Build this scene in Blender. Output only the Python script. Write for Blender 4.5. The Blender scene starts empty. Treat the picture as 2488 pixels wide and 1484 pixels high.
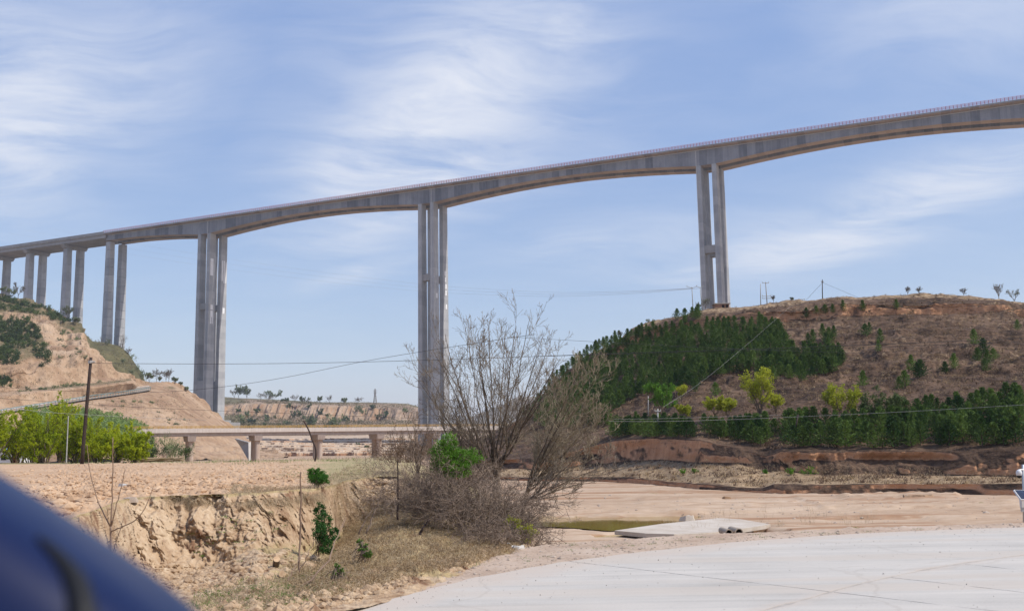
import bpy, math
import numpy as np
from mathutils import Matrix

SC = bpy.context.scene
COL = SC.collection
RNG = np.random.default_rng(11)

# ---------------------------------------------------------------- camera, sky, sun, exposure
EYE = np.array([0.0, 0.0, 2.0])
FPX, CX, CY = 2430.0, 1244.0, 742.0          # focal length and centre, in 2488 px wide picture units
PITCH = math.atan(338.0 / FPX)
ROLL = -0.0175
_F = np.array([0, math.cos(PITCH), math.sin(PITCH)])
_R0 = np.array([1.0, 0, 0])
_U0 = np.array([0, -math.sin(PITCH), math.cos(PITCH)])
_R = math.cos(ROLL) * _R0 + math.sin(ROLL) * _U0
_U = -math.sin(ROLL) * _R0 + math.cos(ROLL) * _U0

cam = bpy.data.cameras.new("camera")
cam.sensor_width = 36.0
cam.lens = FPX / 2488.0 * 36.0
cam.clip_start = 0.02
cam.clip_end = 40000.0
cam.dof.use_dof = True
cam.dof.focus_distance = 90.0
cam.dof.aperture_fstop = 3.6
camo = bpy.data.objects.new("camera", cam)
COL.objects.link(camo)
M = Matrix.Identity(4)
for i in range(3):
    M[i][0] = _R[i]; M[i][1] = _U[i]; M[i][2] = -_F[i]; M[i][3] = EYE[i]
camo.matrix_world = M
SC.camera = camo

# the viaduct runs along D2, T2 points across it, away from the road
D2 = np.array([0.9026, -0.4305]); T2 = np.array([0.4305, 0.9026])
SUN = np.array([0.64 * D2[0] + 0.082 * T2[0], 0.64 * D2[1] + 0.082 * T2[1], 0.77])
SUN /= np.linalg.norm(SUN)
sun = bpy.data.lights.new("sun", 'SUN')
sun.energy = 3.9
sun.angle = math.radians(0.5)
sun.color = (1.0, 0.955, 0.88)
suno = bpy.data.objects.new("sun", sun)
COL.objects.link(suno)
_z = SUN; _x = np.cross([0, 0, 1.0], _z); _x /= np.linalg.norm(_x); _y = np.cross(_z, _x)
M = Matrix.Identity(4)
for i in range(3):
    M[i][0] = _x[i]; M[i][1] = _y[i]; M[i][2] = _z[i]
M[0][3], M[1][3], M[2][3] = 60, -20, 90
suno.matrix_world = M

SC.view_settings.view_transform = 'Standard'
SC.view_settings.look = 'None'
SC.view_settings.gamma = 1.0
SC.view_settings.exposure = 0.10
SC.cycles.max_bounces = 6
SC.cycles.transparent_max_bounces = 8
SC.cycles.volume_bounces = 0

def ray(u, v):
    u = np.asarray(u, float); v = np.asarray(v, float)
    return _F + np.multiply.outer((u - CX) / FPX, _R) - np.multiply.outer((v - CY) / FPX, _U)
def at(u, v, Y):
    """point that the picture shows at (u, v), standing Y metres in front of the road camera"""
    r = ray(u, v)
    return EYE + r * (np.asarray(Y, float) / r[..., 1])[..., None]
def atz(u, v, z):
    """point shown at (u, v) lying on the level z"""
    r = ray(u, v)
    return EYE + r * ((z - EYE[2]) / r[..., 2])[..., None]
def proj(P):
    q = np.asarray(P, float) - EYE
    w = q @ _F
    w = np.where(np.abs(w) < 1e-6, 1e-6, w)
    return CX + FPX * (q @ _R) / w, CY - FPX * (q @ _U) / w

# ---------------------------------------------------------------- node helpers
class NT:
    def __init__(self, tree):
        self.t = tree; tree.nodes.clear()
    def n(self, typ, ins=None, **props):
        nd = self.t.nodes.new(typ)
        for k, v in props.items(): setattr(nd, k, v)
        for k, v in (ins or {}).items():
            s = nd.inputs[k]
            if hasattr(v, 'is_linked') or hasattr(v, 'links'): self.t.links.new(v, s)
            else: s.default_value = v
        return nd
    def m(self, op, a, b=None, c=None, clamp=False):
        nd = self.t.nodes.new('ShaderNodeMath'); nd.operation = op; nd.use_clamp = clamp
        for i, v in enumerate((a, b, c)):
            if v is None: continue
            if hasattr(v, 'links'): self.t.links.new(v, nd.inputs[i])
            else: nd.inputs[i].default_value = v
        return nd.outputs[0]
    def mix(self, f, a, b):
        nd = self.t.nodes.new('ShaderNodeMix'); nd.data_type = 'RGBA'
        for i, v in ((0, f), (6, a), (7, b)):
            if hasattr(v, 'links'): self.t.links.new(v, nd.inputs[i])
            else: nd.inputs[i].default_value = v if i == 0 else (*v[:3], 1)
        return nd.outputs[2]
    def ramp(self, f, stops):
        nd = self.t.nodes.new('ShaderNodeValToRGB')
        self.t.links.new(f, nd.inputs[0])
        e = nd.color_ramp.elements
        while len(e) < len(stops): e.new(0.5)
        for el, (p, c) in zip(e, stops):
            el.position = p
            el.color = (*c, 1) if len(c) == 3 else c
        return nd.outputs[0]
    def noise(self, vec, scale, detail=4, rough=0.55, dist=0.0):
        return self.n('ShaderNodeTexNoise', {'Vector': vec, 'Scale': scale, 'Detail': detail, 'Roughness': rough, 'Distortion': dist}).outputs[0]
    def mapv(self, vec, scale=(1, 1, 1), rot=(0, 0, 0)):
        nd = self.n('ShaderNodeMapping', {'Vector': vec, 'Scale': scale, 'Rotation': rot})
        return nd.outputs[0]
    def sstep(self, x, a, b):
        nd = self.n('ShaderNodeMapRange', {'Value': x, 'From Min': a, 'From Max': b}, interpolation_type='SMOOTHSTEP')
        return nd.outputs[0]

# ---------------------------------------------------------------- sky with thin cirrus
world = bpy.data.worlds.new("World")
SC.world = world
world.use_nodes = True
w = NT(world.node_tree)
sky = w.n('ShaderNodeTexSky', sky_type='NISHITA', sun_disc=False, sun_elevation=math.asin(SUN[2]),
          sun_rotation=math.atan2(SUN[0], SUN[1]), altitude=900.0, air_density=1.0, dust_density=1.6, ozone_density=1.4)
co = w.n('ShaderNodeTexCoord').outputs['Generated']
sep = w.n('ShaderNodeSeparateXYZ', {0: co})
zc = w.m('ADD', w.m('MAXIMUM', sep.outputs[2], 0.0), 0.14)
px = w.m('DIVIDE', sep.outputs[0], zc); py = w.m('DIVIDE', sep.outputs[1], zc)
def sky_xy(u, v):
    r = ray(u, v); r = r / np.linalg.norm(r)
    return np.array([r[0], r[1]]) / (max(r[2], 0) + 0.14)
plane = w.n('ShaderNodeCombineXYZ', {0: px, 1: py, 2: 0.0}).outputs[0]
wob = w.n('ShaderNodeTexNoise', {'Vector': plane, 'Scale': 1.7, 'Detail': 2.0}).outputs[1]
wv = w.n('ShaderNodeVectorMath', {0: wob, 1: (0.5, 0.5, 0.5)}, operation='SUBTRACT').outputs[0]
warp = w.n('ShaderNodeVectorMath', {0: wv, 1: (0.42, 0.42, 0.0)}, operation='MULTIPLY').outputs[0]
pw = w.n('ShaderNodeVectorMath', {0: plane, 1: warp}, operation='ADD').outputs[0]
sp = w.n('ShaderNodeSeparateXYZ', {0: pw})
# cloud banks: centre, end of long axis, end of short axis (as the picture shows them), strength
BANKS = [((1050, 300), (1400, 10), (1190, 385), 0.95), ((1390, 110), (1560, 60), (1420, 200), 0.75),
         ((1020, 395), (1330, 300), (1060, 490), 0.95), ((900, 540), (700, 600), (930, 600), 0.6),
         ((120, 310), (430, 190), (160, 480), 0.85), ((60, 90), (330, 160), (50, 220), 0.6),
         ((2250, 480), (2560, 370), (2270, 530), 0.85), ((1950, 600), (1700, 640), (1970, 650), 0.8),
         ((2350, 60), (2700, 10), (2380, 170), 0.45), ((900, 650), (1000, 620), (905, 675), 0.55),
         ((1500, 600), (1250, 620), (1510, 650), 0.35)]
tot = None
for c, a, b, k in BANKS:
    c0 = sky_xy(*c); A = np.array([sky_xy(*a) - c0, sky_xy(*b) - c0]).T
    I = np.linalg.inv(A)
    dx = w.m('SUBTRACT', sp.outputs[0], float(c0[0])); dy = w.m('SUBTRACT', sp.outputs[1], float(c0[1]))
    e1 = w.m('ADD', w.m('MULTIPLY', dx, float(I[0, 0])), w.m('MULTIPLY', dy, float(I[0, 1])))
    e2 = w.m('ADD', w.m('MULTIPLY', dx, float(I[1, 0])), w.m('MULTIPLY', dy, float(I[1, 1])))
    q = w.m('ADD', w.m('MULTIPLY', e1, e1), w.m('MULTIPLY', e2, e2))
    g = w.m('MULTIPLY', w.m('EXPONENT', w.m('MULTIPLY', q, -0.75)), k)
    tot = g if tot is None else w.m('MAXIMUM', tot, g)
# the same kind of cirrus goes on over the rest of the sky
far = w.sstep(w.noise(plane, 0.55, 3, 0.5), 0.52, 0.75)
front = w.sstep(w.m('DIVIDE', sep.outputs[1], w.m('MAXIMUM', w.m('ABSOLUTE', sep.outputs[0]), 0.01)), 1.2, 1.7)
tot = w.m('MAXIMUM', tot, w.m('MULTIPLY', w.m('MULTIPLY', far, 0.7), w.m('SUBTRACT', 1.0, front)))
fib = w.noise(w.mapv(pw, (1.3, 2.6, 1), (0, 0, -0.5)), 1.6, 8, 0.60, 0.25)
fib2 = w.noise(w.mapv(pw, (1.2, 3.6, 1), (0, 0, -0.75)), 3.4, 8, 0.66, 0.3)
tex = w.m('ADD', w.m('MULTIPLY', fib, 0.65), w.m('MULTIPLY', fib2, 0.35))
cl = w.m('MULTIPLY', tot, w.sstep(tex, 0.24, 0.64))
cl = w.m('ADD', w.m('MULTIPLY', cl, 0.95), w.m('MULTIPLY', w.sstep(tex, 0.35, 0.8), 0.10), clamp=True)
skyc = w.n('ShaderNodeMix', {0: 1.0, 6: sky.outputs[0], 7: (0.97, 0.76, 0.44, 1)}, data_type='RGBA', blend_type='MULTIPLY').outputs[2]
# thin milky air over all of it
veil = w.n('ShaderNodeMix', {0: 1.0, 6: skyc, 7: (0.70, 1.40, 3.75, 1)}, data_type='RGBA', blend_type='ADD').outputs[2]
full = w.mix(cl, veil, (6.2, 6.45, 7.1))
bg = w.n('ShaderNodeBackground', {'Color': full, 'Strength': 0.125})
w.n('ShaderNodeOutputWorld', {'Surface': bg.outputs[0]})

# ---------------------------------------------------------------- mesh helpers
ORG = {}
def mesh_from(name, V, faces, attrs=None, smooth=False, corner=None):
    V = np.asarray(V, np.float32)
    if not isinstance(faces, list): faces = [faces]
    faces = [np.asarray(f, np.int32) for f in faces if len(f)]
    me = bpy.data.meshes.new(name)
    me.vertices.add(len(V)); me.vertices.foreach_set('co', V.ravel())
    tot = np.concatenate([np.full(len(f), f.shape[1], np.int32) for f in faces])
    idx = np.concatenate([f.ravel() for f in faces])
    me.loops.add(len(idx)); me.loops.foreach_set('vertex_index', idx)
    me.polygons.add(len(tot))
    st = np.zeros(len(tot), np.int32); st[1:] = np.cumsum(tot)[:-1]
    me.polygons.foreach_set('loop_start', st)
    me.polygons.foreach_set('loop_total', tot)
    me.polygons.foreach_set('use_smooth', np.full(len(tot), bool(smooth)))
    for k, a in (attrs or {}).items():
        at_ = me.attributes.new(k, 'FLOAT', 'POINT'); at_.data.foreach_set('value', np.asarray(a, np.float32))
    me.update(calc_edges=True)
    return me
def link(o, parent=None):
    COL.objects.link(o)
    if parent is not None: o.parent = parent
    return o
def tag(o, label=None, cat=None, group=None, kind=None):
    if label: o['label'] = label
    if cat: o['category'] = cat
    if group: o['group'] = group
    if kind: o['kind'] = kind
    return o
def empty(name, loc, label=None, cat=None, group=None):
    o = bpy.data.objects.new(name, None)
    o.empty_display_size = 0.2
    o.location = [float(x) for x in loc]; COL.objects.link(o)
    ORG[o.name] = np.array(loc, float)
    return tag(o, label, cat, group)
def obj(name, VF, mat, parent=None, smooth=False, base=None, attrs=None, mesh=None):
    """world-space vertices; the object's origin is its base (or its thing's base)"""
    if mesh is None:
        V, F = VF
        V = np.asarray(V, float)
        org = ORG[parent.name] if parent is not None else (np.array(base, float) if base is not None else
              np.array([V[:, 0].mean(), V[:, 1].mean(), V[:, 2].min()]))
        mesh = mesh_from(name, V - org, F, attrs, smooth)
    else: org = ORG[parent.name] if parent is not None else np.array(base if base is not None else (0, 0, 0), float)
    o = bpy.data.objects.new(name, mesh)
    if mat is not None and not len(mesh.materials): mesh.materials.append(mat)
    if parent is None: o.location = org
    ORG[o.name] = org
    return link(o, parent)
def join(*parts):
    """join (V, F) pairs; F an array or list of arrays"""
    Vs, Fs, n = [], {}, 0
    for V, F in parts:
        if len(V) == 0: continue
        for f in (F if isinstance(F, list) else [F]):
            if len(f): Fs.setdefault(np.shape(f)[1], []).append(np.asarray(f, int) + n)
        Vs.append(np.asarray(V, float)); n += len(V)
    return np.concatenate(Vs), [np.concatenate(x) for x in Fs.values()]
BOXF = np.array([[0, 3, 2, 1], [4, 5, 6, 7], [0, 1, 5, 4], [1, 2, 6, 5], [2, 3, 7, 6], [3, 0, 4, 7]])
def hexa(b, t):
    """solid between two quads (4 points each, same winding)"""
    return np.array(list(b) + list(t), float), BOXF
def box(c, s, ax=None):
    c = np.array(c, float); h = np.array(s, float) / 2
    k = np.array([[-1, -1, -1], [1, -1, -1], [1, 1, -1], [-1, 1, -1], [-1, -1, 1], [1, -1, 1], [1, 1, 1], [-1, 1, 1]]) * h
    if ax is not None: k = k @ np.array(ax, float)
    return c + k, BOXF
def tubes(P, R, sides=3, cap=False):
    """n polylines of k points -> tapered tubes"""
    P = np.asarray(P, float); R = np.asarray(R, float)
    if P.ndim == 2: P = P[None]; R = R[None]
    n, k, _ = P.shape
    T = np.gradient(P, axis=1); T /= np.linalg.norm(T, axis=2, keepdims=True) + 1e-9
    mean = T.mean(1); ref = np.where(np.abs(mean[:, 2:3]) > 0.75, np.array([[1.0, 0.2, 0]]), np.array([[0, 0.1, 1.0]]))
    A = np.cross(T, ref[:, None, :]); A /= np.linalg.norm(A, axis=2, keepdims=True) + 1e-9
    B = np.cross(T, A)
    th = np.arange(sides) * 2 * np.pi / sides
    V = P[:, :, None, :] + R[:, :, None, None] * (np.cos(th)[None, None, :, None] * A[:, :, None, :] + np.sin(th)[None, None, :, None] * B[:, :, None, :])
    i = np.arange(n)[:, None, None] * k * sides; j = np.arange(k - 1)[None, :, None] * sides; s = np.arange(sides)[None, None, :]
    s2 = (s + 1) % sides
    F = np.stack([i + j + s, i + j + s2, i + j + sides + s2, i + j + sides + s], -1).reshape(-1, 4)
    V = V.reshape(-1, 3)
    if cap and sides > 2:
        c0 = (np.arange(n) * k * sides)[:, None] + np.arange(sides)[::-1][None]
        c1 = (np.arange(n) * k * sides + (k - 1) * sides)[:, None] + np.arange(sides)[None]
        return V, ([F, c0, c1] if sides != 4 else [np.concatenate([F, c0, c1])])
    return V, F
def unit2(a): return a / np.linalg.norm(a)
def polyline(pts, n):
    pts = np.asarray(pts, float); d = np.r_[0, np.cumsum(np.linalg.norm(np.diff(pts, axis=0), axis=1))]
    s = np.linspace(0, d[-1], n)
    return np.stack([np.interp(s, d, pts[:, i]) for i in range(3)], 1)
def bez(pts, n):
    """smooth curve through points"""
    pts = np.asarray(pts, float)
    q = polyline(pts, n)
    for _ in range(max(2, n // 6)):
        q[1:-1] = 0.25 * q[:-2] + 0.5 * q[1:-1] + 0.25 * q[2:]
    return q

# ---------------------------------------------------------------- noise
_PERM = np.random.default_rng(5).permutation(512).astype(np.int64)
_GR = np.random.default_rng(6).normal(size=(512, 3)); _GR /= np.linalg.norm(_GR, axis=1, keepdims=True)
def pnoise(P):
    P = np.asarray(P, float); sh = P.shape[:-1]; P = P.reshape(-1, 3)
    I = np.floor(P).astype(np.int64); f = P - I
    w_ = f * f * f * (f * (f * 6 - 15) + 10)
    out = np.zeros(len(P))
    for dx in (0, 1):
        for dy in (0, 1):
            for dz in (0, 1):
                h = _PERM[(_PERM[(_PERM[(I[:, 0] + dx) & 511] + I[:, 1] + dy) & 511] + I[:, 2] + dz) & 511]
                g = np.einsum('ij,ij->i', _GR[h], f - np.array([dx, dy, dz]))
                wt = (w_[:, 0] if dx else 1 - w_[:, 0]) * (w_[:, 1] if dy else 1 - w_[:, 1]) * (w_[:, 2] if dz else 1 - w_[:, 2])
                out += g * wt
    return (out * 1.5).reshape(sh)
def fbm(P, sc, octs=4, gain=0.5, ridged=False):
    P = np.asarray(P, float) * np.asarray(sc, float); a = 1.0; o = 0; t = 0
    for i in range(octs):
        n_ = pnoise(P + 17.3 * i)
        o = o + a * ((1 - 2 * np.abs(n_)) if ridged else n_); t += a; a *= gain; P = P * 2.03
    return o / t

def inpoly(u, v, poly):
    u = np.asarray(u); v = np.asarray(v); r = np.zeros(u.shape, bool); p = np.asarray(poly, float); j = len(p) - 1
    for i in range(len(p)):
        c = ((p[i, 1] > v) != (p[j, 1] > v)) & (u < (p[j, 0] - p[i, 0]) * (v - p[i, 1]) / (p[j, 1] - p[i, 1] + 1e-12) + p[i, 0])
        r ^= c; j = i
    return r
def poly_mask(u, v, poly, soft):
    """1 inside, fading out over soft units"""
    u = np.asarray(u, float); v = np.asarray(v, float); p = np.asarray(poly, float)
    ins = inpoly(u, v, poly); d = np.full(u.shape, 1e9)
    for i in range(len(p)):
        a = p[i]; b = p[(i + 1) % len(p)]; e = b - a
        t = np.clip(((u - a[0]) * e[0] + (v - a[1]) * e[1]) / (e @ e + 1e-9), 0, 1)
        d = np.minimum(d, np.hypot(u - a[0] - t * e[0], v - a[1] - t * e[1]))
    d = np.where(ins, d, -d)
    return np.clip(0.5 + d / soft, 0, 1)

# ---------------------------------------------------------------- terrain sheets
class Patch: pass
def patch(rows, us, subs, smooth=0):
    """loft through contour rows [(u, v, distance), ...]"""
    rs = []
    for row in rows:
        r = np.array(row, float)
        v = np.interp(us, r[:, 0], r[:, 1]); Z = np.interp(us, r[:, 0], r[:, 2])
        rs.append(at(us, v, Z))
    return loft(rs, subs, smooth)
def loft(rs, subs, smooth=0):
    out = [rs[0][None]]
    lev = [np.zeros(1)]
    for i, s in enumerate(subs):
        t = (np.arange(1, s + 1) / s)[:, None, None]
        out.append(rs[i][None] * (1 - t) + rs[i + 1][None] * t)
        lev.append(i + t[:, 0, 0])
    p = Patch(); p.P = np.concatenate(out); p.lev = np.concatenate(lev)[:, None] * np.ones(p.P.shape[1])[None]
    for _ in range(smooth):
        q = p.P
        q[1:-1] = 0.25 * q[:-2] + 0.5 * q[1:-1] + 0.25 * q[2:]
        q[:, 1:-1] = 0.25 * q[:, :-2] + 0.5 * q[:, 1:-1] + 0.25 * q[:, 2:]
    return p
def back_row(row, dist, dz):
    """the land behind a skyline: straight on along the line of sight, so it stays hidden"""
    k = (row[:, 1] + dist) / row[:, 1]
    b = row.copy(); b[:, 0] *= k; b[:, 1] *= k; b[:, 2] += dz
    return b
def pnormal(P):
    n = np.cross(np.gradient(P, axis=1), np.gradient(P, axis=0))
    n /= np.linalg.norm(n, axis=2, keepdims=True) + 1e-9
    return np.where(n[..., 2:3] < -0.05, -n, n)
def gridf(nr, nc):
    a = (np.arange(nr - 1)[:, None] * nc + np.arange(nc - 1)[None]).ravel()
    return np.stack([a, a + 1, a + nc + 1, a + nc], 1)
def patch_obj(name, p, mat, attrs=None, parent=None):
    nr, nc, _ = p.P.shape
    at_ = {k: a.ravel() for k, a in (attrs or {}).items()}
    o = obj(name, (p.P.reshape(-1, 3), gridf(nr, nc)), mat, smooth=True, attrs=at_, parent=parent, base=(0, 0, 0))
    if parent is None: o['kind'] = 'structure'
    p.u, p.v = proj(p.P); p.N = pnormal(p.P)
    return o
def on_patch(p, u, v):
    """grid points of a sheet seen nearest to (u, v)"""
    U = p.u.ravel(); V = p.v.ravel(); Pf = p.P.reshape(-1, 3)
    out = []
    for a, b in zip(np.atleast_1d(u), np.atleast_1d(v)):
        d = (U - a) ** 2 + (V - b) ** 2
        i = np.where(d < d.min() + 4)[0]
        out.append(Pf[i[np.argmin(Pf[i, 1])]])
    return np.array(out)
def pts_in(poly, n, rng, mind=0):
    p = np.array(poly, float); lo = p.min(0); hi = p.max(0); res = np.zeros((0, 2)); tries = 0
    while len(res) < n and tries < 400:
        q = rng.uniform(lo, hi, (max(64, n), 2)); q = q[inpoly(q[:, 0], q[:, 1], poly)]
        if mind <= 0: res = np.concatenate([res, q])
        else:
            for x in q:
                if len(res) == 0 or np.min(np.hypot((res[:, 0] - x[0]), (res[:, 1] - x[1]) * 1.6)) > mind: res = np.concatenate([res, x[None]])
                if len(res) >= n: break
        tries += 1
    return res[:n]
# ---------------------------------------------------------------- materials
MATS = {}
def newmat(name):
    m = bpy.data.materials.new(name); m.use_nodes = True
    MATS[name] = m
    return m, NT(m.node_tree)
def finish(t, col, rough=0.9, bump=None, bstr=0.3, bdist=0.1, metal=0.0, spec=0.25, transl=0.0, tcol=None):
    ins = {'Base Color': col if hasattr(col, 'links') else (*col, 1), 'Roughness': rough, 'Metallic': metal, 'Specular IOR Level': spec}
    b = t.n('ShaderNodeBsdfPrincipled', ins)
    if bump is not None:
        bn = t.n('ShaderNodeBump', {'Height': bump, 'Strength': bstr, 'Distance': bdist})
        t.t.links.new(bn.outputs[0], b.inputs['Normal'])
    sh = b.outputs[0]
    if transl > 0:
        tr = t.n('ShaderNodeBsdfTranslucent', {'Color': tcol if tcol is not None else (col if hasattr(col, 'links') else (*col, 1))})
        sh = t.n('ShaderNodeMixShader', {0: transl, 1: sh, 2: tr.outputs[0]}).outputs[0]
    t.n('ShaderNodeOutputMaterial', {'Surface': sh})
def plain(name, c1, c2=None, scale=5.0, rough=0.8, metal=0.0, spec=0.3, bump=0.0, coord='pos', bdist=0.01):
    m, t = newmat(name)
    vec = t.n('ShaderNodeNewGeometry').outputs['Position'] if coord == 'pos' else t.n('ShaderNodeTexCoord').outputs['Object']
    nz = t.noise(vec, scale, 5, 0.6)
    if c2 is None: c2 = tuple(x * 0.75 for x in c1)
    col = t.ramp(nz, [(0.3, c2), (0.7, c1)])
    finish(t, col, rough, nz if bump else None, bump, bdist, metal, spec)
    return m
def leafy(name, c1, c2, tr=0.3, scale=0.8, rnd=0.35, span=0.2):
    m, t = newmat(name)
    vec = t.n('ShaderNodeNewGeometry').outputs['Position']
    nz = t.noise(vec, scale, 3, 0.6); fz = t.noise(vec, scale * 14, 2, 0.6)
    f = t.m('ADD', t.m('MULTIPLY', nz, 0.6), t.m('MULTIPLY', fz, 0.4))
    if rnd: f = t.m('ADD', f, t.m('MULTIPLY', t.m('SUBTRACT', t.n('ShaderNodeObjectInfo').outputs['Random'], 0.5), rnd))
    col = t.ramp(f, [(0.5 - span, c2), (0.5 + span, c1)])
    finish(t, col, 0.65, spec=0.2, transl=tr)
    return m
def ground(name, stops, scale=1.0, fine=12.0, rel=(1, 1, 1), bstr=0.6, bdist=0.05, steep=None, st=(0.45, 0.75), grass=None, gscale=2.0, spots=None, streak=None):
    """earth: ramp over two scales of noise, another tone on steep faces, 'grass' attribute brings in plants' colour"""
    m, t = newmat(name)
    geo = t.n('ShaderNodeNewGeometry'); vec = t.mapv(geo.outputs['Position'], rel)
    a = t.noise(vec, scale, 6, 0.6, 0.3); b = t.noise(vec, fine, 4, 0.65)
    f = t.m('ADD', t.m('MULTIPLY', a, 0.55), t.m('MULTIPLY', b, 0.45))
    col = t.ramp(f, stops)
    if steep:
        nz = t.n('ShaderNodeSeparateXYZ', {0: geo.outputs['Normal']}).outputs[2]
        k = t.sstep(t.m('ADD', nz, t.m('MULTIPLY', t.m('SUBTRACT', a, 0.5), 0.4)), st[1], st[0])
        sc = t.ramp(t.m('ADD', t.m('MULTIPLY', t.noise(t.mapv(geo.outputs['Position'], (1, 1, 0.25)), fine * 0.5, 5, 0.6), 0.6), t.m('MULTIPLY', a, 0.4)), steep)
        k = t.m('MULTIPLY', k, t.sstep(t.noise(geo.outputs['Position'], scale * 3.0, 5, 0.65), 0.30, 0.46))
        col = t.mix(k, col, sc)
    if streak:
        sn = t.noise(t.mapv(geo.outputs['Position'], streak[0]), streak[1], 5, 0.6, 0.4)
        col = t.mix(t.sstep(sn, streak[3], streak[4]), col, streak[2])
    if grass:
        ga = t.n('ShaderNodeAttribute', attribute_name='grass').outputs['Fac']
        gn = t.noise(geo.outputs['Position'], gscale, 5, 0.65)
        gc = t.ramp(gn, grass)
        k = t.sstep(t.m('ADD', ga, t.m('SUBTRACT', gn, 0.5)), 0.35, 0.65)
        col = t.mix(k, col, gc)
    if spots:
        sp_ = t.sstep(t.noise(geo.outputs['Position'], spots[0], 4, 0.7), spots[1], spots[2])
        col = t.mix(sp_, col, spots[3])
    finish(t, col, 0.95, f, bstr, bdist, spec=0.15)
    return m

# earth
M_SAND = ground("river_sand", [(0.34, (0.30, 0.19, 0.12)), (0.48, (0.43, 0.305, 0.208)), (0.64, (0.535, 0.41, 0.30))], 0.16, 2.2, (0.5, 1.2, 1), 0.35, 0.03,
                steep=[(0.3, (0.191, 0.090, 0.046)), (0.7, (0.313, 0.164, 0.092))], st=(0.72, 0.93),
                streak=((0.05, 0.55, 1), 1.0, (0.33, 0.195, 0.115), 0.51, 0.63), spots=(0.55, 0.66, 0.74, (0.261, 0.198, 0.101)))
M_FIELD = ground("ploughed_soil", [(0.33, (0.294, 0.171, 0.095)), (0.47, (0.473, 0.314, 0.196)), (0.68, (0.588, 0.424, 0.286))], 0.5, 7.0, (1, 1, 1), 0.9, 0.05,
                 grass=[(0.3, (0.210, 0.187, 0.078)), (0.55, (0.399, 0.319, 0.179)), (0.75, (0.525, 0.418, 0.269))], gscale=3.0)
M_CLIFF = ground("eroded_earth", [(0.35, (0.190, 0.111, 0.060)), (0.47, (0.399, 0.277, 0.174)), (0.64, (0.541, 0.416, 0.283))], 1.2, 9.0, (1, 1, 0.6), 1.0, 0.08,
                 grass=[(0.3, (0.209, 0.154, 0.079)), (0.55, (0.379, 0.288, 0.154)), (0.75, (0.474, 0.380, 0.219))], gscale=9.0,
                 spots=(1.6, 0.54, 0.68, (0.20, 0.112, 0.066)))
M_HILL = ground("dry_hillside", [(0.38, (0.030, 0.020, 0.015)), (0.49, (0.090, 0.056, 0.038)), (0.62, (0.175, 0.112, 0.073)), (0.72, (0.26, 0.175, 0.115))], 0.16, 1.7, (0.7, 1, 1.5), 1.0, 0.55,
                steep=[(0.35, (0.42, 0.205, 0.108)), (0.65, (0.66, 0.37, 0.21))], st=(0.28, 0.52),
                grass=[(0.3, (0.19, 0.125, 0.074)), (0.7, (0.42, 0.305, 0.19))], gscale=1.2)
M_CUT = ground("loess_cutting", [(0.36, (0.234, 0.143, 0.086)), (0.5, (0.374, 0.252, 0.162)), (0.66, (0.470, 0.342, 0.236))], 0.03, 0.30, (1, 1, 0.45), 1.0, 2.2,
               streak=((1, 1, 0.12), 0.10, (0.261, 0.166, 0.106), 0.54, 0.66),
               grass=[(0.3, (0.056, 0.067, 0.029)), (0.5, (0.147, 0.118, 0.064)), (0.75, (0.252, 0.190, 0.118))], gscale=0.16)
M_SPUR = ground("spur_slope", [(0.32, (0.055, 0.045, 0.032)), (0.5, (0.115, 0.105, 0.048)), (0.7, (0.21, 0.165, 0.09))], 0.05, 0.3, (1, 1, 1), 0.8, 1.0)
M_PLATEAU = ground("far_plateau", [(0.36, (0.13, 0.095, 0.065)), (0.5, (0.28, 0.195, 0.135)), (0.64, (0.42, 0.31, 0.22))], 0.02, 0.14, (1, 1, 0.5), 1.0, 5.0,
                   steep=[(0.36, (0.23, 0.13, 0.08)), (0.62, (0.47, 0.31, 0.20))], st=(0.35, 0.75),
                   grass=[(0.3, (0.09, 0.09, 0.045)), (0.7, (0.24, 0.19, 0.12))], gscale=0.03)
M_LEDGE = ground("river_ledges", [(0.34, (0.34, 0.245, 0.17)), (0.5, (0.47, 0.355, 0.255)), (0.68, (0.56, 0.44, 0.33))], 0.05, 0.4, (1, 1, 1), 0.8, 0.6,
                 steep=[(0.35, (0.22, 0.115, 0.065)), (0.65, (0.40, 0.235, 0.145))], st=(0.45, 0.8))
M_RIDGE = ground("far_ridge", [(0.3, (0.16, 0.14, 0.11)), (0.7, (0.26, 0.21, 0.16))], 0.01, 0.05)
M_SHOULDER = ground("gravel_shoulder", [(0.32, (0.285, 0.196, 0.140)), (0.5, (0.446, 0.338, 0.255)), (0.7, (0.541, 0.441, 0.360))], 0.6, 14.0, (1, 1, 1), 0.7, 0.02,
                    spots=(24.0, 0.63, 0.72, (0.285, 0.265, 0.240)))
# dusty concrete of the road
m, t = newmat("dusty_concrete")
geo = t.n('ShaderNodeNewGeometry').outputs['Position']
ang = math.atan2(0.30, 1.0)
st_ = t.noise(t.mapv(geo, (0.10, 2.3, 1), (0, 0, -ang)), 1.0, 6, 0.6, 0.7)
st2 = t.noise(t.mapv(geo, (0.35, 7.0, 1), (0, 0, -ang)), 1.0, 4, 0.65, 0.9)
bl = t.noise(geo, 0.45, 5, 0.6); fn = t.noise(geo, 30.0, 3, 0.7)
f = t.m('ADD', t.m('ADD', t.m('MULTIPLY', st_, 0.34), t.m('MULTIPLY', st2, 0.16)), t.m('ADD', t.m('MULTIPLY', bl, 0.28), t.m('MULTIPLY', fn, 0.22)))
col = t.ramp(f, [(0.34, (0.345, 0.318, 0.282)), (0.47, (0.465, 0.436, 0.394)), (0.60, (0.545, 0.505, 0.452)), (0.72, (0.565, 0.495, 0.415))])
edge = t.n('ShaderNodeAttribute', attribute_name='dust').outputs['Fac']
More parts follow.
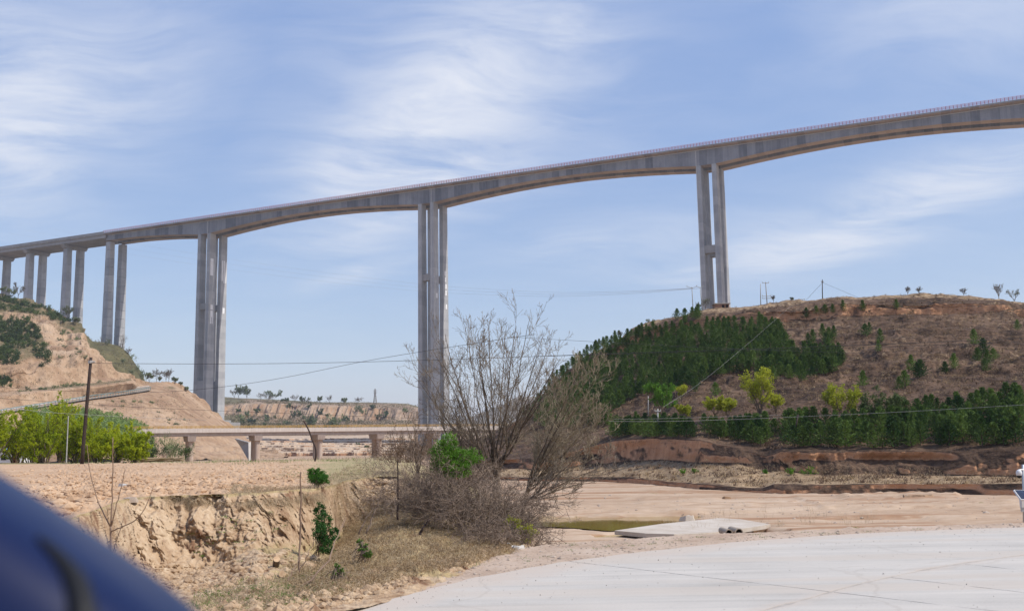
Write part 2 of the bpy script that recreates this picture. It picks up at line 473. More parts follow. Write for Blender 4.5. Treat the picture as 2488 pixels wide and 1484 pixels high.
dn = t.sstep(t.m('ADD', edge, t.m('MULTIPLY', t.m('SUBTRACT', t.noise(geo, 0.8, 7, 0.72), 0.5), 1.6)), 0.2, 0.95)
col = t.mix(dn, col, (0.50, 0.43, 0.365))
trk = t.sstep(t.noise(t.mapv(geo, (0.05, 1.1, 1), (0, 0, -ang)), 1.0, 3, 0.5, 0.5), 0.50, 0.60)
col = t.mix(t.m('MULTIPLY', trk, 0.6), col, (0.50, 0.44, 0.375))
crk = t.n('ShaderNodeTexVoronoi', {'Vector': t.n('ShaderNodeVectorMath', {0: geo, 1: t.n('ShaderNodeTexNoise', {'Vector': geo, 'Scale': 0.7, 'Detail': 6.0}).outputs[1]}, operation='ADD').outputs[0], 'Scale': 0.16}, feature='DISTANCE_TO_EDGE').outputs[0]
col = t.mix(t.m('MULTIPLY', t.sstep(crk, 0.006, 0.001), 0.22), col, (0.33, 0.285, 0.24))
grit = t.sstep(t.noise(geo, 46.0, 2, 0.8), 0.64, 0.74)
col = t.mix(t.m('MULTIPLY', grit, t.sstep(t.noise(geo, 1.1, 4, 0.6), 0.42, 0.66)), col, (0.27, 0.255, 0.24))
finish(t, col, 0.9, t.m('ADD', f, t.m('MULTIPLY', fn, 0.6)), 0.35, 0.012, spec=0.2)
M_ROAD = m
M_JOINT = plain("joint_dust", (0.47, 0.425, 0.375), (0.34, 0.30, 0.26), 6.0)

def concrete(name, dark, light, streak=0.5, seg=True, scale=0.12, stain_bounce=None):
    m, t = newmat(name)
    geo = t.n('ShaderNodeNewGeometry'); vec = geo.outputs['Position']
    a = t.noise(vec, scale, 6, 0.65); s = t.noise(t.mapv(vec, (1, 1, 0.05)), scale * 7, 4, 0.6)
    f = t.m('ADD', t.m('MULTIPLY', a, 1 - streak), t.m('MULTIPLY', s, streak))
    if seg:
        f = t.m('ADD', f, t.m('MULTIPLY', t.m('SUBTRACT', t.n('ShaderNodeAttribute', attribute_name='pour').outputs['Fac'], 0.5), 0.42))
    col = t.ramp(f, [(0.3, dark), (0.7, light)])
    if stain_bounce:  # soffits browned: formwork stain, plus ground-bounce light put into the colour
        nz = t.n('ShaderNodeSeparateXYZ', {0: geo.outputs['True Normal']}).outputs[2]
        col = t.mix(t.sstep(nz, -0.5, -0.8), col, t.mix(t.sstep(f, 0.25, 0.75), tuple(x * 0.72 for x in stain_bounce), stain_bounce))
    finish(t, col, 0.85, a, 0.15, 0.05, spec=0.2)
    return m
M_CONC = concrete("viaduct_concrete", (0.125, 0.135, 0.16), (0.285, 0.293, 0.318), 0.45, stain_bounce=(0.38, 0.30, 0.24))
M_CONC_P = concrete("pier_concrete", (0.255, 0.262, 0.28), (0.45, 0.45, 0.45), 0.3, scale=0.1)
M_CONC_A = concrete("approach_concrete", (0.23, 0.225, 0.225), (0.37, 0.36, 0.35), 0.3, seg=False)
M_PATCHC = plain("repair_mortar", (0.80, 0.80, 0.80), (0.70, 0.70, 0.70), 0.5)
M_LOW = concrete("river_bridge_concrete", (0.36, 0.29, 0.25), (0.55, 0.47, 0.42), 0.55, seg=False, scale=0.35)
M_COLUMN = concrete("column_concrete", (0.36, 0.25, 0.19), (0.55, 0.46, 0.39), 0.4, seg=False, scale=0.3)
M_KERB = concrete("kerb_concrete", (0.50, 0.42, 0.37), (0.66, 0.59, 0.53), 0.7, seg=False, scale=0.5)
M_SLAB = plain("pale_slab", (0.56, 0.50, 0.43), (0.43, 0.36, 0.285), 1.1, bump=0.2)
M_WHITEC = plain("whitewashed_concrete", (0.62, 0.60, 0.56), (0.48, 0.45, 0.42), 0.3)
M_RED = plain("red_railing_paint", (0.52, 0.17, 0.20), (0.44, 0.13, 0.16), 0.5, rough=0.5)
M_YEL = plain("yellow_railing_paint", (0.52, 0.33, 0.10), (0.42, 0.25, 0.08), 0.5, rough=0.6)
M_GALV = plain("galvanised_steel", (0.55, 0.57, 0.58), (0.42, 0.44, 0.45), 2.0, rough=0.45, metal=0.3)
M_GRAIL = plain("green_guardrail", (0.17, 0.26, 0.26), (0.12, 0.2, 0.2), 0.5, rough=0.5)
M_ASPH = plain("dusty_lane", (0.36, 0.29, 0.225), (0.29, 0.225, 0.17), 0.3, rough=0.9)
M_POLEW = plain("tarred_wood", (0.055, 0.035, 0.028), (0.03, 0.02, 0.018), 6.0, rough=0.8)
M_POLEC = plain("pole_concrete", (0.42, 0.41, 0.39), (0.30, 0.29, 0.28), 4.0)
M_CABLE = plain("cable_rubber", (0.05, 0.05, 0.05), (0.03, 0.03, 0.03), 3.0, rough=0.6)
M_CABLEL = plain("bare_cable", (0.42, 0.41, 0.39), (0.30, 0.29, 0.28), 3.0, rough=0.5)
M_PORC = plain("porcelain", (0.42, 0.40, 0.38), (0.35, 0.33, 0.31), 10.0, rough=0.3)
M_PIPE = plain("drain_pipe", (0.62, 0.62, 0.60), (0.5, 0.5, 0.49), 0.3, rough=0.6)
M_CULV = plain("culvert_concrete", (0.44, 0.37, 0.29), (0.32, 0.26, 0.2), 3.0, bump=0.2)
M_BRICK = plain("hut_brick", (0.36, 0.22, 0.16), (0.26, 0.15, 0.11), 2.0)
M_HROOF = plain("hut_roof_slab", (0.42, 0.39, 0.35), (0.33, 0.3, 0.27), 1.0)
M_DARK = plain("dark_opening", (0.03, 0.03, 0.035), (0.02, 0.02, 0.02), 1.0)
M_WHITE = plain("white_plaster", (0.75, 0.75, 0.74), (0.6, 0.6, 0.6), 1.0)
M_BLUE_R = plain("blue_tin_roof", (0.20, 0.38, 0.55), (0.15, 0.3, 0.45), 1.0, rough=0.5)
M_REDD = plain("red_door", (0.33, 0.09, 0.06), (0.25, 0.06, 0.04), 1.0)
M_STONE = plain("pale_stone", (0.46, 0.38, 0.31), (0.33, 0.25, 0.19), 9.0, bump=0.4)
M_GRIT = plain("road_grit", (0.44, 0.40, 0.36), (0.28, 0.25, 0.22), 25.0)
M_BARK = plain("grey_bark", (0.17, 0.125, 0.085), (0.075, 0.055, 0.042), 9.0, bump=0.3)
M_TWIG = plain("bare_twigs", (0.25, 0.20, 0.14), (0.115, 0.088, 0.068), 1.4)
M_PALETWIG = plain("pale_twigs", (0.33, 0.27, 0.18), (0.16, 0.125, 0.085), 1.3)
M_BRAM = plain("bramble_canes", (0.30, 0.225, 0.165), (0.12, 0.085, 0.066), 1.6)
M_SAPL = plain("sapling_bark", (0.30, 0.21, 0.15), (0.20, 0.13, 0.09), 6.0)
M_LOG = plain("cut_wood", (0.62, 0.44, 0.27), (0.45, 0.29, 0.17), 14.0)
M_DRY = leafy("dry_grass", (0.50, 0.37, 0.21), (0.235, 0.155, 0.085), 0.25, 0.9, 0)
M_DRYB = leafy("dry_brush", (0.23, 0.15, 0.095), (0.10, 0.062, 0.043), 0.2, 0.12, 0)
M_STRAW = leafy("pale_straw", (0.55, 0.44, 0.29), (0.33, 0.24, 0.15), 0.25, 0.7, 0)
M_WEED = leafy("green_weeds", (0.17, 0.28, 0.05), (0.08, 0.14, 0.03), 0.3, 1.5, 0)
M_PINE = leafy("pine_needles", (0.150, 0.230, 0.050), (0.030, 0.075, 0.020), 0.25, 0.6, 0.42)
M_PINE2 = leafy("pine_needles_far", (0.155, 0.235, 0.052), (0.034, 0.082, 0.022), 0.25, 0.55, 0, 0.15)
M_PINEB = plain("pine_bark", (0.09, 0.06, 0.045), (0.05, 0.035, 0.03), 5.0)
M_WILL = leafy("willow_leaves", (0.50, 0.54, 0.02), (0.27, 0.37, 0.015), 0.5, 0.5, 0.2)
M_SAGE = leafy("young_poplar_leaves", (0.27, 0.36, 0.11), (0.16, 0.24, 0.075), 0.35, 0.2, 0.2)
M_BRIGHT = leafy("bright_leaves", (0.17, 0.34, 0.028), (0.07, 0.17, 0.018), 0.35, 1.2, 0.1)
M_EVERG = leafy("dense_green_leaves", (0.085, 0.225, 0.03), (0.025, 0.09, 0.012), 0.3, 2.5, 0.0)
M_IVY = leafy("ivy_leaves", (0.055, 0.155, 0.028), (0.018, 0.06, 0.012), 0.25, 2.0, 0.0)
M_LIME = leafy("lime_leaves", (0.46, 0.48, 0.04), (0.25, 0.29, 0.028), 0.45, 0.5, 0.35)
M_SHRUB = leafy("dull_shrub_leaves", (0.105, 0.15, 0.045), (0.04, 0.065, 0.025), 0.25, 0.08, 0.35)
M_FARTREE = leafy("far_tree_leaves", (0.23, 0.27, 0.12), (0.12, 0.15, 0.075), 0.3, 0.05, 0.4)
M_FARSCRUB = leafy("far_scrub_leaves", (0.24, 0.19, 0.105), (0.10, 0.095, 0.05), 0.25, 0.03, 0)
M_FARBARE = plain("far_bare_twigs", (0.20, 0.165, 0.13), (0.12, 0.10, 0.085), 0.2)

m, t = newmat("shallow_water")
vec = t.n('ShaderNodeNewGeometry').outputs['Position']
wn = t.noise(t.mapv(vec, (1, 2.5, 1)), 2.0, 3, 0.5)
col = t.ramp(t.noise(vec, 0.25, 4, 0.6), [(0.35, (0.21, 0.135, 0.022)), (0.65, (0.30, 0.215, 0.05))])
finish(t, col, 0.06, wn, 0.04, 0.02, spec=0.5)
M_WATER = m
m, t = newmat("blue_car_paint")
vec = t.n('ShaderNodeTexCoord').outputs['Object']
b = t.n('ShaderNodeBsdfPrincipled', {'Base Color': (0.004, 0.010, 0.050, 1), 'Metallic': 0.0, 'Roughness': 0.42, 'Specular IOR Level': 0.2, 'Coat Weight': 0.22, 'Coat Roughness': 0.08})
fl = t.noise(vec, 900.0, 1, 0.5)
bn = t.n('ShaderNodeBump', {'Height': fl, 'Strength': 0.03, 'Distance': 0.001})
t.t.links.new(bn.outputs[0], b.inputs['Normal'])
t.n('ShaderNodeOutputMaterial', {'Surface': b.outputs[0]})
M_PAINT = m
M_RUBBER = plain("black_trim", (0.012, 0.012, 0.014), (0.009, 0.009, 0.01), 20.0, rough=0.55)
M_MIRROR = plain("mirror_glass", (0.8, 0.82, 0.84), (0.78, 0.8, 0.82), 3.0, rough=0.03, metal=1.0)
M_SOLAR = plain("solar_cells", (0.015, 0.02, 0.05), (0.01, 0.013, 0.03), 30.0, rough=0.15, spec=0.6)
# ---------------------------------------------------------------- terrain
RIV = -1.6
# ---- right hill
us = np.concatenate([np.linspace(1010, 1116, 24), np.linspace(1120, 1500, 90), np.linspace(1503, 2500, 330), np.linspace(2520, 3100, 50)])
def row_z(pts, z):   # (u, v) on the level z -> (u, v, distance)
    return [(u, v, float(atz(u, v, z)[1])) for u, v in pts]
r0 = row_z([(1120, 1163), (1290, 1168), (1450, 1170), (1600, 1180), (1700, 1190), (1900, 1199), (2100, 1200), (2300, 1202), (2500, 1207), (3100, 1214)], RIV - 0.02)
def Zof(row, u): return np.interp(u, [p[0] for p in row], [p[2] for p in row])
def up(row, pts, dz): return [(u, v, float(Zof(row, u) + (dz if np.isscalar(dz) else np.interp(u, dz[0], dz[1])))) for u, v in pts]
r1 = up(r0, [(1120, 1158), (1290, 1160), (1450, 1158), (1560, 1163), (1700, 1176), (1850, 1186), (1880, 1176), (1950, 1178), (2100, 1175), (2300, 1173), (2500, 1174), (3100, 1180)], 0.3)
r2 = up(r0, [(1120, 1140), (1290, 1140), (1450, 1128), (1580, 1118), (1700, 1122), (1790, 1122), (1870, 1146), (2000, 1150), (2200, 1152), (2500, 1158), (3100, 1160)], 11)
r2x = None
r3 = up(r0, [(1120, 1120), (1290, 1112), (1430, 1085), (1490, 1070), (1580, 1064), (1700, 1066), (1780, 1084), (1860, 1106), (1900, 1096), (1980, 1096), (2200, 1094), (2380, 1092), (2500, 1090), (3100, 1080)], 11.9)
r4 = up(r0, [(1120, 1095), (1290, 1070), (1430, 1046), (1500, 1034), (1600, 1018), (1700, 1012), (1900, 1004), (2100, 996), (2300, 985), (2500, 972), (3100, 950)], 26)
cr = [(1120, 1075), (1180, 1058), (1220, 1042), (1250, 1026), (1290, 1002), (1310, 975), (1340, 938), (1380, 897), (1430, 857), (1500, 826), (1535, 800), (1570, 786), (1620, 772), (1700, 753), (1800, 743),
      (1900, 733), (2050, 719), (2150, 714), (2300, 714), (2400, 722), (2500, 734), (3100, 800)]
def between(f, dzf):
    out = []
    for u in np.linspace(1120, 3100, 60):
        va = np.interp(u, [p[0] for p in r4], [p[1] for p in r4]); vb = np.interp(u, [p[0] for p in cr], [p[1] for p in cr])
        out.append((u, va + (vb - va) * f, float(Zof(r4, u) + 62 * dzf)))
    return out
r5 = between(0.13, 0.07); r5b = between(0.30, 0.26); r6 = between(0.55, 0.52); r7 = between(0.83, 0.90); r7b = between(0.93, 0.905)
r8 = [(u, v, float(Zof(r4, u) + 70)) for u, v in cr]
CONV = [(1010, 1150, 62.0), (1060, 1152, 62.0)]
r00 = [(u, v + 22, Z) for u, v, Z in r0]
hr = patch([CONV + list(r_) for r_ in (r00, r0, r1, r2, r3, r4, r5, r5b, r6, r7, r7b, r8)], us, [2, 12, 26, 14, 26, 14, 26, 34, 40, 14, 14])
back = back_row(hr.P[-1], 60, -2)
back2 = back_row(back, 200, 0); back2[:, 2] = RIV - 2
hr.P = np.concatenate([hr.P, back[None], back2[None]]); hr.lev = np.clip(np.concatenate([hr.lev, np.full((2, len(us)), 12.)]) - 1, 0, None)
n_ = pnormal(hr.P)
amp = np.interp(hr.lev, [0, 0.5, 1, 1.15, 1.9, 2, 2.5, 3, 3.3, 4, 5, 6, 8, 10, 11], [0.05, 0.05, 0.12, 0.35, 0.45, 0.25, 0.2, 0.25, 0.5, 0.5, 1.0, 1.3, 1.0, 0.7, 0.2])
bank = np.exp(-((hr.lev - 0.5) / 0.35) ** 2) + np.exp(-((hr.lev - 2.5) / 0.5) ** 2)
g = fbm(hr.P, (0.09, 0.09, 0.05), 5) * 1.1 + fbm(hr.P, (0.33, 0.3, 0.42), 4, 0.6) * 0.75 - np.clip(fbm(hr.P, (0.05, 0.04, 0.02), 3, ridged=True) - 0.45, 0, 1) * 1.0
hr.P += n_ * (amp * g)[..., None]
bq = hr.P[-30:-29] * 0 + hr.P * [1, 1, 0]
low_ = (hr.lev < 1.5)
hr.P[..., 1] += bank * np.where(low_, fbm(bq, (0.25, 0.0, 0), 4) * 1.3 + fbm(hr.P, (1.1, 0.1, 0.35), 3, 0.6) * 0.16, fbm(bq, (0.13, 0.0, 0), 4) * 3.6 + fbm(hr.P, (0.55, 0.1, 0.30), 4, 0.65) * 1.3)
up_ = np.exp(-((hr.lev - 2.62) / 0.2) ** 2)
hr.P[..., 1] += up_ * 1.3 * np.clip(0.3 + fbm(bq, (0.22, 0, 0), 3) * 2.5, 0, 1.4)
# small terraces trodden across the slope, and the step under the crest
ter = np.clip((hr.lev - 5) / 1.0, 0, 1) * np.clip((10 - hr.lev), 0, 1)
zz = hr.P[..., 2] + fbm(hr.P, (0.06, 0.06, 0.06), 3) * 2.0
hr.P[..., 2] += ter * (0.22 * np.sin(zz * 2 * np.pi / 1.7) + 0.12 * np.sin(zz * 2 * np.pi / 0.73))
hr.P[..., 2] += ter * 0.16 * fbm(hr.P, (1.4, 1.4, 1.4), 3, 0.6)
u_, v_ = proj(hr.P)
gr = np.clip((hr.lev - 0.9) * 4, 0, 1) * np.clip((2.1 - hr.lev) * 5, 0, 1) * 0.75
gr = np.maximum(gr, np.clip((hr.lev - 9.3) * 3, 0, 1) * 0.55)
gr = np.maximum(gr, 0.35 * np.clip((hr.lev - 5.5), 0, 1) * (fbm(hr.P, 0.05, 3) > 0.05))
patch_obj("hill_right", hr, M_HILL, {'grass': gr})
HR = hr

# ---- riverbed and the plain around it: one sheet to the horizon
rr = np.concatenate([[0.5, 4, 8], np.linspace(12, 24, 12), 1 / np.linspace(1 / 25., 1 / 110., 300), np.geomspace(114, 5000, 70)])
aa = np.radians(np.concatenate([np.linspace(-180, -33, 14)[:-1], np.linspace(-33, 33, 420), np.linspace(33, 180, 14)[1:]]))
Rg, Ag = np.meshgrid(rr, aa, indexing='ij')
P = np.stack([Rg * np.sin(Ag), Rg * np.cos(Ag), np.full(Rg.shape, RIV)], -1)
damp = np.clip(1.2 - Rg / 1500, 0.0, 1)
h = fbm(P, (0.035, 0.09, 1), 4) * 0.16 + fbm(P, (0.1, 0.5, 1), 4, 0.55) * 0.07
# flood ledges: terraced steps a few centimetres high, drawn out along the stream
q = fbm(P + 40, (0.018, 0.10, 1), 5, 0.5) * 5.0
stp = np.floor(q) + np.clip((q - np.floor(q)) * 7 - 3, 0, 1)
lr = np.clip((Rg - 28) / 12, 0, 1) * np.clip((64 - Rg) / 8, 0.25, 1)
h = h * np.clip((62 - Rg) / 10, 0.3, 1)
P[..., 2] += damp * (h + stp * 0.11 * lr)
u_, v_ = proj(P)
PUD = [(1225, 1254), (1330, 1249), (1460, 1252), (1600, 1255), (1700, 1255), (1655, 1266), (1590, 1274), (1540, 1283), (1480, 1287), (1400, 1280), (1330, 1277), (1225, 1277)]
PUD2 = [(1440, 1301), (1500, 1296), (1528, 1299), (1490, 1305), (1450, 1306)]
front = (P[..., 1] > 8)
nsh = fbm(P, (0.5, 0.9, 1), 4) * 7
pm = np.maximum(poly_mask(u_, v_ + nsh, PUD, 10), poly_mask(u_, v_, PUD2, 5)) * front
P[..., 2] = P[..., 2] * (1 - pm) + pm * (RIV - 0.42)
flat = poly_mask(u_, v_, [(1180, 1290), (1500, 1284), (1700, 1262), (1900, 1250), (2000, 1262), (1900, 1300), (1500, 1330), (1180, 1330)], 30) * front * (1 - pm)
P[..., 2] = P[..., 2] * (1 - flat) + flat * (RIV - 0.03)
HOLE = [(1738, 1284), (1775, 1278), (1830, 1277), (1870, 1281), (1915, 1284), (1880, 1291), (1800, 1294), (1745, 1294)]
hm = poly_mask(u_, v_, HOLE, 6) * front
P[..., 2] -= hm * 0.75
# cut edges left by the last flood
for pl, hgt in (([(1240, 1243), (1450, 1244), (1600, 1243), (1720, 1250)], 0.14), ([(1540, 1225), (1700, 1228), (1850, 1230)], 0.10), ([(1300, 1213), (1500, 1211), (1760, 1216)], 0.09),
                ([(1985, 1234), (2100, 1238), (2300, 1233), (2500, 1239)], 0.12), ([(2220, 1221), (2500, 1226)], 0.10), ([(2000, 1260), (2200, 1256), (2380, 1261)], 0.07), ([(1920, 1206), (1990, 1226), (2010, 1240)], 0.10), ([(1330, 1236), (1500, 1240)], 0.06)):
    pl = np.array(pl, float); vl = np.interp(u_, pl[:, 0], pl[:, 1]) + 2.2 * fbm(P, (0.6, 0.05, 0), 4, 0.6)
    dl = v_ - vl; inside = np.clip((u_ - pl[0, 0]) / 25, 0, 1) * np.clip((pl[-1, 0] - u_) / 25, 0, 1) * front
    P[..., 2] += inside * hgt * np.where(dl < 0, np.exp(np.clip(dl, -80, 0) / 14), np.clip(1 - dl / 1.6, 0, 1))
# heaps the digger left on the right
heap = poly_mask(u_, v_, [(2020, 1206), (2150, 1200), (2330, 1202), (2330, 1212), (2200, 1218), (2060, 1215)], 8) * front
P[..., 2] += heap * (0.12 + 0.35 * np.abs(fbm(P, (0.7, 0.9, 1), 4)))
rough = poly_mask(u_, v_, [(1400, 1165), (1800, 1195), (2488, 1205), (2488, 1260), (2100, 1250), (1700, 1215), (1400, 1200)], 25) * front
P[..., 2] += rough * (0.05 * fbm(P, (0.8, 2.2, 1), 4, 0.6) + 0.06 * (fbm(P + 9, (0.25, 1.1, 1), 4) > 0.22))
rb = Patch(); rb.P = P; rb.lev = Rg
patch_obj("riverbed", rb, M_SAND)
def wsheet(name, poly, z, sc=1.0):
    c = np.mean(poly, 0); pp = [(c[0] + (u - c[0]) * sc, c[1] + (v - c[1]) * sc) for u, v in poly]
    W = np.array([atz(u, v, z) for u, v in pp]); b = W.mean(0)
    V = np.concatenate([W, b[None]]); n = len(W)
    F = np.array([[i, (i + 1) % n, n] for i in range(n)])
    return V, F
o = obj("water", wsheet("water", PUD, RIV - 0.07, 1.12), M_WATER, base=(0, 0, 0)); o['kind'] = 'structure'
o = obj("water", wsheet("water", PUD2, RIV - 0.10, 1.2), M_WATER, base=(0, 0, 0)); o['kind'] = 'structure'

# ---- ploughed field on its terrace
FZ = 1.1
top = [(-420, 1330), (-120, 1300), (60, 1285), (125, 1268), (175, 1259), (220, 1243), (255, 1230), (300, 1214), (340, 1208), (400, 1205.5), (450, 1204), (512, 1202), (562, 1200.5), (600, 1198.5), (650, 1195), (697, 1192), (772, 1186),
       (812, 1178), (847, 1166), (897, 1160), (975, 1158)]
T = [(u, v, float(atz(u, v, FZ)[1])) for u, v in top] + [(1040, 1172, 29.0), (1110, 1195, 27.5), (1180, 1225, 26.5), (1240, 1258, 26.0), (1290, 1292, 26.5)]
_T = np.array(T); _u = np.arange(-420, 1291, 5.0); _n = np.stack([_u * 0.02, _u * 0 + 3.3, _u * 0], 1)
_am = np.interp(_u, [-420, 100, 200, 960, 1040, 1290], [0, 0, 1, 1, 0.4, 0.2])
_nz = fbm(_n, 1.0, 5, 0.6) * _am
T = [(float(u), float(v + 4.0 * k), float(Z - 0.55 * k)) for u, v, Z, k in zip(_u, np.interp(_u, _T[:, 0], _T[:, 1]), np.interp(_u, _T[:, 0], _T[:, 2]), _nz)]
Bk = [(-420, 1134, 75), (0, 1123.5, 100), (300, 1121.5, 100), (500, 1120, 100), (620, 1118.5, 96), (760, 1116, 92), (880, 1113, 85), (950, 1108, 70), (1000, 1118, 60), (1080, 1150, 52), (1180, 1200, 44), (1290, 1262, 40)]
us = np.concatenate([np.linspace(-420, 100, 70), np.linspace(102, 1000, 420), np.linspace(1004, 1290, 60)])
Ta = np.array(T); Ba = np.array(Bk)
vt = np.interp(us, Ta[:, 0], Ta[:, 1]); Zt = np.interp(us, Ta[:, 0], Ta[:, 2]); vb = np.interp(us, Ba[:, 0], Ba[:, 1]); Zb = np.interp(us, Ba[:, 0], Ba[:, 2])
A = at(us, vt, Zt); B = at(us, vb, Zb)
fr = np.concatenate([np.linspace(0, 1, 170), [1.0]])[:, None]
inv = 1 / (1 / Zt[None] * (1 - fr) + 1 / Zb[None] * fr)          # even steps as the eye sees them
tt = ((inv - Zt[None]) / (Zb - Zt)[None])[..., None]
P = A[None] * (1 - tt) + B[None] * tt
P[-1, :, 2] = RIV - 0.5; P[-1, :, 1] += 3
cl = np.abs(fbm(P, (2.1, 2.1, 2.1), 3, 0.6)) * 0.22 + fbm(P, (0.35, 0.5, 1), 3) * 0.10 + np.clip(fbm(P + 31, (1.1, 1.6, 1), 3, 0.6), 0.1, 1) * 0.22
plough = np.clip((us - 60) / 100, 0.3, 1) * np.clip((820 - us) / 150, 0.25, 1)
edge = np.clip(fr[:, :1] * 12, 0.35, 1)
P[:-1, :, 2] += ((cl - 0.1) * plough[None] * edge[..., 0][:, None] if edge.ndim == 3 else (cl - 0.1) * plough[None] * edge)[:-1]
fl = Patch(); fl.P = P; fl.lev = fr * np.ones(len(us))[None]
u_, v_ = proj(P)
gr = np.clip((u_ - 690) / 160 + fbm(P, 0.3, 3) * 0.6, 0, 0.9)
gr = np.maximum(gr, np.clip((fl.lev - 0.965) * 40, 0, 0.8)) * (fl.lev < 1.1)
gr = np.maximum(gr, np.clip(0.75 - fl.lev * 9, 0, 1) * 0.8)
patch_obj("field", fl, M_FIELD, {'grass': gr})
FL = fl

# ---- cut bank below the field and the ditch in front of it
Ft = [(-420, 1420), (60, 1400), (150, 1372), (230, 1378), (325, 1372), (425, 1392), (520, 1380), (622, 1332), (697, 1330), (747, 1345), (797, 1345), (850, 1300), (897, 1262), (975, 1240), (1040, 1250), (1110, 1275), (1180, 1290), (1240, 1300), (1290, 1306)]
Zd = lambda u: float(np.interp(u, Ta[:, 0], Ta[:, 2]))
Fr = [(u, v, Zd(u) - (1.5 if u < 820 else (2.6 if u < 1000 else 3.0))) for u, v in Ft]
Dr = [(-420, 1600, 9.6), (60, 1560, 9.9), (230, 1545, 10.6), (425, 1510, 11.6), (622, 1478, 12.6), (760, 1452, 13.6), (880, 1432, 14.4), (1000, 1404, 15.6), (1130, 1365, 17.6), (1210, 1336, 19.6), (1290, 1326, 21.0)]
Er = [(u, v + 45, Z - 1.6) for u, v, Z in Dr]
us = np.concatenate([np.linspace(-420, 60, 60), np.linspace(62, 1290, 640)])
Tr = [(u, v - 1.5, Z + 0.02) for u, v, Z in T]
cb = patch([Er, Dr, Fr, Tr], us, [24, 64, 110], 0)
lv = cb.lev
P = cb.P
face = np.clip((lv - 2.0) * 3, 0, 1) * np.clip((3.0 - lv) * 22, 0, 1)
tal = np.clip(0.25 + lv, 0, 1) * np.clip((2.6 - lv) * 2, 0, 1)
Ph = P.copy()
sol = np.clip((1010 - us) / 60, 0.25, 1)[None]                    # bare earth on the left, grassed over on the right
rill = fbm(Ph, (1.7, 1.7, 0.22), 5, 0.6)
deep = np.clip(fbm(Ph + 50, (1.1, 1.1, 0.9), 4, 0.6) - 0.14, 0, 1)
lump = fbm(Ph, (3.6, 3.6, 3.0), 4, 0.62)
off = face * (rill * 0.62 - deep * 0.8 * sol + lump * 0.12 + 0.10 * fbm(Ph, (9, 9, 6), 3, 0.6) - 0.35 * np.clip(fbm(Ph + 80, (2.2, 2.2, 1.1), 3, 0.6) - 0.18, 0, 1) + 0.25 * fbm(Ph, (0.45, 0.45, 0.45), 2)) + tal * (lump * 0.20 + 0.07 * fbm(Ph, (9, 9, 9), 2) + fbm(Ph, (0.9, 0.9, 0.9), 3) * 0.30)
P[..., 1] -= off * 0.95
P[..., 2] += tal * (0.10 * lump + 0.12 * np.abs(fbm(Ph, (2.4, 2.4, 2.4), 3, 0.6))) + face * 0.05 * lump
u_, v_ = proj(P)
gr = np.clip((us[None] - 600) / 160 + fbm(Ph, 0.8, 3) * 0.8, 0, 0.9) * np.clip(1.0 - face * np.clip((1000 - us[None]) / 40, 0, 1), 0.1, 1)
gr = np.maximum(gr, np.clip((lv - 2.9) * 8, 0, 0.8))
gr = np.where(lv < 1.15, np.clip(0.25 + fbm(Ph, 0.9, 3) * 1.2, 0, 0.6), gr)
patch_obj("cut_bank", cb, M_CLIFF, {'grass': gr})
CB = cb

# ---- road: shoulder first, then the concrete slabs on it
Epx = [(640, 1600), (760, 1530), (850, 1486), (980, 1446), (1100, 1414), (1300, 1374), (1500, 1346), (1800, 1314), (2100, 1294), (2488, 1279), (2900, 1272)]
Opx = [(560, 1560), (700, 1490), (790, 1460), (880, 1434), (1000, 1406), (1130, 1367), (1210, 1338), (1300, 1326), (1500, 1311), (1700, 1298), (1900, 1291), (2100, 1282), (2488, 1270), (2900, 1264)]
E3 = np.array([atz(u, v, 0.0) for u, v in Epx]); E3 = bez(E3, 160)
O3 = np.array([atz(u, v, -0.04) for u, v in Opx]); O3 = polyline(O3, 160)
ext = lambda Q, d: np.concatenate([Q, Q[-1:] + (Q[-1] - Q[-6]) / np.linalg.norm(Q[-1] - Q[-6]) * d])
eu = np.linspace(0, 1, 160)
Eo = np.stack([np.interp(eu, np.linspace(0, 1, 160), E3[:, i]) for i in range(3)], 1)
tang = np.gradient(E3, axis=0); tang /= np.linalg.norm(tang, axis=1, keepdims=True)
nor = np.stack([tang[:, 1], -tang[:, 0], 0 * tang[:, 0]], 1)       # towards the camera side
# distance from E to O along -nor
wd = np.array([np.min(np.linalg.norm(O3[:, :2] - e[None, :2], axis=1)) for e in E3])
def dens(Q, k): return np.stack([np.interp(np.linspace(0, 1, len(Q) * k), np.linspace(0, 1, len(Q)), Q[:, i]) for i in range(3)], 1)
in_ = E3 + nor * 2.5; in_[:, 2] = -0.07
ed = E3.copy(); ed[:, 2] = -0.028
ou = E3 - nor * wd[:, None]; ou[:, 2] = -0.04
ft = E3 - nor * (wd[:, None] + 2.2); ft[:, 2] = np.interp(ft[:, 0], [-4, -1.2, 0.6, 2.0], [-0.5, -0.6, -1.0, RIV - 0.1])
sh = loft([dens(q, 3) for q in (ft, ou, ed, in_)], [12, 40, 6])
m_ = np.clip(sh.lev - 0.4, 0, 1) * np.clip(2.0 - sh.lev, 0, 1)
sh.P[..., 2] += m_ * (0.14 * np.abs(fbm(sh.P, (2.2, 2.2, 2.2), 3, 0.6)) * np.clip(1.9 - sh.lev, 0, 1) + 0.02 * fbm(sh.P, 9, 2))
sh.P[..., 1] += np.clip(1.2 - sh.lev, 0, 1) * 0.5 * fbm(sh.P, 0.9, 3)
patch_obj("road_shoulder", sh, M_SHOULDER)
SH = sh
road = empty("road", (0, 0, 0)); tag(road, kind='structure')
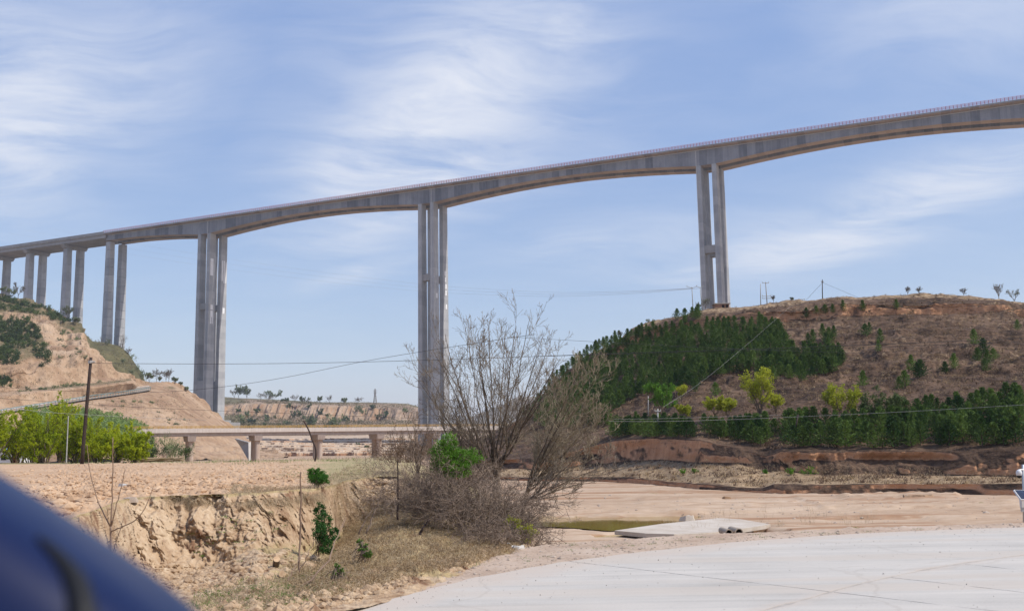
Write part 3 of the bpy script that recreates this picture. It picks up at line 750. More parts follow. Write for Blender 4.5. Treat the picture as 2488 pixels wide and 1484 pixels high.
# bed under the joints, filled with dirt
Lpx = [(1500, 1600), (1700, 1528), (1859, 1481), (1944, 1459), (2044, 1429), (2169, 1399), (2269, 1379), (2419, 1356), (2600, 1334), (2900, 1310)]
L3 = bez(np.array([atz(u, v, 0.0) for u, v in Lpx]), 200)
s_ = np.r_[0, np.cumsum(np.linalg.norm(np.diff(L3, axis=0), axis=1))]
def Lat(s):
    s = np.asarray(s, float); q = np.stack([np.interp(s, s_, L3[:, i]) for i in range(3)], -1)
    t0 = (L3[3] - L3[0]) / np.linalg.norm(L3[3] - L3[0]); t1 = (L3[-1] - L3[-4]) / np.linalg.norm(L3[-1] - L3[-4])
    return q + np.minimum(s, 0)[..., None] * t0 + np.maximum(s - s_[-1], 0)[..., None] * t1
jd = atz(1694, 1399, 0) - atz(1994, 1434, 0); jd /= np.linalg.norm(jd)
jd2 = atz(2159, 1404, 0) - atz(2488, 1441, 0); jd2 /= np.linalg.norm(jd2)
cross = [float(s_[np.argmin(np.linalg.norm(L3 - atz(u, v, 0), axis=1))]) for u, v in ((2020, 1436), (2165, 1401), (2335, 1369))]
gap = (cross[2] - cross[0]) / 2
bounds = [cross[0] - gap * k for k in range(4, 0, -1)] + cross + [cross[2] + gap * k for k in range(1, 6)]
def jdir(s):
    k = np.clip((s - cross[0]) / (cross[1] - cross[0] + 1e-6), -1.0, 3.0)
    d = jd * (1 - k) + jd2 * k; return d / np.linalg.norm(d)
def to_edge(p, d):
    """how far along d the pavement edge lies"""
    rel = E3[:, :2] - p[:2]; al = rel @ d[:2]; ac = rel @ np.array([-d[1], d[0]])
    i = np.where((ac[:-1] * ac[1:] <= 0) & (al[:-1] > 0.3))[0]
    if len(i) == 0: return None
    i = i[np.argmin(al[i])]; k = ac[i] / (ac[i] - ac[i + 1] + 1e-9)
    return al[i] * (1 - k) + al[i + 1] * k
fill = []
for lane in (0, 1, 2):
    bl_ = [bounds[0], cross[0], bounds[-1]] if lane == 0 else bounds
    for a, b in zip(bl_[:-1], bl_[1:]):
        ns, nw = (40 if lane == 0 else 18), 24
        g0, g1 = a + 0.004, b - 0.004
        rows_ = []
        ok = True
        for s in np.linspace(g0, g1, ns):
            p0 = Lat(s); d = jdir(s)
            if lane == 0:
                wdt = to_edge(p0, d)
                if wdt is None or wdt > 22: continue
                rows_.append([p0 + d * (0.012 + (wdt - 0.012) * x) for x in np.linspace(0, 1, nw)])
            else:
                o_ = (lane - 1) * 4.6
                rows_.append([p0 - d * (o_ + 0.012 + 4.576 * x) for x in np.linspace(0, 1, nw)])
        if len(rows_) < 4: continue
        G = np.array(rows_); ns = len(G)
        x_ = np.linspace(0, 1, nw)[None] * np.ones((ns, 1))
        rag = np.zeros((ns, nw)); rag[0] = 1; rag[-1] = -1
        tdir = (G[-1, 0] - G[0, 0]) / np.linalg.norm(G[-1, 0] - G[0, 0])
        G += (rag * 0.016 * (0.6 + fbm(G * [1, 1, 0], 3.0, 3) * 2))[..., None] * tdir
        side = np.zeros((ns, nw)); side[:, 0] = 1
        dd = (G[0, -1] - G[0, 0]) / np.linalg.norm(G[0, -1] - G[0, 0])
        G += (side * 0.025 * np.clip(0.6 + fbm(G * [1, 1, 0] + 5, 2.0, 3) * 2.5, 0, 4))[..., None] * dd
        if lane == 0: G[:, -1] += (0.12 * fbm(G[:, -1], 1.5, 3))[:, None] * dd
        G[..., 2] = 0.006 * fbm(G, 0.5, 2)
        dust = np.zeros((ns, nw))
        if lane == 0: dust = np.clip((x_ - 0.72) / 0.28, 0, 1) * 1.1 + np.clip(1 - x_ * 14, 0, 1) * 0.6
        else: dust = np.clip(1 - x_ * 12, 0, 1) * 0.6
        border = [(0, j) for j in range(nw)] + [(i, nw - 1) for i in range(1, ns)] + [(ns - 1, j) for j in range(nw - 2, -1, -1)] + [(i, 0) for i in range(ns - 2, 0, -1)]
        V = G.reshape(-1, 3); nb = len(border); bi = np.array([i * nw + j for i, j in border])
        low = V[bi] - [0, 0, 0.12]
        F = [np.concatenate([gridf(ns, nw), np.stack([bi, np.roll(bi, -1), len(V) + (np.arange(nb) + 1) % nb, len(V) + np.arange(nb)], 1)])]
        ob = obj("concrete_slab", (np.concatenate([V, low]), F), M_ROAD, parent=road, attrs={'dust': np.r_[dust.ravel(), dust.ravel()[bi]]})
        fill.append(G)
# dirt in the joints
q0 = np.array([Lat(s) + jdir(s) * 0.3 for s in np.linspace(bounds[0], bounds[-1], 160)]); q1 = np.array([Lat(s) - jdir(s) * 9.2 for s in np.linspace(bounds[0], bounds[-1], 160)])
k_ = np.linspace(0, 1, 60)[:, None, None]
J = q0[None] * (1 - k_) + q1[None] * k_
J[..., 2] = -0.004 + 0.006 * fbm(J, 0.5, 2)
obj("joint_dirt", (J.reshape(-1, 3), gridf(60, 160)), M_JOINT, parent=road, smooth=True)
wj = to_edge(Lat(cross[0]), jdir(cross[0])) - 0.2
J = np.array([[Lat(cross[0] + o_) + jdir(cross[0]) * x for x in np.linspace(0.3, wj, 60)] for o_ in (-0.12, 0, 0.12)])
J[..., 2] = -0.004 + 0.006 * fbm(J, 0.5, 2)
obj("joint_dirt", (J.reshape(-1, 3), gridf(3, 60)), M_JOINT, parent=road, smooth=True)
# the roadway goes on under and behind the camera
ap = np.array([[-14, -25, -0.06], [40, -25, -0.06], [40, 12, -0.06], [8, 11, -0.06], [-2, 9.5, -0.06], [-9, 6, -0.06]])
obj("roadbed", (np.concatenate([ap, ap - [0, 0, 1.7]]), [np.array([[0, 1, 2, 3, 4, 5]]), np.array([[i, (i + 1) % 6, 6 + (i + 1) % 6, 6 + i][::-1] for i in range(6)])]), M_SHOULDER, parent=road)

# ---- left hill with the road cut into it
us = np.concatenate([np.linspace(-260, -10, 30), np.linspace(-6, 480, 260), np.linspace(483, 700, 80)])
l0 = row_z([(-260, 1128), (0, 1122), (300, 1117), (480, 1115), (560, 1113), (620, 1113), (640, 1111), (700, 1108)], RIV - 0.6)
l0 = [(u, v, min(Z, 330 + max(0, (u - 400)) * 0.25)) for u, v, Z in l0]
l1 = [(-260, 1050, 300), (0, 1008, 345), (110, 990, 365), (220, 972, 395), (300, 961, 420), (345, 954, 440), (366, 950, 450), (395, 958, 452), (430, 975, 455), (470, 1000, 458), (520, 1035, 455), (560, 1062, 445), (600, 1086, 430), (625, 1108, 420), (700, 1112, 415)]
l2 = [(-260, 1044, 306), (0, 1003, 353), (110, 985.5, 375), (220, 968, 406), (300, 957, 432), (330, 945, 460), (362, 942, 470), (380, 940, 470), (430, 955, 475), (470, 985, 480), (520, 1024, 480), (560, 1052, 470), (600, 1076, 455), (625, 1100, 440), (700, 1110, 430)]
l3 = [(-260, 985, 309), (0, 963, 357), (115, 949, 379), (250, 937, 412), (322, 929, 436), (334, 938, 462), (362, 938, 474), (380, 934, 482), (430, 945, 500), (470, 972, 510), (520, 1014, 515), (560, 1044, 510), (600, 1070, 490), (625, 1096, 460), (700, 1109, 440)]
l4 = [(-260, 972, 322), (0, 952, 372), (115, 939, 394), (250, 926, 427), (318, 918, 450), (334, 930, 468), (362, 932, 480), (380, 926, 495), (430, 938, 520), (470, 966, 535), (520, 1010, 540), (560, 1041, 535), (600, 1068, 510), (625, 1095, 470), (700, 1108, 445)]
l5 = [(-260, 905, 330), (0, 905, 380), (60, 893, 392), (115, 888, 402), (160, 893, 411), (215, 868, 425), (250, 880, 435), (282, 905, 452), (318, 914, 458), (340, 928, 475), (370, 928, 492), (400, 927, 510), (430, 936, 532), (470, 963, 550), (520, 1008, 560), (560, 1040, 555), (600, 1067, 530), (625, 1094, 480), (700, 1108, 450)]
l6 = [(-260, 760, 430), (0, 800, 455), (60, 800, 460), (115, 812, 452), (160, 835, 444), (200, 825, 445), (222, 850, 442), (250, 872, 446), (282, 900, 458), (318, 912, 464), (340, 927, 482), (370, 926, 502), (400, 924.5, 522), (430, 935, 545), (470, 962, 565), (520, 1007, 575), (560, 1039, 570), (600, 1066, 545), (625, 1093, 490), (700, 1107, 455)]
l7 = [(-260, 640, 560), (-100, 690, 555), (0, 716, 552), (60, 730, 548), (110, 748, 540), (160, 770, 525), (195, 794, 505), (206, 815, 480), (222, 848, 455), (250, 870, 452), (282, 899, 466), (318, 911, 474), (340, 926, 490), (370, 925, 512), (400, 923, 535), (430, 934, 560), (470, 961, 580), (520, 1006, 592), (560, 1038.5, 590), (600, 1065, 560), (625, 1092, 500), (700, 1107, 460)]
hl = patch([l0, l1, l2, l3, l4, l5, l6, l7], us, [36, 4, 16, 8, 30, 40, 40], 1)
bk1 = back_row(hl.P[-1], 40, -2)
bk2 = back_row(bk1, 60, -25)
hl.P = np.concatenate([hl.P, bk1[None], bk2[None]]); hl.lev = np.concatenate([hl.lev, np.full((2, len(us)), 8.)])
n_ = pnormal(hl.P)
a_ = np.interp(hl.lev, [0, 0.6, 1, 2, 2.3, 2.8, 3, 4, 4.3, 5, 6, 7, 8], [1.0, 1.6, 0.05, 0.05, 0.7, 0.7, 0.3, 0.5, 1.6, 1.6, 2.6, 1.5, 0.4])
wall = np.clip((hl.lev - 4) * 3, 0, 1) * np.clip((6.2 - hl.lev), 0, 1)
g = fbm(hl.P, (0.03, 0.03, 0.03), 4) * 1.2 + fbm(hl.P, (0.14, 0.14, 0.14), 4, 0.6) * 0.7
hl.P += n_ * (a_ * g)[..., None]
hl.P += n_ * (wall * (fbm(hl.P, (0.07, 0.07, 0.010), 4) * 5.5) - wall * 5.0 * np.clip(fbm(hl.P, (0.035, 0.035, 0.006), 3, ridged=True) - 0.5, 0, 1))[..., None]
upr = np.clip(hl.lev - 5.2, 0, 1)
hl.P += n_ * (upr * (fbm(hl.P, (0.05, 0.05, 0.16), 5, 0.6) * 4.0))[..., None]
zz = hl.P[..., 2] + 4 * fbm(hl.P, 0.02, 3)
hl.P[..., 2] += upr * 0.9 * np.sin(zz * 2 * np.pi / 5.0)
slp = np.clip(hl.lev * 3, 0, 1) * np.clip((1.0 - hl.lev) * 4, 0, 1)
hl.P += n_ * (slp * (fbm(hl.P, (0.06, 0.06, 0.02), 5, 0.6) * 3.4))[..., None]
low = np.clip(1 - hl.lev, 0, 1)
hl.P[..., 2] += low * (fbm(hl.P, (0.05, 0.02, 1), 4) * 2.2)
u_, v_ = proj(hl.P)
gr = np.clip(hl.lev - 5.6, 0, 1) * np.clip(0.42 + fbm(hl.P, 0.03, 3) * 0.9, 0, 0.75)
for poly, k in (([(-300, 600), (0, 700), (60, 722), (180, 780), (195, 800), (120, 770), (40, 760), (0, 760), (-300, 700)], 0.8),
                ([(-300, 760), (0, 770), (60, 775), (100, 800), (120, 850), (95, 870), (40, 880), (0, 850), (-300, 850)], 0.6),
                ([(-300, 950), (30, 951), (120, 938), (250, 927), (320, 917), (322, 926), (250, 935), (120, 947), (-300, 975)], 0.75),
                ([(110, 988), (220, 971), (345, 953), (345, 958), (220, 980), (110, 998)], 0.5),
                ([(375, 940), (420, 935), (470, 965), (440, 950), (400, 945)], 0.6)):
    gr = np.maximum(gr, k * poly_mask(u_, v_, poly, 12))
patch_obj("hill_left", hl, M_CUT, {'grass': gr})
HL = hl
# ---- darker spur behind it, under the last approach piers
sp0 = [(170, 980, 640), (250, 975, 640), (330, 960, 640), (356, 950, 640), (372, 955, 640)]
sp1 = [(170, 880, 650), (215, 860, 655), (250, 870, 655), (300, 900, 655), (340, 930, 655), (358, 948, 655), (372, 953, 655)]
sp2 = [(170, 800, 690), (204, 808, 690), (225, 828, 690), (258, 832, 690), (290, 840, 690), (312, 857, 690), (330, 882, 690), (344, 910, 690), (352, 932, 690), (358, 945, 690), (372, 952, 690)]
us = np.linspace(170, 372, 110)
spp = patch([sp0, sp1, sp2], us, [30, 34])
bb = back_row(spp.P[-1], 90, -25)
spp.P = np.concatenate([spp.P, bb[None]]); spp.lev = np.concatenate([spp.lev, np.full((1, len(us)), 3.)])
spp.P += pnormal(spp.P) * (fbm(spp.P, (0.03, 0.03, 0.02), 4) * 3.0 * np.clip(spp.lev, 0, 1))[..., None]
patch_obj("hill_spur", spp, M_SPUR)
SPUR = spp

# ---- far plateau with its eroded rim, and layered banks along the river
us = np.concatenate([np.linspace(440, 1120, 620), np.linspace(1123, 1500, 60)])
f0 = row_z([(440, 1106), (620, 1103), (700, 1104), (850, 1103), (900, 1101), (1000, 1099), (1150, 1097), (1300, 1095), (1500, 1092)], RIV - 0.5)
f0 = [(u, v, min(Z, 520)) for u, v, Z in f0]
f1 = [(440, 1080, 690), (620, 1078, 690), (800, 1076, 695), (1000, 1072, 695), (1500, 1068, 695)]
f2 = [(440, 1050, 820), (620, 1052, 820), (800, 1050, 820), (1000, 1050, 820), (1100, 1060, 820), (1500, 1068, 820)]
f3 = [(440, 1012, 960), (560, 1010, 960), (640, 1014, 960), (760, 1018, 960), (860, 1020, 970), (960, 1022, 970), (1030, 1028, 980), (1100, 1050, 980), (1200, 1060, 980), (1500, 1066, 980)]
f4 = [(440, 985, 985), (560, 982, 985), (640, 984, 985), (760, 986, 985), (860, 988, 995), (960, 992, 1000), (1030, 1008, 1005), (1100, 1040, 1005), (1200, 1056, 1005), (1500, 1064, 1005)]
f5 = [(440, 962, 1100), (540, 964, 1100), (600, 968, 1100), (700, 972, 1110), (800, 976, 1110), (900, 977, 1120), (990, 980, 1120), (1020, 988, 1120), (1060, 1010, 1110), (1100, 1030, 1100), (1200, 1050, 1100), (1500, 1062, 1100)]
fp = patch([f0, f1, f2, f3, f4, f5], us, [10, 30, 36, 44, 18])
bb = back_row(fp.P[-1], 700, -2)
fp.P = np.concatenate([fp.P, bb[None]]); fp.lev = np.concatenate([fp.lev, np.full((1, len(us)), 6.)])
n_ = pnormal(fp.P)
cl_ = np.clip((fp.lev - 2.8) * 3, 0, 1) * np.clip((4.3 - fp.lev) * 3, 0, 1)
fp.P += n_ * (np.interp(fp.lev, [0, 1, 2, 3, 4, 5, 6], [1, 2, 5, 5, 3, 1.5, 0]) * fbm(fp.P, (0.012, 0.012, 0.012), 5, 0.55))[..., None]
gul = fbm(fp.P * [1, 0, 0], (0.02, 0, 0), 3) * 30 + fbm(fp.P, (0.085, 0.0, 0.012), 4, 0.6) * 20
mid_ = np.clip((fp.lev - 1.2) * 2, 0, 1) * np.clip((4.4 - fp.lev) * 2, 0, 1)
fp.P[..., 1] -= mid_ * gul + cl_ * np.clip(fbm(fp.P, (0.16, 0.0, 0.02), 3, 0.6), -0.3, 1) * 14
fp.P[..., 2] += mid_ * fbm(fp.P, (0.05, 0.05, 0.05), 4, 0.6) * 5
u_, v_ = proj(fp.P)
gr = np.clip(0.45 + fbm(fp.P, (0.008, 0.008, 0.008), 4) * 1.6, 0, 0.9) * np.clip((fp.lev - 1.2) * 2, 0, 1) * (1 - 0.75 * cl_)
gr = np.maximum(gr, np.clip((fp.lev - 4.6) * 3, 0, 0.8))
patch_obj("plateau_far", fp, M_PLATEAU, {'grass': gr})
FP = fp
# stepped ledges the river has cut, under the low bridge
us = np.linspace(540, 1010, 360)
rows_ = []
for k in range(7):
    Zk = 470 + 30 * k + 12 * np.sin(us * 0.02 + k) + 14 * fbm(np.stack([us * 0.03 + 9 * k, us * 0, us * 0], 1), 1.0, 4)
    va = 1102 - 5.6 * k + 1.0 * np.sin(us * 0.013 + 2 * k); vb = va - np.clip(3.2 + 2.4 * fbm(np.stack([us * 0.05 + 5 * k, us * 0 + 3, us * 0], 1), 1.0, 3), 0.6, 6)
    if k == 0: rows_.append(at(us, va + 14, Zk))
    rows_.append(at(us, va, Zk)); rows_.append(at(us, vb, Zk + 1.0))
rows_.append(at(us, np.full(len(us), 1058.0), np.full(len(us), 720.0))); rows_.append(at(us, np.full(len(us), 1075.0), np.full(len(us), 760.0)))
ld = loft(rows_, [2] + [4, 5] * 7 + [3])
ld.P[..., 1] += fbm(ld.P, (0.12, 0.02, 0.4), 4, 0.6) * 3.5
patch_obj("river_ledges", ld, M_LEDGE)
us = np.linspace(900, 1700, 80)
g0 = [(900, 1085, 2400), (1700, 1078, 2400)]
g1 = [(900, 1040, 2600), (1100, 1028, 2600), (1160, 1005, 2600), (1220, 985, 2600), (1255, 968, 2600), (1320, 962, 2600), (1420, 950, 2600), (1700, 940, 2600)]
rg = patch([g0, g1], us, [30])
bb = back_row(rg.P[-1], 800, -10)
rg.P = np.concatenate([rg.P, bb[None]]); rg.lev = np.concatenate([rg.lev, np.full((1, len(us)), 2.)])
rg.P += pnormal(rg.P) * (fbm(rg.P, 0.004, 4) * 14)[..., None]
patch_obj("ridge_far", rg, M_RIDGE)
# ---------------------------------------------------------------- the high viaduct
DECK = 162.0
P2XY = np.array([-48.24, 604.5])
def VL(l, t, z):
    l, t, z = np.broadcast_arrays(np.asarray(l, float), np.asarray(t, float), np.asarray(z, float))
    return np.stack([P2XY[0] + D2[0] * l + T2[0] * t, P2XY[1] + D2[1] * l + T2[1] * t, z], -1)
SEP, HALF, WEB0, WEB1 = 11.7, 5.7, 2.75, 8.65
PIERS = [-186.0, -6.4, 171.5, 349.0]
ENDL, ENDR = -281.0, 420.0
def depth(l):
    l = np.asarray(l, float); ps = np.array(PIERS)
    d = np.min(np.abs(l[..., None] - ps), axis=-1)
    x = np.clip(1 - np.clip(d - 6.0, 0, None) / 79.0, 0, 1)
    x = np.where(l < PIERS[0] - 6, np.clip(1 - (PIERS[0] - 6 - l) / 74.0, 0, 1), x)
    return 4.9 + 5.0 * x ** 1.75
via = empty("viaduct", (*VL(PIERS[1], SEP / 2, 0)[:2], 0.0), "tall grey concrete highway viaduct with arched box girders spanning the whole valley", "viaduct")
def girder(t0):
    ls = np.unique(np.r_[np.arange(ENDL, ENDR, 4.4), ENDR])
    parts = []; pour = []
    for i, (a, b) in enumerate(zip(ls[:-1], ls[1:])):
        if b - a < 0.5: continue
        da, db = float(depth(np.array(a))), float(depth(np.array(b)))
        e = 0.03
        # cross-section: deck plate edge, tapered wing, web, soffit
        sec = lambda l, d: np.array([VL(l, t0 + tt, DECK - zz) for tt, zz in ((0, 0), (0, 0.32), (WEB0, 0.95), (WEB0, d), (WEB1, d), (WEB1, 0.95), (WEB1 + WEB0, 0.32), (WEB1 + WEB0, 0))])
        A, B = sec(a + e, da), sec(b - e, db)
        n = 8
        F4 = np.array([[k, (k + 1) % n, n + (k + 1) % n, n + k] for k in range(n)])
        F8 = np.array([list(range(n))[::-1], list(range(n, 2 * n))])
        parts.append((np.concatenate([A, B]), [F4, F8]))
        pour += [np.random.default_rng(100 + i + int(t0)).uniform(0.1, 0.9)] * 16
    # continuous core so that the joints do not show light
    V, F = join(*parts)
    return V, F, np.array(pour)
for t0 in (0.0, SEP):
    V, F, pour = girder(t0)
    # join() keeps vertex order, so the pour values line up
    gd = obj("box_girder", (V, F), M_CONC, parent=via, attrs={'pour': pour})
    ls = np.arange(ENDL + 2, ENDR - 1, 4.4)
    core = []
    for l in np.arange(ENDL, ENDR, 22.0):
        lb = min(l + 22, ENDR); da, db = float(depth(np.array(l))) - 0.35, float(depth(np.array(lb))) - 0.35
        dm = float(depth(np.array((l + lb) / 2))) - 0.35
        for a, b, d1, d2 in ((l, (l + lb) / 2, da, dm), ((l + lb) / 2, lb, dm, db)):
            core.append(hexa([VL(a, t0 + 3.2, DECK - d1), VL(b, t0 + 3.2, DECK - d2), VL(b, t0 + 8.2, DECK - d2), VL(a, t0 + 8.2, DECK - d1)],
                             [VL(a, t0 + 3.2, DECK - 0.8), VL(b, t0 + 3.2, DECK - 0.8), VL(b, t0 + 8.2, DECK - 0.8), VL(a, t0 + 8.2, DECK - 0.8)]))
    obj("girder_core", join(*core), M_CONC_A, parent=via)
    # drain pipe under the wing with its hangers
    if t0 == 0:
        lp = np.arange(ENDL + 3, ENDR, 4.4)
        pp = VL(lp, WEB0 - 0.25, DECK - 1.25)
        obj("drain_line", tubes(pp[None], np.full((1, len(lp)), 0.16), 5), M_PIPE, parent=via)
        obj("drain_hanger", join(*[box(VL(l, WEB0 - 1.3, DECK - 0.85), (0.22, 2.0, 0.35), [[D2[0], D2[1], 0], [T2[0], T2[1], -0.25], [0, 0, 1]]) for l in np.arange(ENDL + 6, ENDR, 8.8)]), M_CONC_A, parent=via)['kind'] = 'stuff'
    # parapet kerb and railing: posts and rails, far too small to pick apart
    for te, full in ((t0 + 0.2, t0 == 0), (t0 + WEB1 + WEB0 - 0.2, False)):
        kb = join(*[hexa([VL(a, te - 0.2, DECK + 0.002), VL(b, te - 0.2, DECK + 0.002), VL(b, te + 0.2, DECK + 0.002), VL(a, te + 0.2, DECK + 0.002)],
                         [VL(a, te - 0.2, DECK + 0.5), VL(b, te - 0.2, DECK + 0.5), VL(b, te + 0.15, DECK + 0.5), VL(a, te + 0.15, DECK + 0.5)]) for a, b in zip(np.arange(ENDL, ENDR, 35), np.arange(ENDL, ENDR, 35) + 35)])
        obj("parapet_kerb", kb, M_CONC_A, parent=via)
        lp = np.arange(ENDL + 0.5, ENDR, 1.75 if full else 3.5)
        posts = np.stack([VL(lp, te, DECK + 0.5), VL(lp, te - 0.02, DECK + 2.25)], 1)
        pr = [tubes(posts, np.full((len(lp), 2), 0.17), 4)]
        rl = [VL(np.array([ENDL, ENDR]), te, DECK + h) for h in (0.95, 1.35, 1.75, 2.2)]
        pr.append(tubes(np.array(rl), np.full((len(rl), 2), 0.085), 4))
        ro = obj("railing", join(*pr), M_RED, parent=via); ro['kind'] = 'stuff'
# piers: two slender blades under each girder
def pier(lc, zb, bars, zbt):
    parts = 0
    pr = obj("pier_head", box(VL(lc, SEP / 2 + WEB0 + 2.95, DECK - float(depth(np.array(lc))) - 0.2), (11.5, SEP + 6.0, 0.5), [[D2[0], D2[1], 0], [T2[0], T2[1], 0], [0, 0, 1]]), M_CONC_A, parent=via) if False else None
    dp = float(depth(np.array(lc)))
    for t0 in (0.0, SEP):
        for s in (-1, 1):
            a = lc + s * 4.3
            zt = DECK - dp + 0.4
            ta, tb = t0 + WEB0 + 0.02, t0 + WEB1 - 0.02
            H = zt - zb; k = 0.0085 * H / 2
            lw = 1.25
            segs = []; pour = []
            nseg = max(2, int(H / 4.5)); zs = np.linspace(zb, zt, nseg + 1)
            fr_ = (zt - zs) / H
            for i in range(nseg):
                q = []
                for f_, z in ((fr_[i], zs[i]), (fr_[i + 1], zs[i + 1] - 0.015)):
                    w_ = lw + 0.25 * f_; ka = k * f_
                    q.append([VL(a - w_, ta - ka, z), VL(a + w_, ta - ka, z), VL(a + w_, tb + ka, z), VL(a - w_, tb + ka, z)])
                segs.append(hexa(q[0], q[1])); pour += [np.random.default_rng(abs(int(a * 7) + i + int(t0 * 31))).uniform(0.3, 0.7)] * 8
            V, F = join(*segs)
            lg = obj("pier_blade", (V, F), M_CONC_P, parent=via, attrs={'pour': np.array(pour)})
        for zb_ in bars:
            h = 4.2
            V, F = box(VL(lc, t0 + (WEB0 + WEB1) / 2, zb_), (6.3, 4.6, h), [[D2[0], D2[1], 0], [T2[0], T2[1], 0], [0, 0, 1]])
            obj("cross_beam", (V, F), M_CONC_A, parent=via)
    if zbt is not None:   # lower part closed by a wall between the blades
        for t0 in (0.0, SEP):
            k = 0.0085 * (DECK - zb) / 2 * 0.9
            ta, tb = t0 + WEB0 - k + 0.35, t0 + WEB1 + k - 0.35
            V, F = box(VL(lc, (ta + tb) / 2, (zb + zbt) / 2), (6.6, tb - ta, zbt - zb), [[D2[0], D2[1], 0], [T2[0], T2[1], 0], [0, 0, 1]])
            obj("pier_wall", (V, F), M_CONC_P, parent=via, attrs={'pour': np.full(8, 0.5)})
zof = lambda u, v, Y: float(at(u, v, Y)[2])
pier(PIERS[0], 10.0, [zof(500, 745, 690)], zof(500, 925, 690))
pier(PIERS[1], -4.0, [zof(1035, 671, 607)], None)
pier(PIERS[2], 0.0, [zof(1722, 606, 535)], None)
pier(PIERS[3], 0.0, [100.0], None)
# footing of the left main pier, stepping out of the soil
for t0, zz in ((SEP, 21.5),):
    ax = [[D2[0], D2[1], 0], [T2[0], T2[1], 0], [0, 0, 1]]
    obj("footing", join(box(VL(PIERS[0] + 9, t0 + 5.7, zz - 4.4), (16, 14, 7), ax), box(VL(PIERS[0] + 5.5, t0 + 5.7, zz - 0.7), (9, 11, 3), ax)), M_CONC_A, parent=via)
# mortar patches painted on the blades
def vpatch(l, t, z, sl, st, sz): return box(VL(l, t, z), (sl, st, sz), [[D2[0], D2[1], 0], [T2[0], T2[1], 0], [0, 0, 1]])
def mort(pl, t0, s, kind, zz, hh, ww, off=0.0):
    """kind f: on the front of a blade, r: on its right side"""
    lc = PIERS[pl] + s * 4.3; dp = float(depth(np.array(PIERS[pl]))); zt = DECK - dp + 0.4
    zb = (10.0, -4.0, 0.0)[pl]; f_ = (zt - zz) / (zt - zb); ka = 0.0085 * (zt - zb) / 2 * f_; lw = 1.25 + 0.25 * f_
    if kind == 'f': return vpatch(lc + off, t0 + WEB0 - ka - 0.02, zz, ww, 0.12, hh)
    return vpatch(lc + lw + 0.01, t0 + (WEB0 + WEB1) / 2 + off, zz, 0.14, ww, hh)
Zp1, Zp2 = 676, 600
for lst, pl in (([(0, 1, 'r', 646, 12.0, 2.9, -0.6), (0, 1, 'r', 744, 3.5, 2.4, 0.2), (0, 1, 'r', 760, 4.5, 2.4, 0.2), (0, 1, 'r', 776, 4.5, 1.0, -0.6), (0, 1, 'r', 776, 4.5, 0.7, 1.0),
                  (SEP, 1, 'r', 650, 14.5, 1.2, -1.6), (SEP, 1, 'r', 652, 16.0, 1.2, 0.3), (SEP, 1, 'r', 653, 15.0, 0.8, 2.0), (SEP, 1, 'r', 748, 4.0, 2.0, 0.4)], 0),
                ([(0, 1, 'r', 716, 3.0, 1.8, 0.4), (SEP, 1, 'r', 656, 3.0, 1.6, -0.6), (SEP, 1, 'r', 671, 3.0, 1.6, -0.3), (SEP, 1, 'r', 688, 3.0, 1.6, 0.3), (SEP, 1, 'r', 704, 3.0, 1.6, 0.3), (SEP, 1, 'r', 738, 3.0, 1.6, 0.6)], 1)):
    for t0, s, kind, v, hh, ww, off in lst:
        z = zof(520 if pl == 0 else 1060, v, (683 if pl == 0 else 607))
        obj("repair_patch", mort(pl, t0, s, kind, z, hh, ww, off), M_PATCHC, parent=via)
# rain pipes down the piers
for lc, zb, off in ((PIERS[0] + 4.3, 12.0, -1.1), (PIERS[1] + 4.3, 2.0, -0.2), (PIERS[2] - 4.3, 15.0, -1.2)):
    obj("rain_pipe", tubes(np.array([[VL(lc + off, WEB0 - 0.12, DECK - 1.2), VL(lc + off, WEB0 - 0.2, 90.0), VL(lc + off, WEB0 - 0.75, zb)]]), np.full((1, 3), 0.15), 5), M_PIPE, parent=via)
# approach spans on the left: beams on cap-and-column bents
BENTS = []
for u in (258, 158, 66, -22, -110):
    best = min(np.linspace(-480, -270, 2000), key=lambda l: abs(proj(VL(l, 5.7, 120.0))[0] - u - (6 if u == 258 else 2)))
    BENTS.append(float(best))
ax = [[D2[0], D2[1], 0], [T2[0], T2[1], 0], [0, 0, 1]]
bases = [zof(270, 850, 712), zof(170, 800, 730), zof(80, 770, 750), zof(0, 760, 770), zof(-100, 740, 790)]
for i, l in enumerate(BENTS):
    zc = DECK - (3.4 if i else 5.2)
    if i: obj("bent_cap", join(hexa([VL(l - 1.7, 1.6, zc - 2.6), VL(l + 1.7, 1.6, zc - 2.6), VL(l + 1.7, SEP + 9.8, zc - 2.6), VL(l - 1.7, SEP + 9.8, zc - 2.6)],
                              [VL(l - 1.7, -0.2, zc), VL(l + 1.7, -0.2, zc), VL(l + 1.7, SEP + 11.6, zc), VL(l - 1.7, SEP + 11.6, zc)])), M_CONC_A, parent=via)
    for t0 in (0.0, SEP):
        zt = zc - (2.58 if i else 0.4); zb = bases[i] - 12
        H = zt - zb
        q = []
        for z, k in ((zb, 1.0), (zt, 0.0)):
            a = 2.1 + 0.006 * H * k; b = 2.2 + 0.010 * H * k
            q.append([VL(l - a, t0 + 5.7 - b, z), VL(l + a, t0 + 5.7 - b, z), VL(l + a, t0 + 5.7 + b, z), VL(l - a, t0 + 5.7 + b, z)])
        nseg = int(H / 6); segs = []; pour = []
        b4, t4 = np.array(q[0]), np.array(q[1])
        for j in range(nseg):
            k0, k1 = j / nseg, (j + 1) / nseg - 0.002
            segs.append(hexa(b4 * (1 - k0) + t4 * k0, b4 * (1 - k1) + t4 * k1)); pour += [np.random.default_rng(j + 50 * i + int(t0)).uniform(0.25, 0.75)] * 8
        V, F = join(*segs)
        obj("bent_column", (V, F), M_CONC_P, parent=via, attrs={'pour': np.array(pour)})
lend = BENTS[-1] - 30
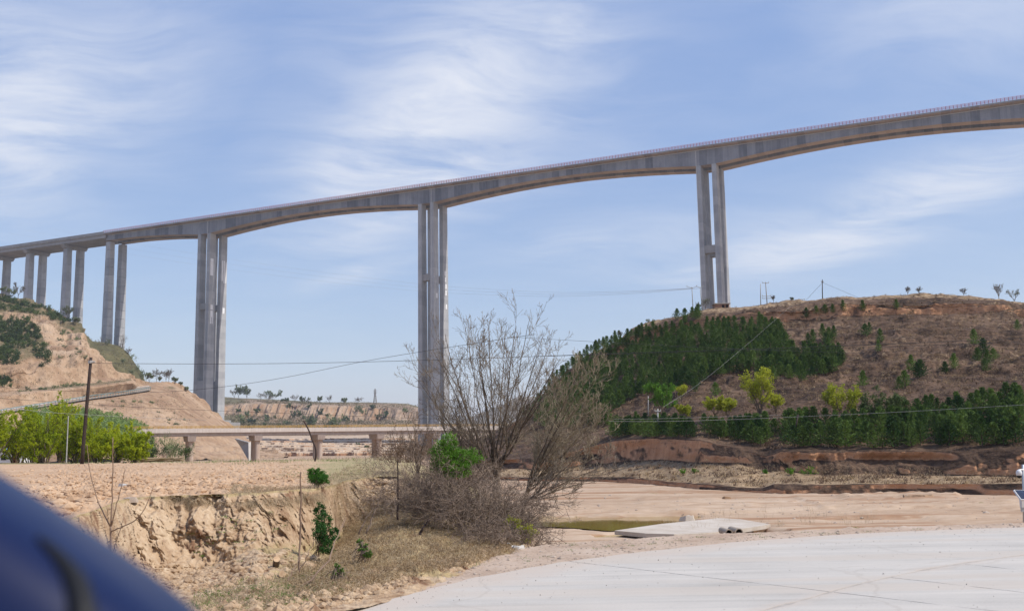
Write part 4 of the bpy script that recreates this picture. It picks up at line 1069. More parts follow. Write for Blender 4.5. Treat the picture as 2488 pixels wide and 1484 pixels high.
for t0 in (0.0, SEP):
    obj("approach_deck", hexa([VL(lend, t0, DECK - 0.75), VL(ENDL - 0.1, t0, DECK - 0.75), VL(ENDL - 0.1, t0 + 11.4, DECK - 0.75), VL(lend, t0 + 11.4, DECK - 0.75)],
                              [VL(lend, t0, DECK), VL(ENDL - 0.1, t0, DECK), VL(ENDL - 0.1, t0 + 11.4, DECK), VL(lend, t0 + 11.4, DECK)]), M_CONC_A, parent=via)
    for k in range(5):
        tc = t0 + 1.3 + k * 2.2
        for a, b in zip([lend] + BENTS[::-1][:-1], BENTS[::-1]):
            obj("approach_beam", join(hexa([VL(a + 0.1, tc - 0.45, DECK - 3.35), VL(b - 0.1, tc - 0.45, DECK - 3.35), VL(b - 0.1, tc + 0.45, DECK - 3.35), VL(a + 0.1, tc + 0.45, DECK - 3.35)],
                                          [VL(a + 0.1, tc - 0.45, DECK - 0.76), VL(b - 0.1, tc - 0.45, DECK - 0.76), VL(b - 0.1, tc + 0.45, DECK - 0.76), VL(a + 0.1, tc + 0.45, DECK - 0.76)])), M_CONC_A, parent=via)
    for te in (t0 + 0.25, t0 + 11.15):
        obj("parapet_wall", hexa([VL(lend, te - 0.25, DECK + 0.002), VL(ENDL, te - 0.25, DECK + 0.002), VL(ENDL, te + 0.25, DECK + 0.002), VL(lend, te + 0.25, DECK + 0.002)],
                                 [VL(lend, te - 0.2, DECK + 1.5), VL(ENDL, te - 0.2, DECK + 1.5), VL(ENDL, te + 0.1, DECK + 1.5), VL(lend, te + 0.1, DECK + 1.5)]), M_CONC_A, parent=via)
for l in np.arange(lend + 4, ENDL - 2, 6.5):
    obj("drain_spout", tubes(np.array([[VL(l, 0.4, DECK - 0.3), VL(l, -0.45, DECK - 0.55)]]), np.full((1, 2), 0.28), 6, True), M_PORC, parent=via)

# ---------------------------------------------------------------- the low bridge over the river
ks = np.arange(-6, 5.6, 0.5)
lowu = 1244 + (-779 + 142.7 * ks) / (1 + 0.0296 * ks); lowY = 240 * (1 + 0.0296 * ks)
LDZ = 6.9                                                     # deck level
LC = np.array([at(u, 1045, Y) for u, Y in zip(lowu, lowY)]); LC[:, 2] = LDZ
tg = np.repeat(unit2(LC[-1] - LC[0])[None], len(LC), 0); nb = np.stack([-tg[:, 1], tg[:, 0], 0 * tg[:, 0]], 1)   # away from the camera
LC = LC - nb * 1.6
lowb = empty("river_bridge", (*LC[12][:2], RIV), "low pale concrete bridge with yellow railing on round columns crossing the river", "bridge")
def sweep(t0, t1, z0, z1):
    q = [LC + nb * t0 + [0, 0, z0], LC + nb * t1 + [0, 0, z0], LC + nb * t1 + [0, 0, z1], LC + nb * t0 + [0, 0, z1]]
    V = np.stack(q, 1).reshape(-1, 3); n = len(LC)
    F = np.array([[4 * i + k, 4 * i + (k + 1) % 4, 4 * i + 4 + (k + 1) % 4, 4 * i + 4 + k] for i in range(n - 1) for k in range(4)])
    return V, [np.concatenate([F, [[3, 2, 1, 0], [4 * n - 4, 4 * n - 3, 4 * n - 2, 4 * n - 1]]])]
obj("deck_slab", sweep(0.01, 7.5, -0.5, 0.0), M_LOW, parent=lowb)
obj("edge_kerb", sweep(-0.15, 0.35, -0.78, 0.2), M_KERB, parent=lowb)
obj("edge_kerb", sweep(7.15, 7.65, -0.78, 0.2), M_KERB, parent=lowb)
for t0 in (0.35, 2.4, 4.45, 6.3): obj("beam", sweep(t0, t0 + 0.8, -1.55, -0.51), M_LOW, parent=lowb)
for te in (0.1, 7.4):
    s = polyline(LC, 170)
    p0 = s + nb[0] * te + [0, 0, 0.2]; p1 = p0 + [0, 0, 0.62]
    q = [tubes(np.stack([p0, p1], 1), np.full((170, 2), 0.05), 4)]
    for h in (0.34, 0.62): q.append(tubes((p0 + [0, 0, h])[None], np.full((1, 170), 0.04), 4))
    ro = obj("railing", join(*q), M_YEL, parent=lowb); ro['kind'] = 'stuff'
for k in range(-5, 5):
    i = int(np.argmin(np.abs(ks - k)))
    if i >= len(LC): continue
    e1, e2 = tg[i], nb[i]
    zc = LDZ - 1.56; c0 = LC[i] * [1, 1, 0]
    cap = obj("pier_cap", hexa([c0 + e1 * a + e2 * b + [0, 0, zc - 1.25] for a, b in ((-0.85, 0.6), (0.85, 0.6), (0.85, 6.9), (-0.85, 6.9))],
                               [c0 + e1 * a + e2 * b + [0, 0, zc] for a, b in ((-1.0, 0.2), (1.0, 0.2), (1.0, 7.3), (-1.0, 7.3))]), M_LOW, parent=lowb)
    for b in (1.75, 5.75):
        q = c0 + e2 * b
        th = np.arange(16) * 2 * np.pi / 16
        R1 = np.stack([q[0] + 0.66 * np.cos(th), q[1] + 0.66 * np.sin(th), np.full(16, RIV - 1)], 1); R2 = R1.copy(); R2[:, 2] = zc - 1.2
        F = np.array([[k_, (k_ + 1) % 16, 16 + (k_ + 1) % 16, 16 + k_] for k_ in range(16)])
        obj("column", (np.concatenate([R1, R2]), [F]), M_COLUMN, parent=lowb, smooth=True)
# white concrete abutment of an old culvert beyond the bridge
c = at(607, 1112, 300)
cv = empty("river_abutment", (c[0], c[1], RIV), "pale concrete wing wall at the foot of the bare earth slope under the low bridge", "retaining wall")
W = lambda u, v, Z: at(u, v, Z)
obj("wing_wall", hexa([W(584, 1084, 330), W(606, 1122, 300), W(612, 1122, 304), W(590, 1084, 334)], [W(570, 1065, 330), W(606, 1075, 300), W(612, 1075, 304), W(576, 1065, 334)]), M_CONC_A, parent=cv)
obj("end_pillar", hexa([W(604.5, 1124, 297), W(616, 1124, 299), W(617, 1124, 305), W(606, 1124, 303)], [W(603.5, 1074, 297), W(615.5, 1072, 299), W(616.5, 1072, 305), W(605, 1074, 303)]), M_WHITEC, parent=cv)
# ---------------------------------------------------------------- plant builders
def unit(a): return a / (np.linalg.norm(a, axis=-1, keepdims=True) + 1e-9)
def grow(P, R, per, lf, ang, k, rng, up=0.25, wander=0.18, t0=0.25, t1=1.0, rf=0.55, rmin=0.003, taper=0.35, sag=0.0):
    """side shoots from n parent polylines; lf: length range as share of the parent's length"""
    n, kp, _ = P.shape; m = n * per
    par = np.repeat(np.arange(n), per)
    t = rng.uniform(t0, t1, m) * (kp - 1); i = np.minimum(t.astype(int), kp - 2); f = (t - i)[:, None]
    st = P[par, i] * (1 - f) + P[par, i + 1] * f
    r0 = R[par, i] * (1 - f[:, 0]) + R[par, i + 1] * f[:, 0]
    d = unit(P[par, i + 1] - P[par, i])
    plen = np.linalg.norm(np.diff(P, axis=1), axis=2).sum(1)[par]
    L = plen * rng.uniform(*lf, m) * (1.15 - 0.6 * t / (kp - 1))
    perp = unit(np.cross(d, rng.normal(size=(m, 3))))
    a = np.radians(rng.uniform(*ang, m))[:, None]
    d = unit(d * np.cos(a) + perp * np.sin(a))
    return walk(st, d, L, np.maximum(r0 * rf, rmin), k, rng, up, wander, taper, rmin, sag)
def walk(st, d, L, r, k, rng, up=0.2, wander=0.15, taper=0.35, rmin=0.003, sag=0.0):
    m = len(st); out = [st]; d = d.copy(); step = (L / (k - 1))[:, None]
    for j in range(k - 1):
        d = unit(d + rng.normal(size=(m, 3)) * wander + np.array([0, 0, up - sag * j]) * 0.35)
        out.append(out[-1] + d * step)
    Pn = np.stack(out, 1); Rn = r[:, None] * np.linspace(1, taper, k)[None]
    return Pn, np.maximum(Rn, rmin)
def leaves(C, size, rng, flat=0.0, k=3, droop=0.0):
    """one small leaf face at every point"""
    n = len(C); a = unit(rng.normal(size=(n, 3))); a[:, 2] *= 1 - flat; a = unit(a)
    b = unit(np.cross(a, rng.normal(size=(n, 3))))
    s = size * rng.uniform(0.6, 1.4, n)[:, None]
    if k == 3: V = np.stack([C + a * s, C - a * s * 0.6 + b * s * 0.6, C - a * s * 0.6 - b * s * 0.6], 1)
    else: V = np.stack([C + a * s, C + b * s * 0.5, C - a * s, C - b * s * 0.5], 1)
    return V.reshape(-1, 3), np.arange(n * k).reshape(n, k)
def sample_on(P, per, rng, t0=0.3, jit=0.0):
    n, k, _ = P.shape; par = np.repeat(np.arange(n), per); t = rng.uniform(t0, 1, n * per) * (k - 1); i = np.minimum(t.astype(int), k - 2); f = (t - i)[:, None]
    return P[par, i] * (1 - f) + P[par, i + 1] * f + rng.normal(size=(n * per, 3)) * jit
def blades(B, D, L, wd, rng, bend=0.5, seg=3):
    """grass: bent tapering blades from base points B along D"""
    n = len(B); side = unit(np.cross(D, rng.normal(size=(n, 3)))); L = np.broadcast_to(L, (n,))[:, None]; g = np.array([0, 0, -1.0])
    rows_ = []
    for j in range(seg + 1):
        f = j / seg
        c = B + D * L * f + (side * 0.0 + g * bend + unit(np.cross(D, side)) * bend * 0.5) * L * f * f
        w_ = wd * (1 - f * 0.95)
        rows_.append(np.stack([c - side * w_, c + side * w_], 1))
    V = np.stack(rows_, 1).reshape(n, -1, 3)
    base = (np.arange(n) * 2 * (seg + 1))[:, None, None]; j = (np.arange(seg) * 2)[None, :, None]
    F = (base + j + np.array([0, 1, 3, 2])[None, None]).reshape(-1, 4)
    return V.reshape(-1, 3), F
def copies(V, F, locs, scales, rots, rng=None):
    """one mesh holding many transformed copies"""
    n = len(locs); c, s = np.cos(rots), np.sin(rots)
    x = V[None, :, 0] * c[:, None] - V[None, :, 1] * s[:, None]; y = V[None, :, 0] * s[:, None] + V[None, :, 1] * c[:, None]
    sc = np.asarray(scales, float)
    if sc.ndim == 1: sc = np.stack([sc, sc, sc], 1)
    W = np.stack([x * sc[:, :1], y * sc[:, 1:2], V[None, :, 2] * sc[:, 2:]], 2) + np.asarray(locs)[:, None, :]
    FF = [(np.asarray(f)[None] + (np.arange(n) * len(V))[:, None, None]).reshape(-1, np.shape(f)[1]) for f in (F if isinstance(F, list) else [F])]
    return W.reshape(-1, 3), FF
def normals_at(p, pts):
    Pf = p.P.reshape(-1, 3); Nf = p.N.reshape(-1, 3)
    return np.array([Nf[np.argmin(((Pf - q) ** 2).sum(1))] for q in pts])
def rand_on(p, mask_poly, n, rng, cond=None):
    """random surface points whose picture lies in the polygon"""
    nr, nc, _ = p.P.shape
    ok = inpoly(p.u, p.v, mask_poly)
    if cond is not None: ok &= cond
    idx = np.argwhere(ok[:-1, :-1])
    e1 = p.P[1:, :-1] - p.P[:-1, :-1]; e2 = p.P[:-1, 1:] - p.P[:-1, :-1]
    # weight by how large the cell looks, floored by real size
    ar = np.abs((p.u[1:, :-1] - p.u[:-1, :-1]) * (p.v[:-1, 1:] - p.v[:-1, :-1]) - (p.v[1:, :-1] - p.v[:-1, :-1]) * (p.u[:-1, 1:] - p.u[:-1, :-1]))
    wt = ar[idx[:, 0], idx[:, 1]] + 1e-6
    c = idx[rng.choice(len(idx), n, p=wt / wt.sum())]
    a, b = rng.uniform(0, 1, (2, n, 1))
    i, j = c[:, 0], c[:, 1]
    return p.P[i, j] + e1[i, j] * a + e2[i, j] * b, p.N[i, j]

# ---------------------------------------------------------------- pines
def pine_proto(seed, tall=1.0, wide=0.30, whorls=13):
    r = np.random.default_rng(seed)
    tr = tubes(np.array([[[0, 0, -0.06], [0.004, 0, 0.4], [0, 0.004, 0.97]]]), np.array([[0.022, 0.015, 0.004]]), 5)
    B, D, L = [], [], []
    for k in range(whorls):
        z = 0.05 + 0.90 * (k / (whorls - 1)) ** 0.95
        rad = wide * (1 - z) ** 0.9 * r.uniform(0.8, 1.15) + 0.02
        if z < 0.14: rad *= 0.8
        nb_ = r.integers(6, 9)
        for a in np.arange(nb_) * 2 * np.pi / nb_ + r.uniform(0, 6):
            ln = rad * r.uniform(0.7, 1.15)
            el = np.radians(r.uniform(8, 38) + 25 * z)
            d = np.array([np.cos(a) * np.cos(el), np.sin(a) * np.cos(el), np.sin(el)])
            for f in np.linspace(0.25, 1.0, 4):
                for _ in range(2):
                    B.append(np.array([0, 0, z]) + d * ln * f); D.append(unit(d + r.normal(size=3) * 0.45 + [0, 0, 0.25])); L.append(0.085 * r.uniform(0.7, 1.3))
    for _ in range(10):
        B.append([0, 0, r.uniform(0.88, 0.97)]); D.append(unit(r.normal(size=3) * 0.3 + [0, 0, 1])); L.append(0.075)
    B, D, L = np.array(B), np.array(D), np.array(L)
    side = unit(np.cross(D, r.normal(size=B.shape))); w_ = 0.024 * r.uniform(0.7, 1.4, (len(B), 1))
    V = np.stack([B - D * 0.012, B + side * w_ + D * L[:, None] * 0.5, B + D * L[:, None], B - side * w_ + D * L[:, None] * 0.45], 1).reshape(-1, 3)
    return tr, (V, np.arange(len(V)).reshape(-1, 4))
PROTO = [pine_proto(s, wide=w_) for s, w_ in ((1, 0.46), (2, 0.52), (3, 0.42), (4, 0.48), (5, 0.56))]
TRM = [mesh_from("pine_trunk", *p[0]) for p in PROTO]; CRM = [mesh_from("pine_crown", *p[1]) for p in PROTO]
for me in TRM: me.materials.append(M_PINEB)
for me in CRM: me.materials.append(M_PINE)
rp = np.random.default_rng(21)
SLOPE = [(1262, 1012), (1300, 965), (1345, 918), (1392, 868), (1440, 832), (1560, 806), (1600, 800), (1640, 795), (1700, 802), (1730, 792), (1800, 785), (1880, 792), (1908, 822), (1915, 848), (1960, 862), (2010, 858), (2052, 880),
         (2040, 905), (1990, 912), (1950, 930), (1900, 918), (1830, 908), (1765, 906), (1720, 925), (1680, 948), (1600, 952), (1530, 975), (1495, 1000), (1478, 1035), (1400, 1040), (1330, 1040)]
TERR = [(1486, 1060), (1500, 1036), (1640, 1040), (1660, 1044), (1690, 1064), (1600, 1062)]
TERR2 = [(1700, 1054), (1790, 1044), (1850, 1050), (1850, 1082), (1760, 1066)]
TERR3 = [(1840, 1070), (1880, 1040), (1960, 1040), (2060, 1046), (2120, 1030), (2180, 1012), (2300, 996), (2480, 988), (2478, 1080), (2300, 1090), (1960, 1090), (1880, 1082)]
q = np.concatenate([pts_in(SLOPE, 640, rp, 11.0), pts_in([(1640, 775), (1700, 768), (1700, 774), (1650, 780)], 6, rp, 6), pts_in([(1960, 832), (2030, 820), (2035, 838), (1960, 842)], 9, rp, 12)])
slope_px = q
terr_px = np.concatenate([pts_in(TERR, 48, rp, 11), pts_in(TERR2, 24, rp, 11), pts_in(TERR3, 118, rp, 16)])
lone = np.array([(2100, 820), (2140, 835), (2112, 805), (2135, 855), (2300, 905), (2318, 898), (2375, 880), (2400, 888), (2390, 862), (2415, 872), (2395, 905), (2215, 905), (2238, 915), (2185, 945), (2200, 942), (2097, 938), (2230, 918), (2470, 800),
                 (2180, 750), (2095, 756), (2050, 758), (2022, 760), (1985, 762), (2005, 764), (2366, 838), (1960, 775), (1740, 962), (1880, 925), (1690, 955)])
S = on_patch(HR, slope_px[:, 0], slope_px[:, 1]); Tt = on_patch(HR, terr_px[:, 0], terr_px[:, 1]); Lo = on_patch(HR, lone[:, 0], lone[:, 1])
order = np.argsort(S[:, 1]); S = S[order]
def put_pine(loc, h, label, group, parts):
    k = int(rp.integers(0, 5)); a = rp.uniform(0, 6.28); wsc = h * rp.uniform(0.85, 1.2)
    e = empty("pine_tree", loc, label, "tree", group)
    e.rotation_euler = (rp.normal(0, 0.03), rp.normal(0, 0.03), a); e.scale = (wsc, wsc, h)
    for nm, me in (("trunk", TRM[k]), ("crown", CRM[k])):
        o = bpy.data.objects.new(nm, me); link(o, e)
for i, p_ in enumerate(Tt):
    px_ = terr_px[i, 0]
    big = px_ > 1835
    lab = ("young dark green pine in the dense row along the right of the lower terrace" if big else
           ("low dark green pine in the clump at the left end of the lower terrace" if px_ < 1711 else "low dark green pine in the middle of the lower terrace above the earth bank"))
    put_pine(p_, rp.uniform(1.4, 2.2) if big else rp.uniform(1.3, 1.8), lab, "pines on the lower terrace " + ("right" if big else ("left" if px_ < 1711 else "middle")), True)
nind = 320 - len(Tt) - len(Lo)
for p_ in S[:nind]:
    put_pine(p_, rp.uniform(1.2, 2.1), "young dark green pine in the dense planting on the right hillside", "pines planted on the hillside", False)
LLAB = ["upper pine of the tight pair left of the bare slope's middle", "lower pine of the tight pair left of the bare slope's middle", "small pine standing highest above the tight pair on the bare slope", "tiny pine just below the tight pair on the bare slope",
        "left pine of the round dark clump on the bare slope", "right pine of the round dark clump on the bare slope", "leftmost pine of the far right clump on the bare slope", "middle pine of the far right clump on the bare slope", "topmost pine of the far right clump on the bare slope",
        "rightmost pine of the far right clump on the bare slope", "lowest pine of the far right clump on the bare slope", "left of two small pines in a row mid slope", "right of two small pines in a row mid slope", "left of two touching low pines above the terrace", "right of two touching low pines above the terrace",
        "single bluish pine above the orange-green tree", "third small pine close to the two in a row mid slope", "lone pine nearest the right edge, high on the slope", "rightmost of the small pines under the crest", "second from right of the small pines under the crest", "third from right of the small pines under the crest",
        "fourth from right of the small pines under the crest", "sixth from right of the small pines under the crest", "fifth from right of the small pines under the crest", "small dull pine directly above the far right clump", "small pine above the planting's top right corner", "small pine below the middle of the planting on bare earth",
        "small pine under the planting's lower right corner", "small pine touching the planting's lower edge above the yellow bush"]
for i, p_ in enumerate(Lo):
    put_pine(p_, rp.uniform(1.2, 2.0), LLAB[i], "lone pines on the brown slope", False)
rest = S[nind:]
if len(rest):
    parts = []
    for k in range(5):
        r_ = rest[k::5]
        if len(r_) == 0: continue
        (tv, tf), (cv_, cf) = PROTO[k]
        h = rp.uniform(1.2, 2.1, len(r_)); w_ = h * rp.uniform(0.85, 1.2, len(r_))
        parts.append(copies(*join((tv, tf), (cv_, cf)), r_, np.stack([w_, w_, h], 1), rp.uniform(0, 6.28, len(r_))))
    o = obj("pine_wood", join(*parts), M_PINE2, base=(0, 0, 0)); tag(o, "upper rows of the dark green pine planting on the right hillside", "trees", kind='stuff')

# ---------------------------------------------------------------- leafy and bare trees of the middle distance
def tree_thing(name, base, h, w_, label, cat, leafm, barkm, seed, nst=5, leaf=0.06, nleaf=3000, bare=False, group=None, trunk=0.25, r0=0.03, rmin=0.006, dens_t0=0.3, up=0.35, parts=True):
    """a crown of limbs fanning out of a short trunk, with leaf faces (or bare twigs)"""
    r = np.random.default_rng(seed); base = np.asarray(base, float)
    tp = base + np.array([r.normal(0, 0.03) * h, r.normal(0, 0.03) * h, trunk * h])
    TP = np.array([[base - [0, 0, 0.08 * h], (base + tp) / 2 + r.normal(0, 0.01, 3) * h, tp]]); TR = np.array([[r0 * 1.25, r0, r0 * 0.85]]) * h
    a = np.arange(nst) * 2 * np.pi / nst + r.uniform(0, 6, nst) * 0.3
    rad = r.uniform(0.45, 1.0, nst) * w_ / 2
    tgt = base + np.stack([np.cos(a) * rad, np.sin(a) * rad, h * r.uniform(0.8, 1.0, nst) * (1 - 0.25 * (rad / (w_ / 2)) ** 2)], 1)
    st = np.repeat(tp[None], nst, 0) - np.array([0, 0, 1.0]) * r.uniform(0, trunk * 0.5, (nst, 1)) * h
    k = 7; f = np.linspace(0, 1, k)[None, :, None]
    L0 = st[:, None] * (1 - f) + tgt[:, None] * f + np.array([0, 0, 1.0]) * (f * (1 - f)) * h * 0.12
    L0[:, 1:] += r.normal(0, 0.018 * h, (nst, k - 1, 3))
    R0 = np.full((nst, 1), r0 * 0.6 * h) * np.linspace(1, 0.25, k)[None]
    P1, R1 = grow(L0, R0, 7, (0.3, 0.6), (25, 55), 6, r, up, 0.16, 0.25, 1.0, 0.55, rmin)
    P2, R2 = grow(P1, R1, 4, (0.3, 0.6), (25, 60), 4, r, up * 0.6, 0.2, 0.2, 1.0, 0.6, rmin)
    root = empty(name, base, label, cat, group)
    obj("trunk", join(tubes(TP, TR, 7), tubes(L0, R0, 5)), barkm, parent=root)
    if bare:
        P3, R3 = grow(P2, R2, 3, (0.4, 0.8), (20, 50), 4, r, up * 0.5, 0.2, 0.2, 1.0, 0.7, rmin)
        obj("crown", join(tubes(P1, R1, 4), tubes(P2, R2, 3), tubes(P3, R3, 3)), leafm, parent=root)
    else:
        per = max(1, nleaf // len(P2))
        C = np.concatenate([sample_on(P2, per, r, 0.15, 0.025 * h), sample_on(P1, max(1, per), r, 0.4, 0.02 * h)])
        obj("branches", join(tubes(P1, R1, 4), tubes(P2, R2, 3)), barkm, parent=root)
        obj("crown", leaves(C, leaf, r), leafm, parent=root)
    return root
def far_shrub(name, base, w_, h, label, cat, mat, seed, n=260, leaf=None, group=None, twig=0):
    """low distant bush: one mesh of leaf faces round a few stems"""
    r = np.random.default_rng(seed); base = np.asarray(base, float)
    m = max(5, n // 40)
    a = r.uniform(0, 6.28, m); d = unit(np.stack([np.cos(a) * r.uniform(0.2, 1, m) * w_ / h, np.sin(a) * r.uniform(0.2, 1, m) * w_ / h, np.full(m, 1.4)], 1))
    P, R = walk(np.repeat(base[None], m, 0) + r.normal(0, 0.1 * w_, (m, 3)) * [1, 1, 0.1], d, np.full(m, h) * r.uniform(0.7, 1.1, m), np.full(m, 0.02 * h), 5, r, 0.1, 0.2, 0.3, 0.004 * h)
    P1, R1 = grow(P, R, 5, (0.35, 0.7), (30, 70), 4, r, 0.1, 0.2, 0.15, 1.0, 0.6, 0.0035 * h)
    parts = [tubes(P, R, 3), tubes(P1, R1, 3)]
    if twig:
        P2, R2 = grow(P1, R1, twig, (0.4, 0.8), (25, 60), 3, r, 0.2, 0.2, 0.15, 1.0, 0.7, 0.003 * h); parts.append(tubes(P2, R2, 3))
    if n and leaf:
        C = sample_on(P1, max(1, n // len(P1)), r, 0.1, 0.07 * h); parts.append(leaves(C, leaf, r, k=4))
    o = obj(name, join(*parts), mat, base=base)
    return tag(o, label, cat, group)

# green and yellow trees on the terrace of the right hill
for i, (u, v, hpx, wpx, label, mt, nl) in enumerate([
        (1612, 1028, 72, 62, "bright green round-crowned tree by the pale pole at the left end of the terrace", M_BRIGHT, 2600),
        (1655, 978, 34, 34, "yellow-green bushy tree just below the left corner of the pine planting", M_LIME, 1100),
        (1662, 1022, 30, 30, "small yellow-green tree right of the round bright green tree", M_LIME, 900),
        (1740, 1024, 46, 38, "left of the two matching lime green trees under the pine planting", M_LIME, 1400),
        (1768, 1024, 44, 38, "right of the two matching lime green trees under the pine planting", M_LIME, 1400),
        (1842, 1030, 92, 58, "tall lime tree with a dark forked trunk, tallest on the terrace", M_LIME, 2400),
        (1886, 1012, 46, 34, "small lime green tree on the right of the tall lime tree", M_LIME, 1000),
        (2052, 1040, 84, 62, "orange-green wide tree behind the right pine row, half hidden below", M_LIME, 2200),
        (2140, 1040, 68, 62, "dull green thin-leaved tree behind the right pine row", M_SHRUB, 1500)]):
    b = on_patch(HR, [u], [v])[0]; Zb = b[1]; s = Zb / FPX
    tree_thing("hillside_tree", b, hpx * s * 1.35, wpx * s * 1.5, label, "tree", mt, M_BARK, 300 + i, nst=7, leaf=0.085, nleaf=int(nl * 1.6), r0=0.018, rmin=0.010, group=None)
# sparse and bare trees along the hill's skyline
for i, (u, v, hpx, wpx, label, bare, mt) in enumerate([
        (2428, 726, 46, 34, "bare spreading tree on the skyline at the right of the hill", True, M_FARBARE),
        (2464, 732, 34, 38, "pale green round bush on the skyline at the far right", False, M_FARTREE),
        (2342, 719, 26, 20, "small bare sapling on the skyline left of the bare spreading tree", True, M_FARBARE),
        (2206, 715, 24, 16, "thin bare sapling on the hill's highest point, leftmost of the pair", True, M_FARBARE),
        (2232, 715, 24, 18, "thin bare sapling on the hill's highest point, rightmost of the pair", True, M_FARBARE),
        (1922, 731, 12, 14, "tiny round green bush on the skyline left of the lone wooden pole", False, M_SHRUB),
        (1878, 736, 22, 12, "bare forked twig tree beside the crossarm pole on the hilltop", True, M_FARBARE),
        (1714, 752, 36, 26, "light green thin tree in front of the viaduct leg on the hilltop", False, M_FARTREE),
        (1694, 752, 22, 18, "small green bush left of the viaduct leg on the hilltop", False, M_FARTREE),
        (1580, 786, 14, 30, "grey-green low bush on the skyline above the pine planting", False, M_FARTREE),
        (1502, 812, 22, 16, "bare grey sapling poking out above the pine planting's top edge", True, M_FARBARE)]):
    b = on_patch(HR, [u], [v])[0]; s = b[1] / FPX
    tree_thing("skyline_tree", b, hpx * s * 0.85, wpx * s * 0.85, label, "tree", mt, M_FARBARE, 340 + i, nst=8, leaf=0.07, nleaf=420, bare=bare, trunk=0.07 if not bare else 0.22, r0=0.018, rmin=0.010, up=0.7)
# dry grass tussocks and scrub over the brown slope: nobody could count them
rb_ = np.random.default_rng(77)
def tuft(n, seed, L=0.5):
    r = np.random.default_rng(seed); B = r.normal(0, 0.16, (n, 3)) * [1, 1, 0.05]; D = unit(np.stack([r.normal(0, 0.6, n), r.normal(0, 0.6, n), np.full(n, 1.0)], 1))
    return blades(B, D, L * r.uniform(0.6, 1.2, n), 0.022, r, 0.35, 2)
HP = [(1120, 1170), (1300, 960), (1440, 830), (1535, 795), (1620, 770), (1800, 740), (2150, 712), (2300, 712), (2500, 730), (2500, 1200), (1700, 1190), (1300, 1170)]
pt, nn = rand_on(HR, HP, 9000, rb_, ((HR.lev > 3.1) & (HR.lev < 10.2)) | ((HR.lev > 1.05) & (HR.lev < 1.95)))
for nm, mt, sl, L in (("dry_grass", M_DRY, slice(0, 4000), 0.34), ("dry_scrub", M_DRYB, slice(4000, 9000), 0.42)):
    q = pt[sl]; k = len(q)
    V, F = tuft(13, 3, L)
    o = obj(nm, copies(V, F, q, rb_.uniform(0.6, 1.5, k), rb_.uniform(0, 6.28, k)), mt, base=(0, 0, 0))
    tag(o, "straw-coloured grass tussocks over the right hillside" if nm == "dry_grass" else "dark brown scrub over the right hillside", "grass" if nm == "dry_grass" else "scrub", kind='stuff')
# green bushes at the foot of the right bank
for i, (u, v, w_, h) in enumerate([(1660, 1150, 20, 12), (1688, 1147, 14, 10), (1922, 1153, 30, 16), (1968, 1150, 40, 22), (1860, 1148, 16, 9)]):
    b = on_patch(HR, [u], [v])[0]; s = b[1] / FPX
    far_shrub("green_bush", b, w_ * s, h * s, ["small green bush at the left of the lower slope", "tiny green bush beside another on the lower slope", "yellow-green bush in the middle of the lower slope", "widest green bush at the foot of the orange bank", "low green bush between the left and middle ones"][i], "bush", M_BRIGHT, 370 + i, 260, 0.06)
# ---------------------------------------------------------------- left hill: lane, guardrail, shrubs
c1 = bez(np.array([at(u, v, Z) for u, v, Z in l1[:7]]), 80) + [0, 0, 0.5]; c2 = bez(np.array([at(u, v, Z) for u, v, Z in l2[:7]]), 80) + [0, 0, 0.5]
ln = loft([c1, c2], [3]); ln.P[..., 2] = np.maximum(ln.P[..., 2], 0)
patch_obj("hill_lane", ln, M_ASPH)
kb = tubes(np.stack([c2 + [0, 0, 0.3]]), np.full((1, 80), 0.5), 4)
gr_ = empty("lane_guardrail", c1[40], "pale blue-green guardrail along the lane on the left hillside", "guardrail")
pp = polyline(c1[10:], 60)
obj("rail", tubes((pp + [0, 0, 1.3])[None], np.full((1, 60), 0.15), 4), M_GRAIL, parent=gr_)
obj("post", tubes(np.stack([pp, pp + [0, 0, 1.2]], 1), np.full((60, 2), 0.09), 4), M_GRAIL, parent=gr_)['kind'] = 'stuff'
obj("lane_kerb", tubes((polyline(c2, 60) + [0, 0, 0.3])[None], np.full((1, 60), 0.18), 4), M_WHITEC, base=c2[40]); bpy.data.objects["lane_kerb"]['kind'] = 'structure'
rl_ = np.random.default_rng(91)
PG = [("dark green shrub on the upper left hill's crest", [(0, 722), (30, 722), (70, 735), (120, 752), (180, 780), (192, 793), (150, 780), (90, 765), (40, 755), (0, 752)], 55, (9, 14), M_SHRUB, "shrubs along the left hill's crest"),
      ("dark green shrub in the wide patch on the left hill", [(0, 770), (40, 772), (70, 782), (95, 800), (110, 835), (118, 865), (108, 900), (96, 880), (70, 845), (45, 850), (40, 890), (10, 880), (0, 870)], 110, (10, 17), M_SHRUB, "shrubs in the patch on the left hill"),
      ("rounded dark green shrub at the left edge above the bench", [(0, 915), (20, 912), (32, 925), (32, 942), (10, 942), (0, 935)], 8, (12, 18), M_SHRUB, "shrubs above the bench at the left edge"),
      ("small olive shrub on the bare cutting of the left hill", [(80, 760), (180, 800), (210, 860), (200, 900), (150, 880), (130, 840), (110, 800)], 16, (6, 10), M_FARTREE, "olive shrubs on the cutting"),
      ("green bush along the bench on the left hill", [(30, 949), (115, 938), (250, 926), (255, 930), (115, 944), (30, 954)], 20, (5, 9), M_FARTREE, "bushes along the bench"),
      ("grassy bush at the foot of the lane on the left hill", [(180, 985), (300, 970), (420, 985), (470, 1030), (440, 1040), (300, 1000)], 14, (5, 9), M_FARTREE, "bushes below the lane")]
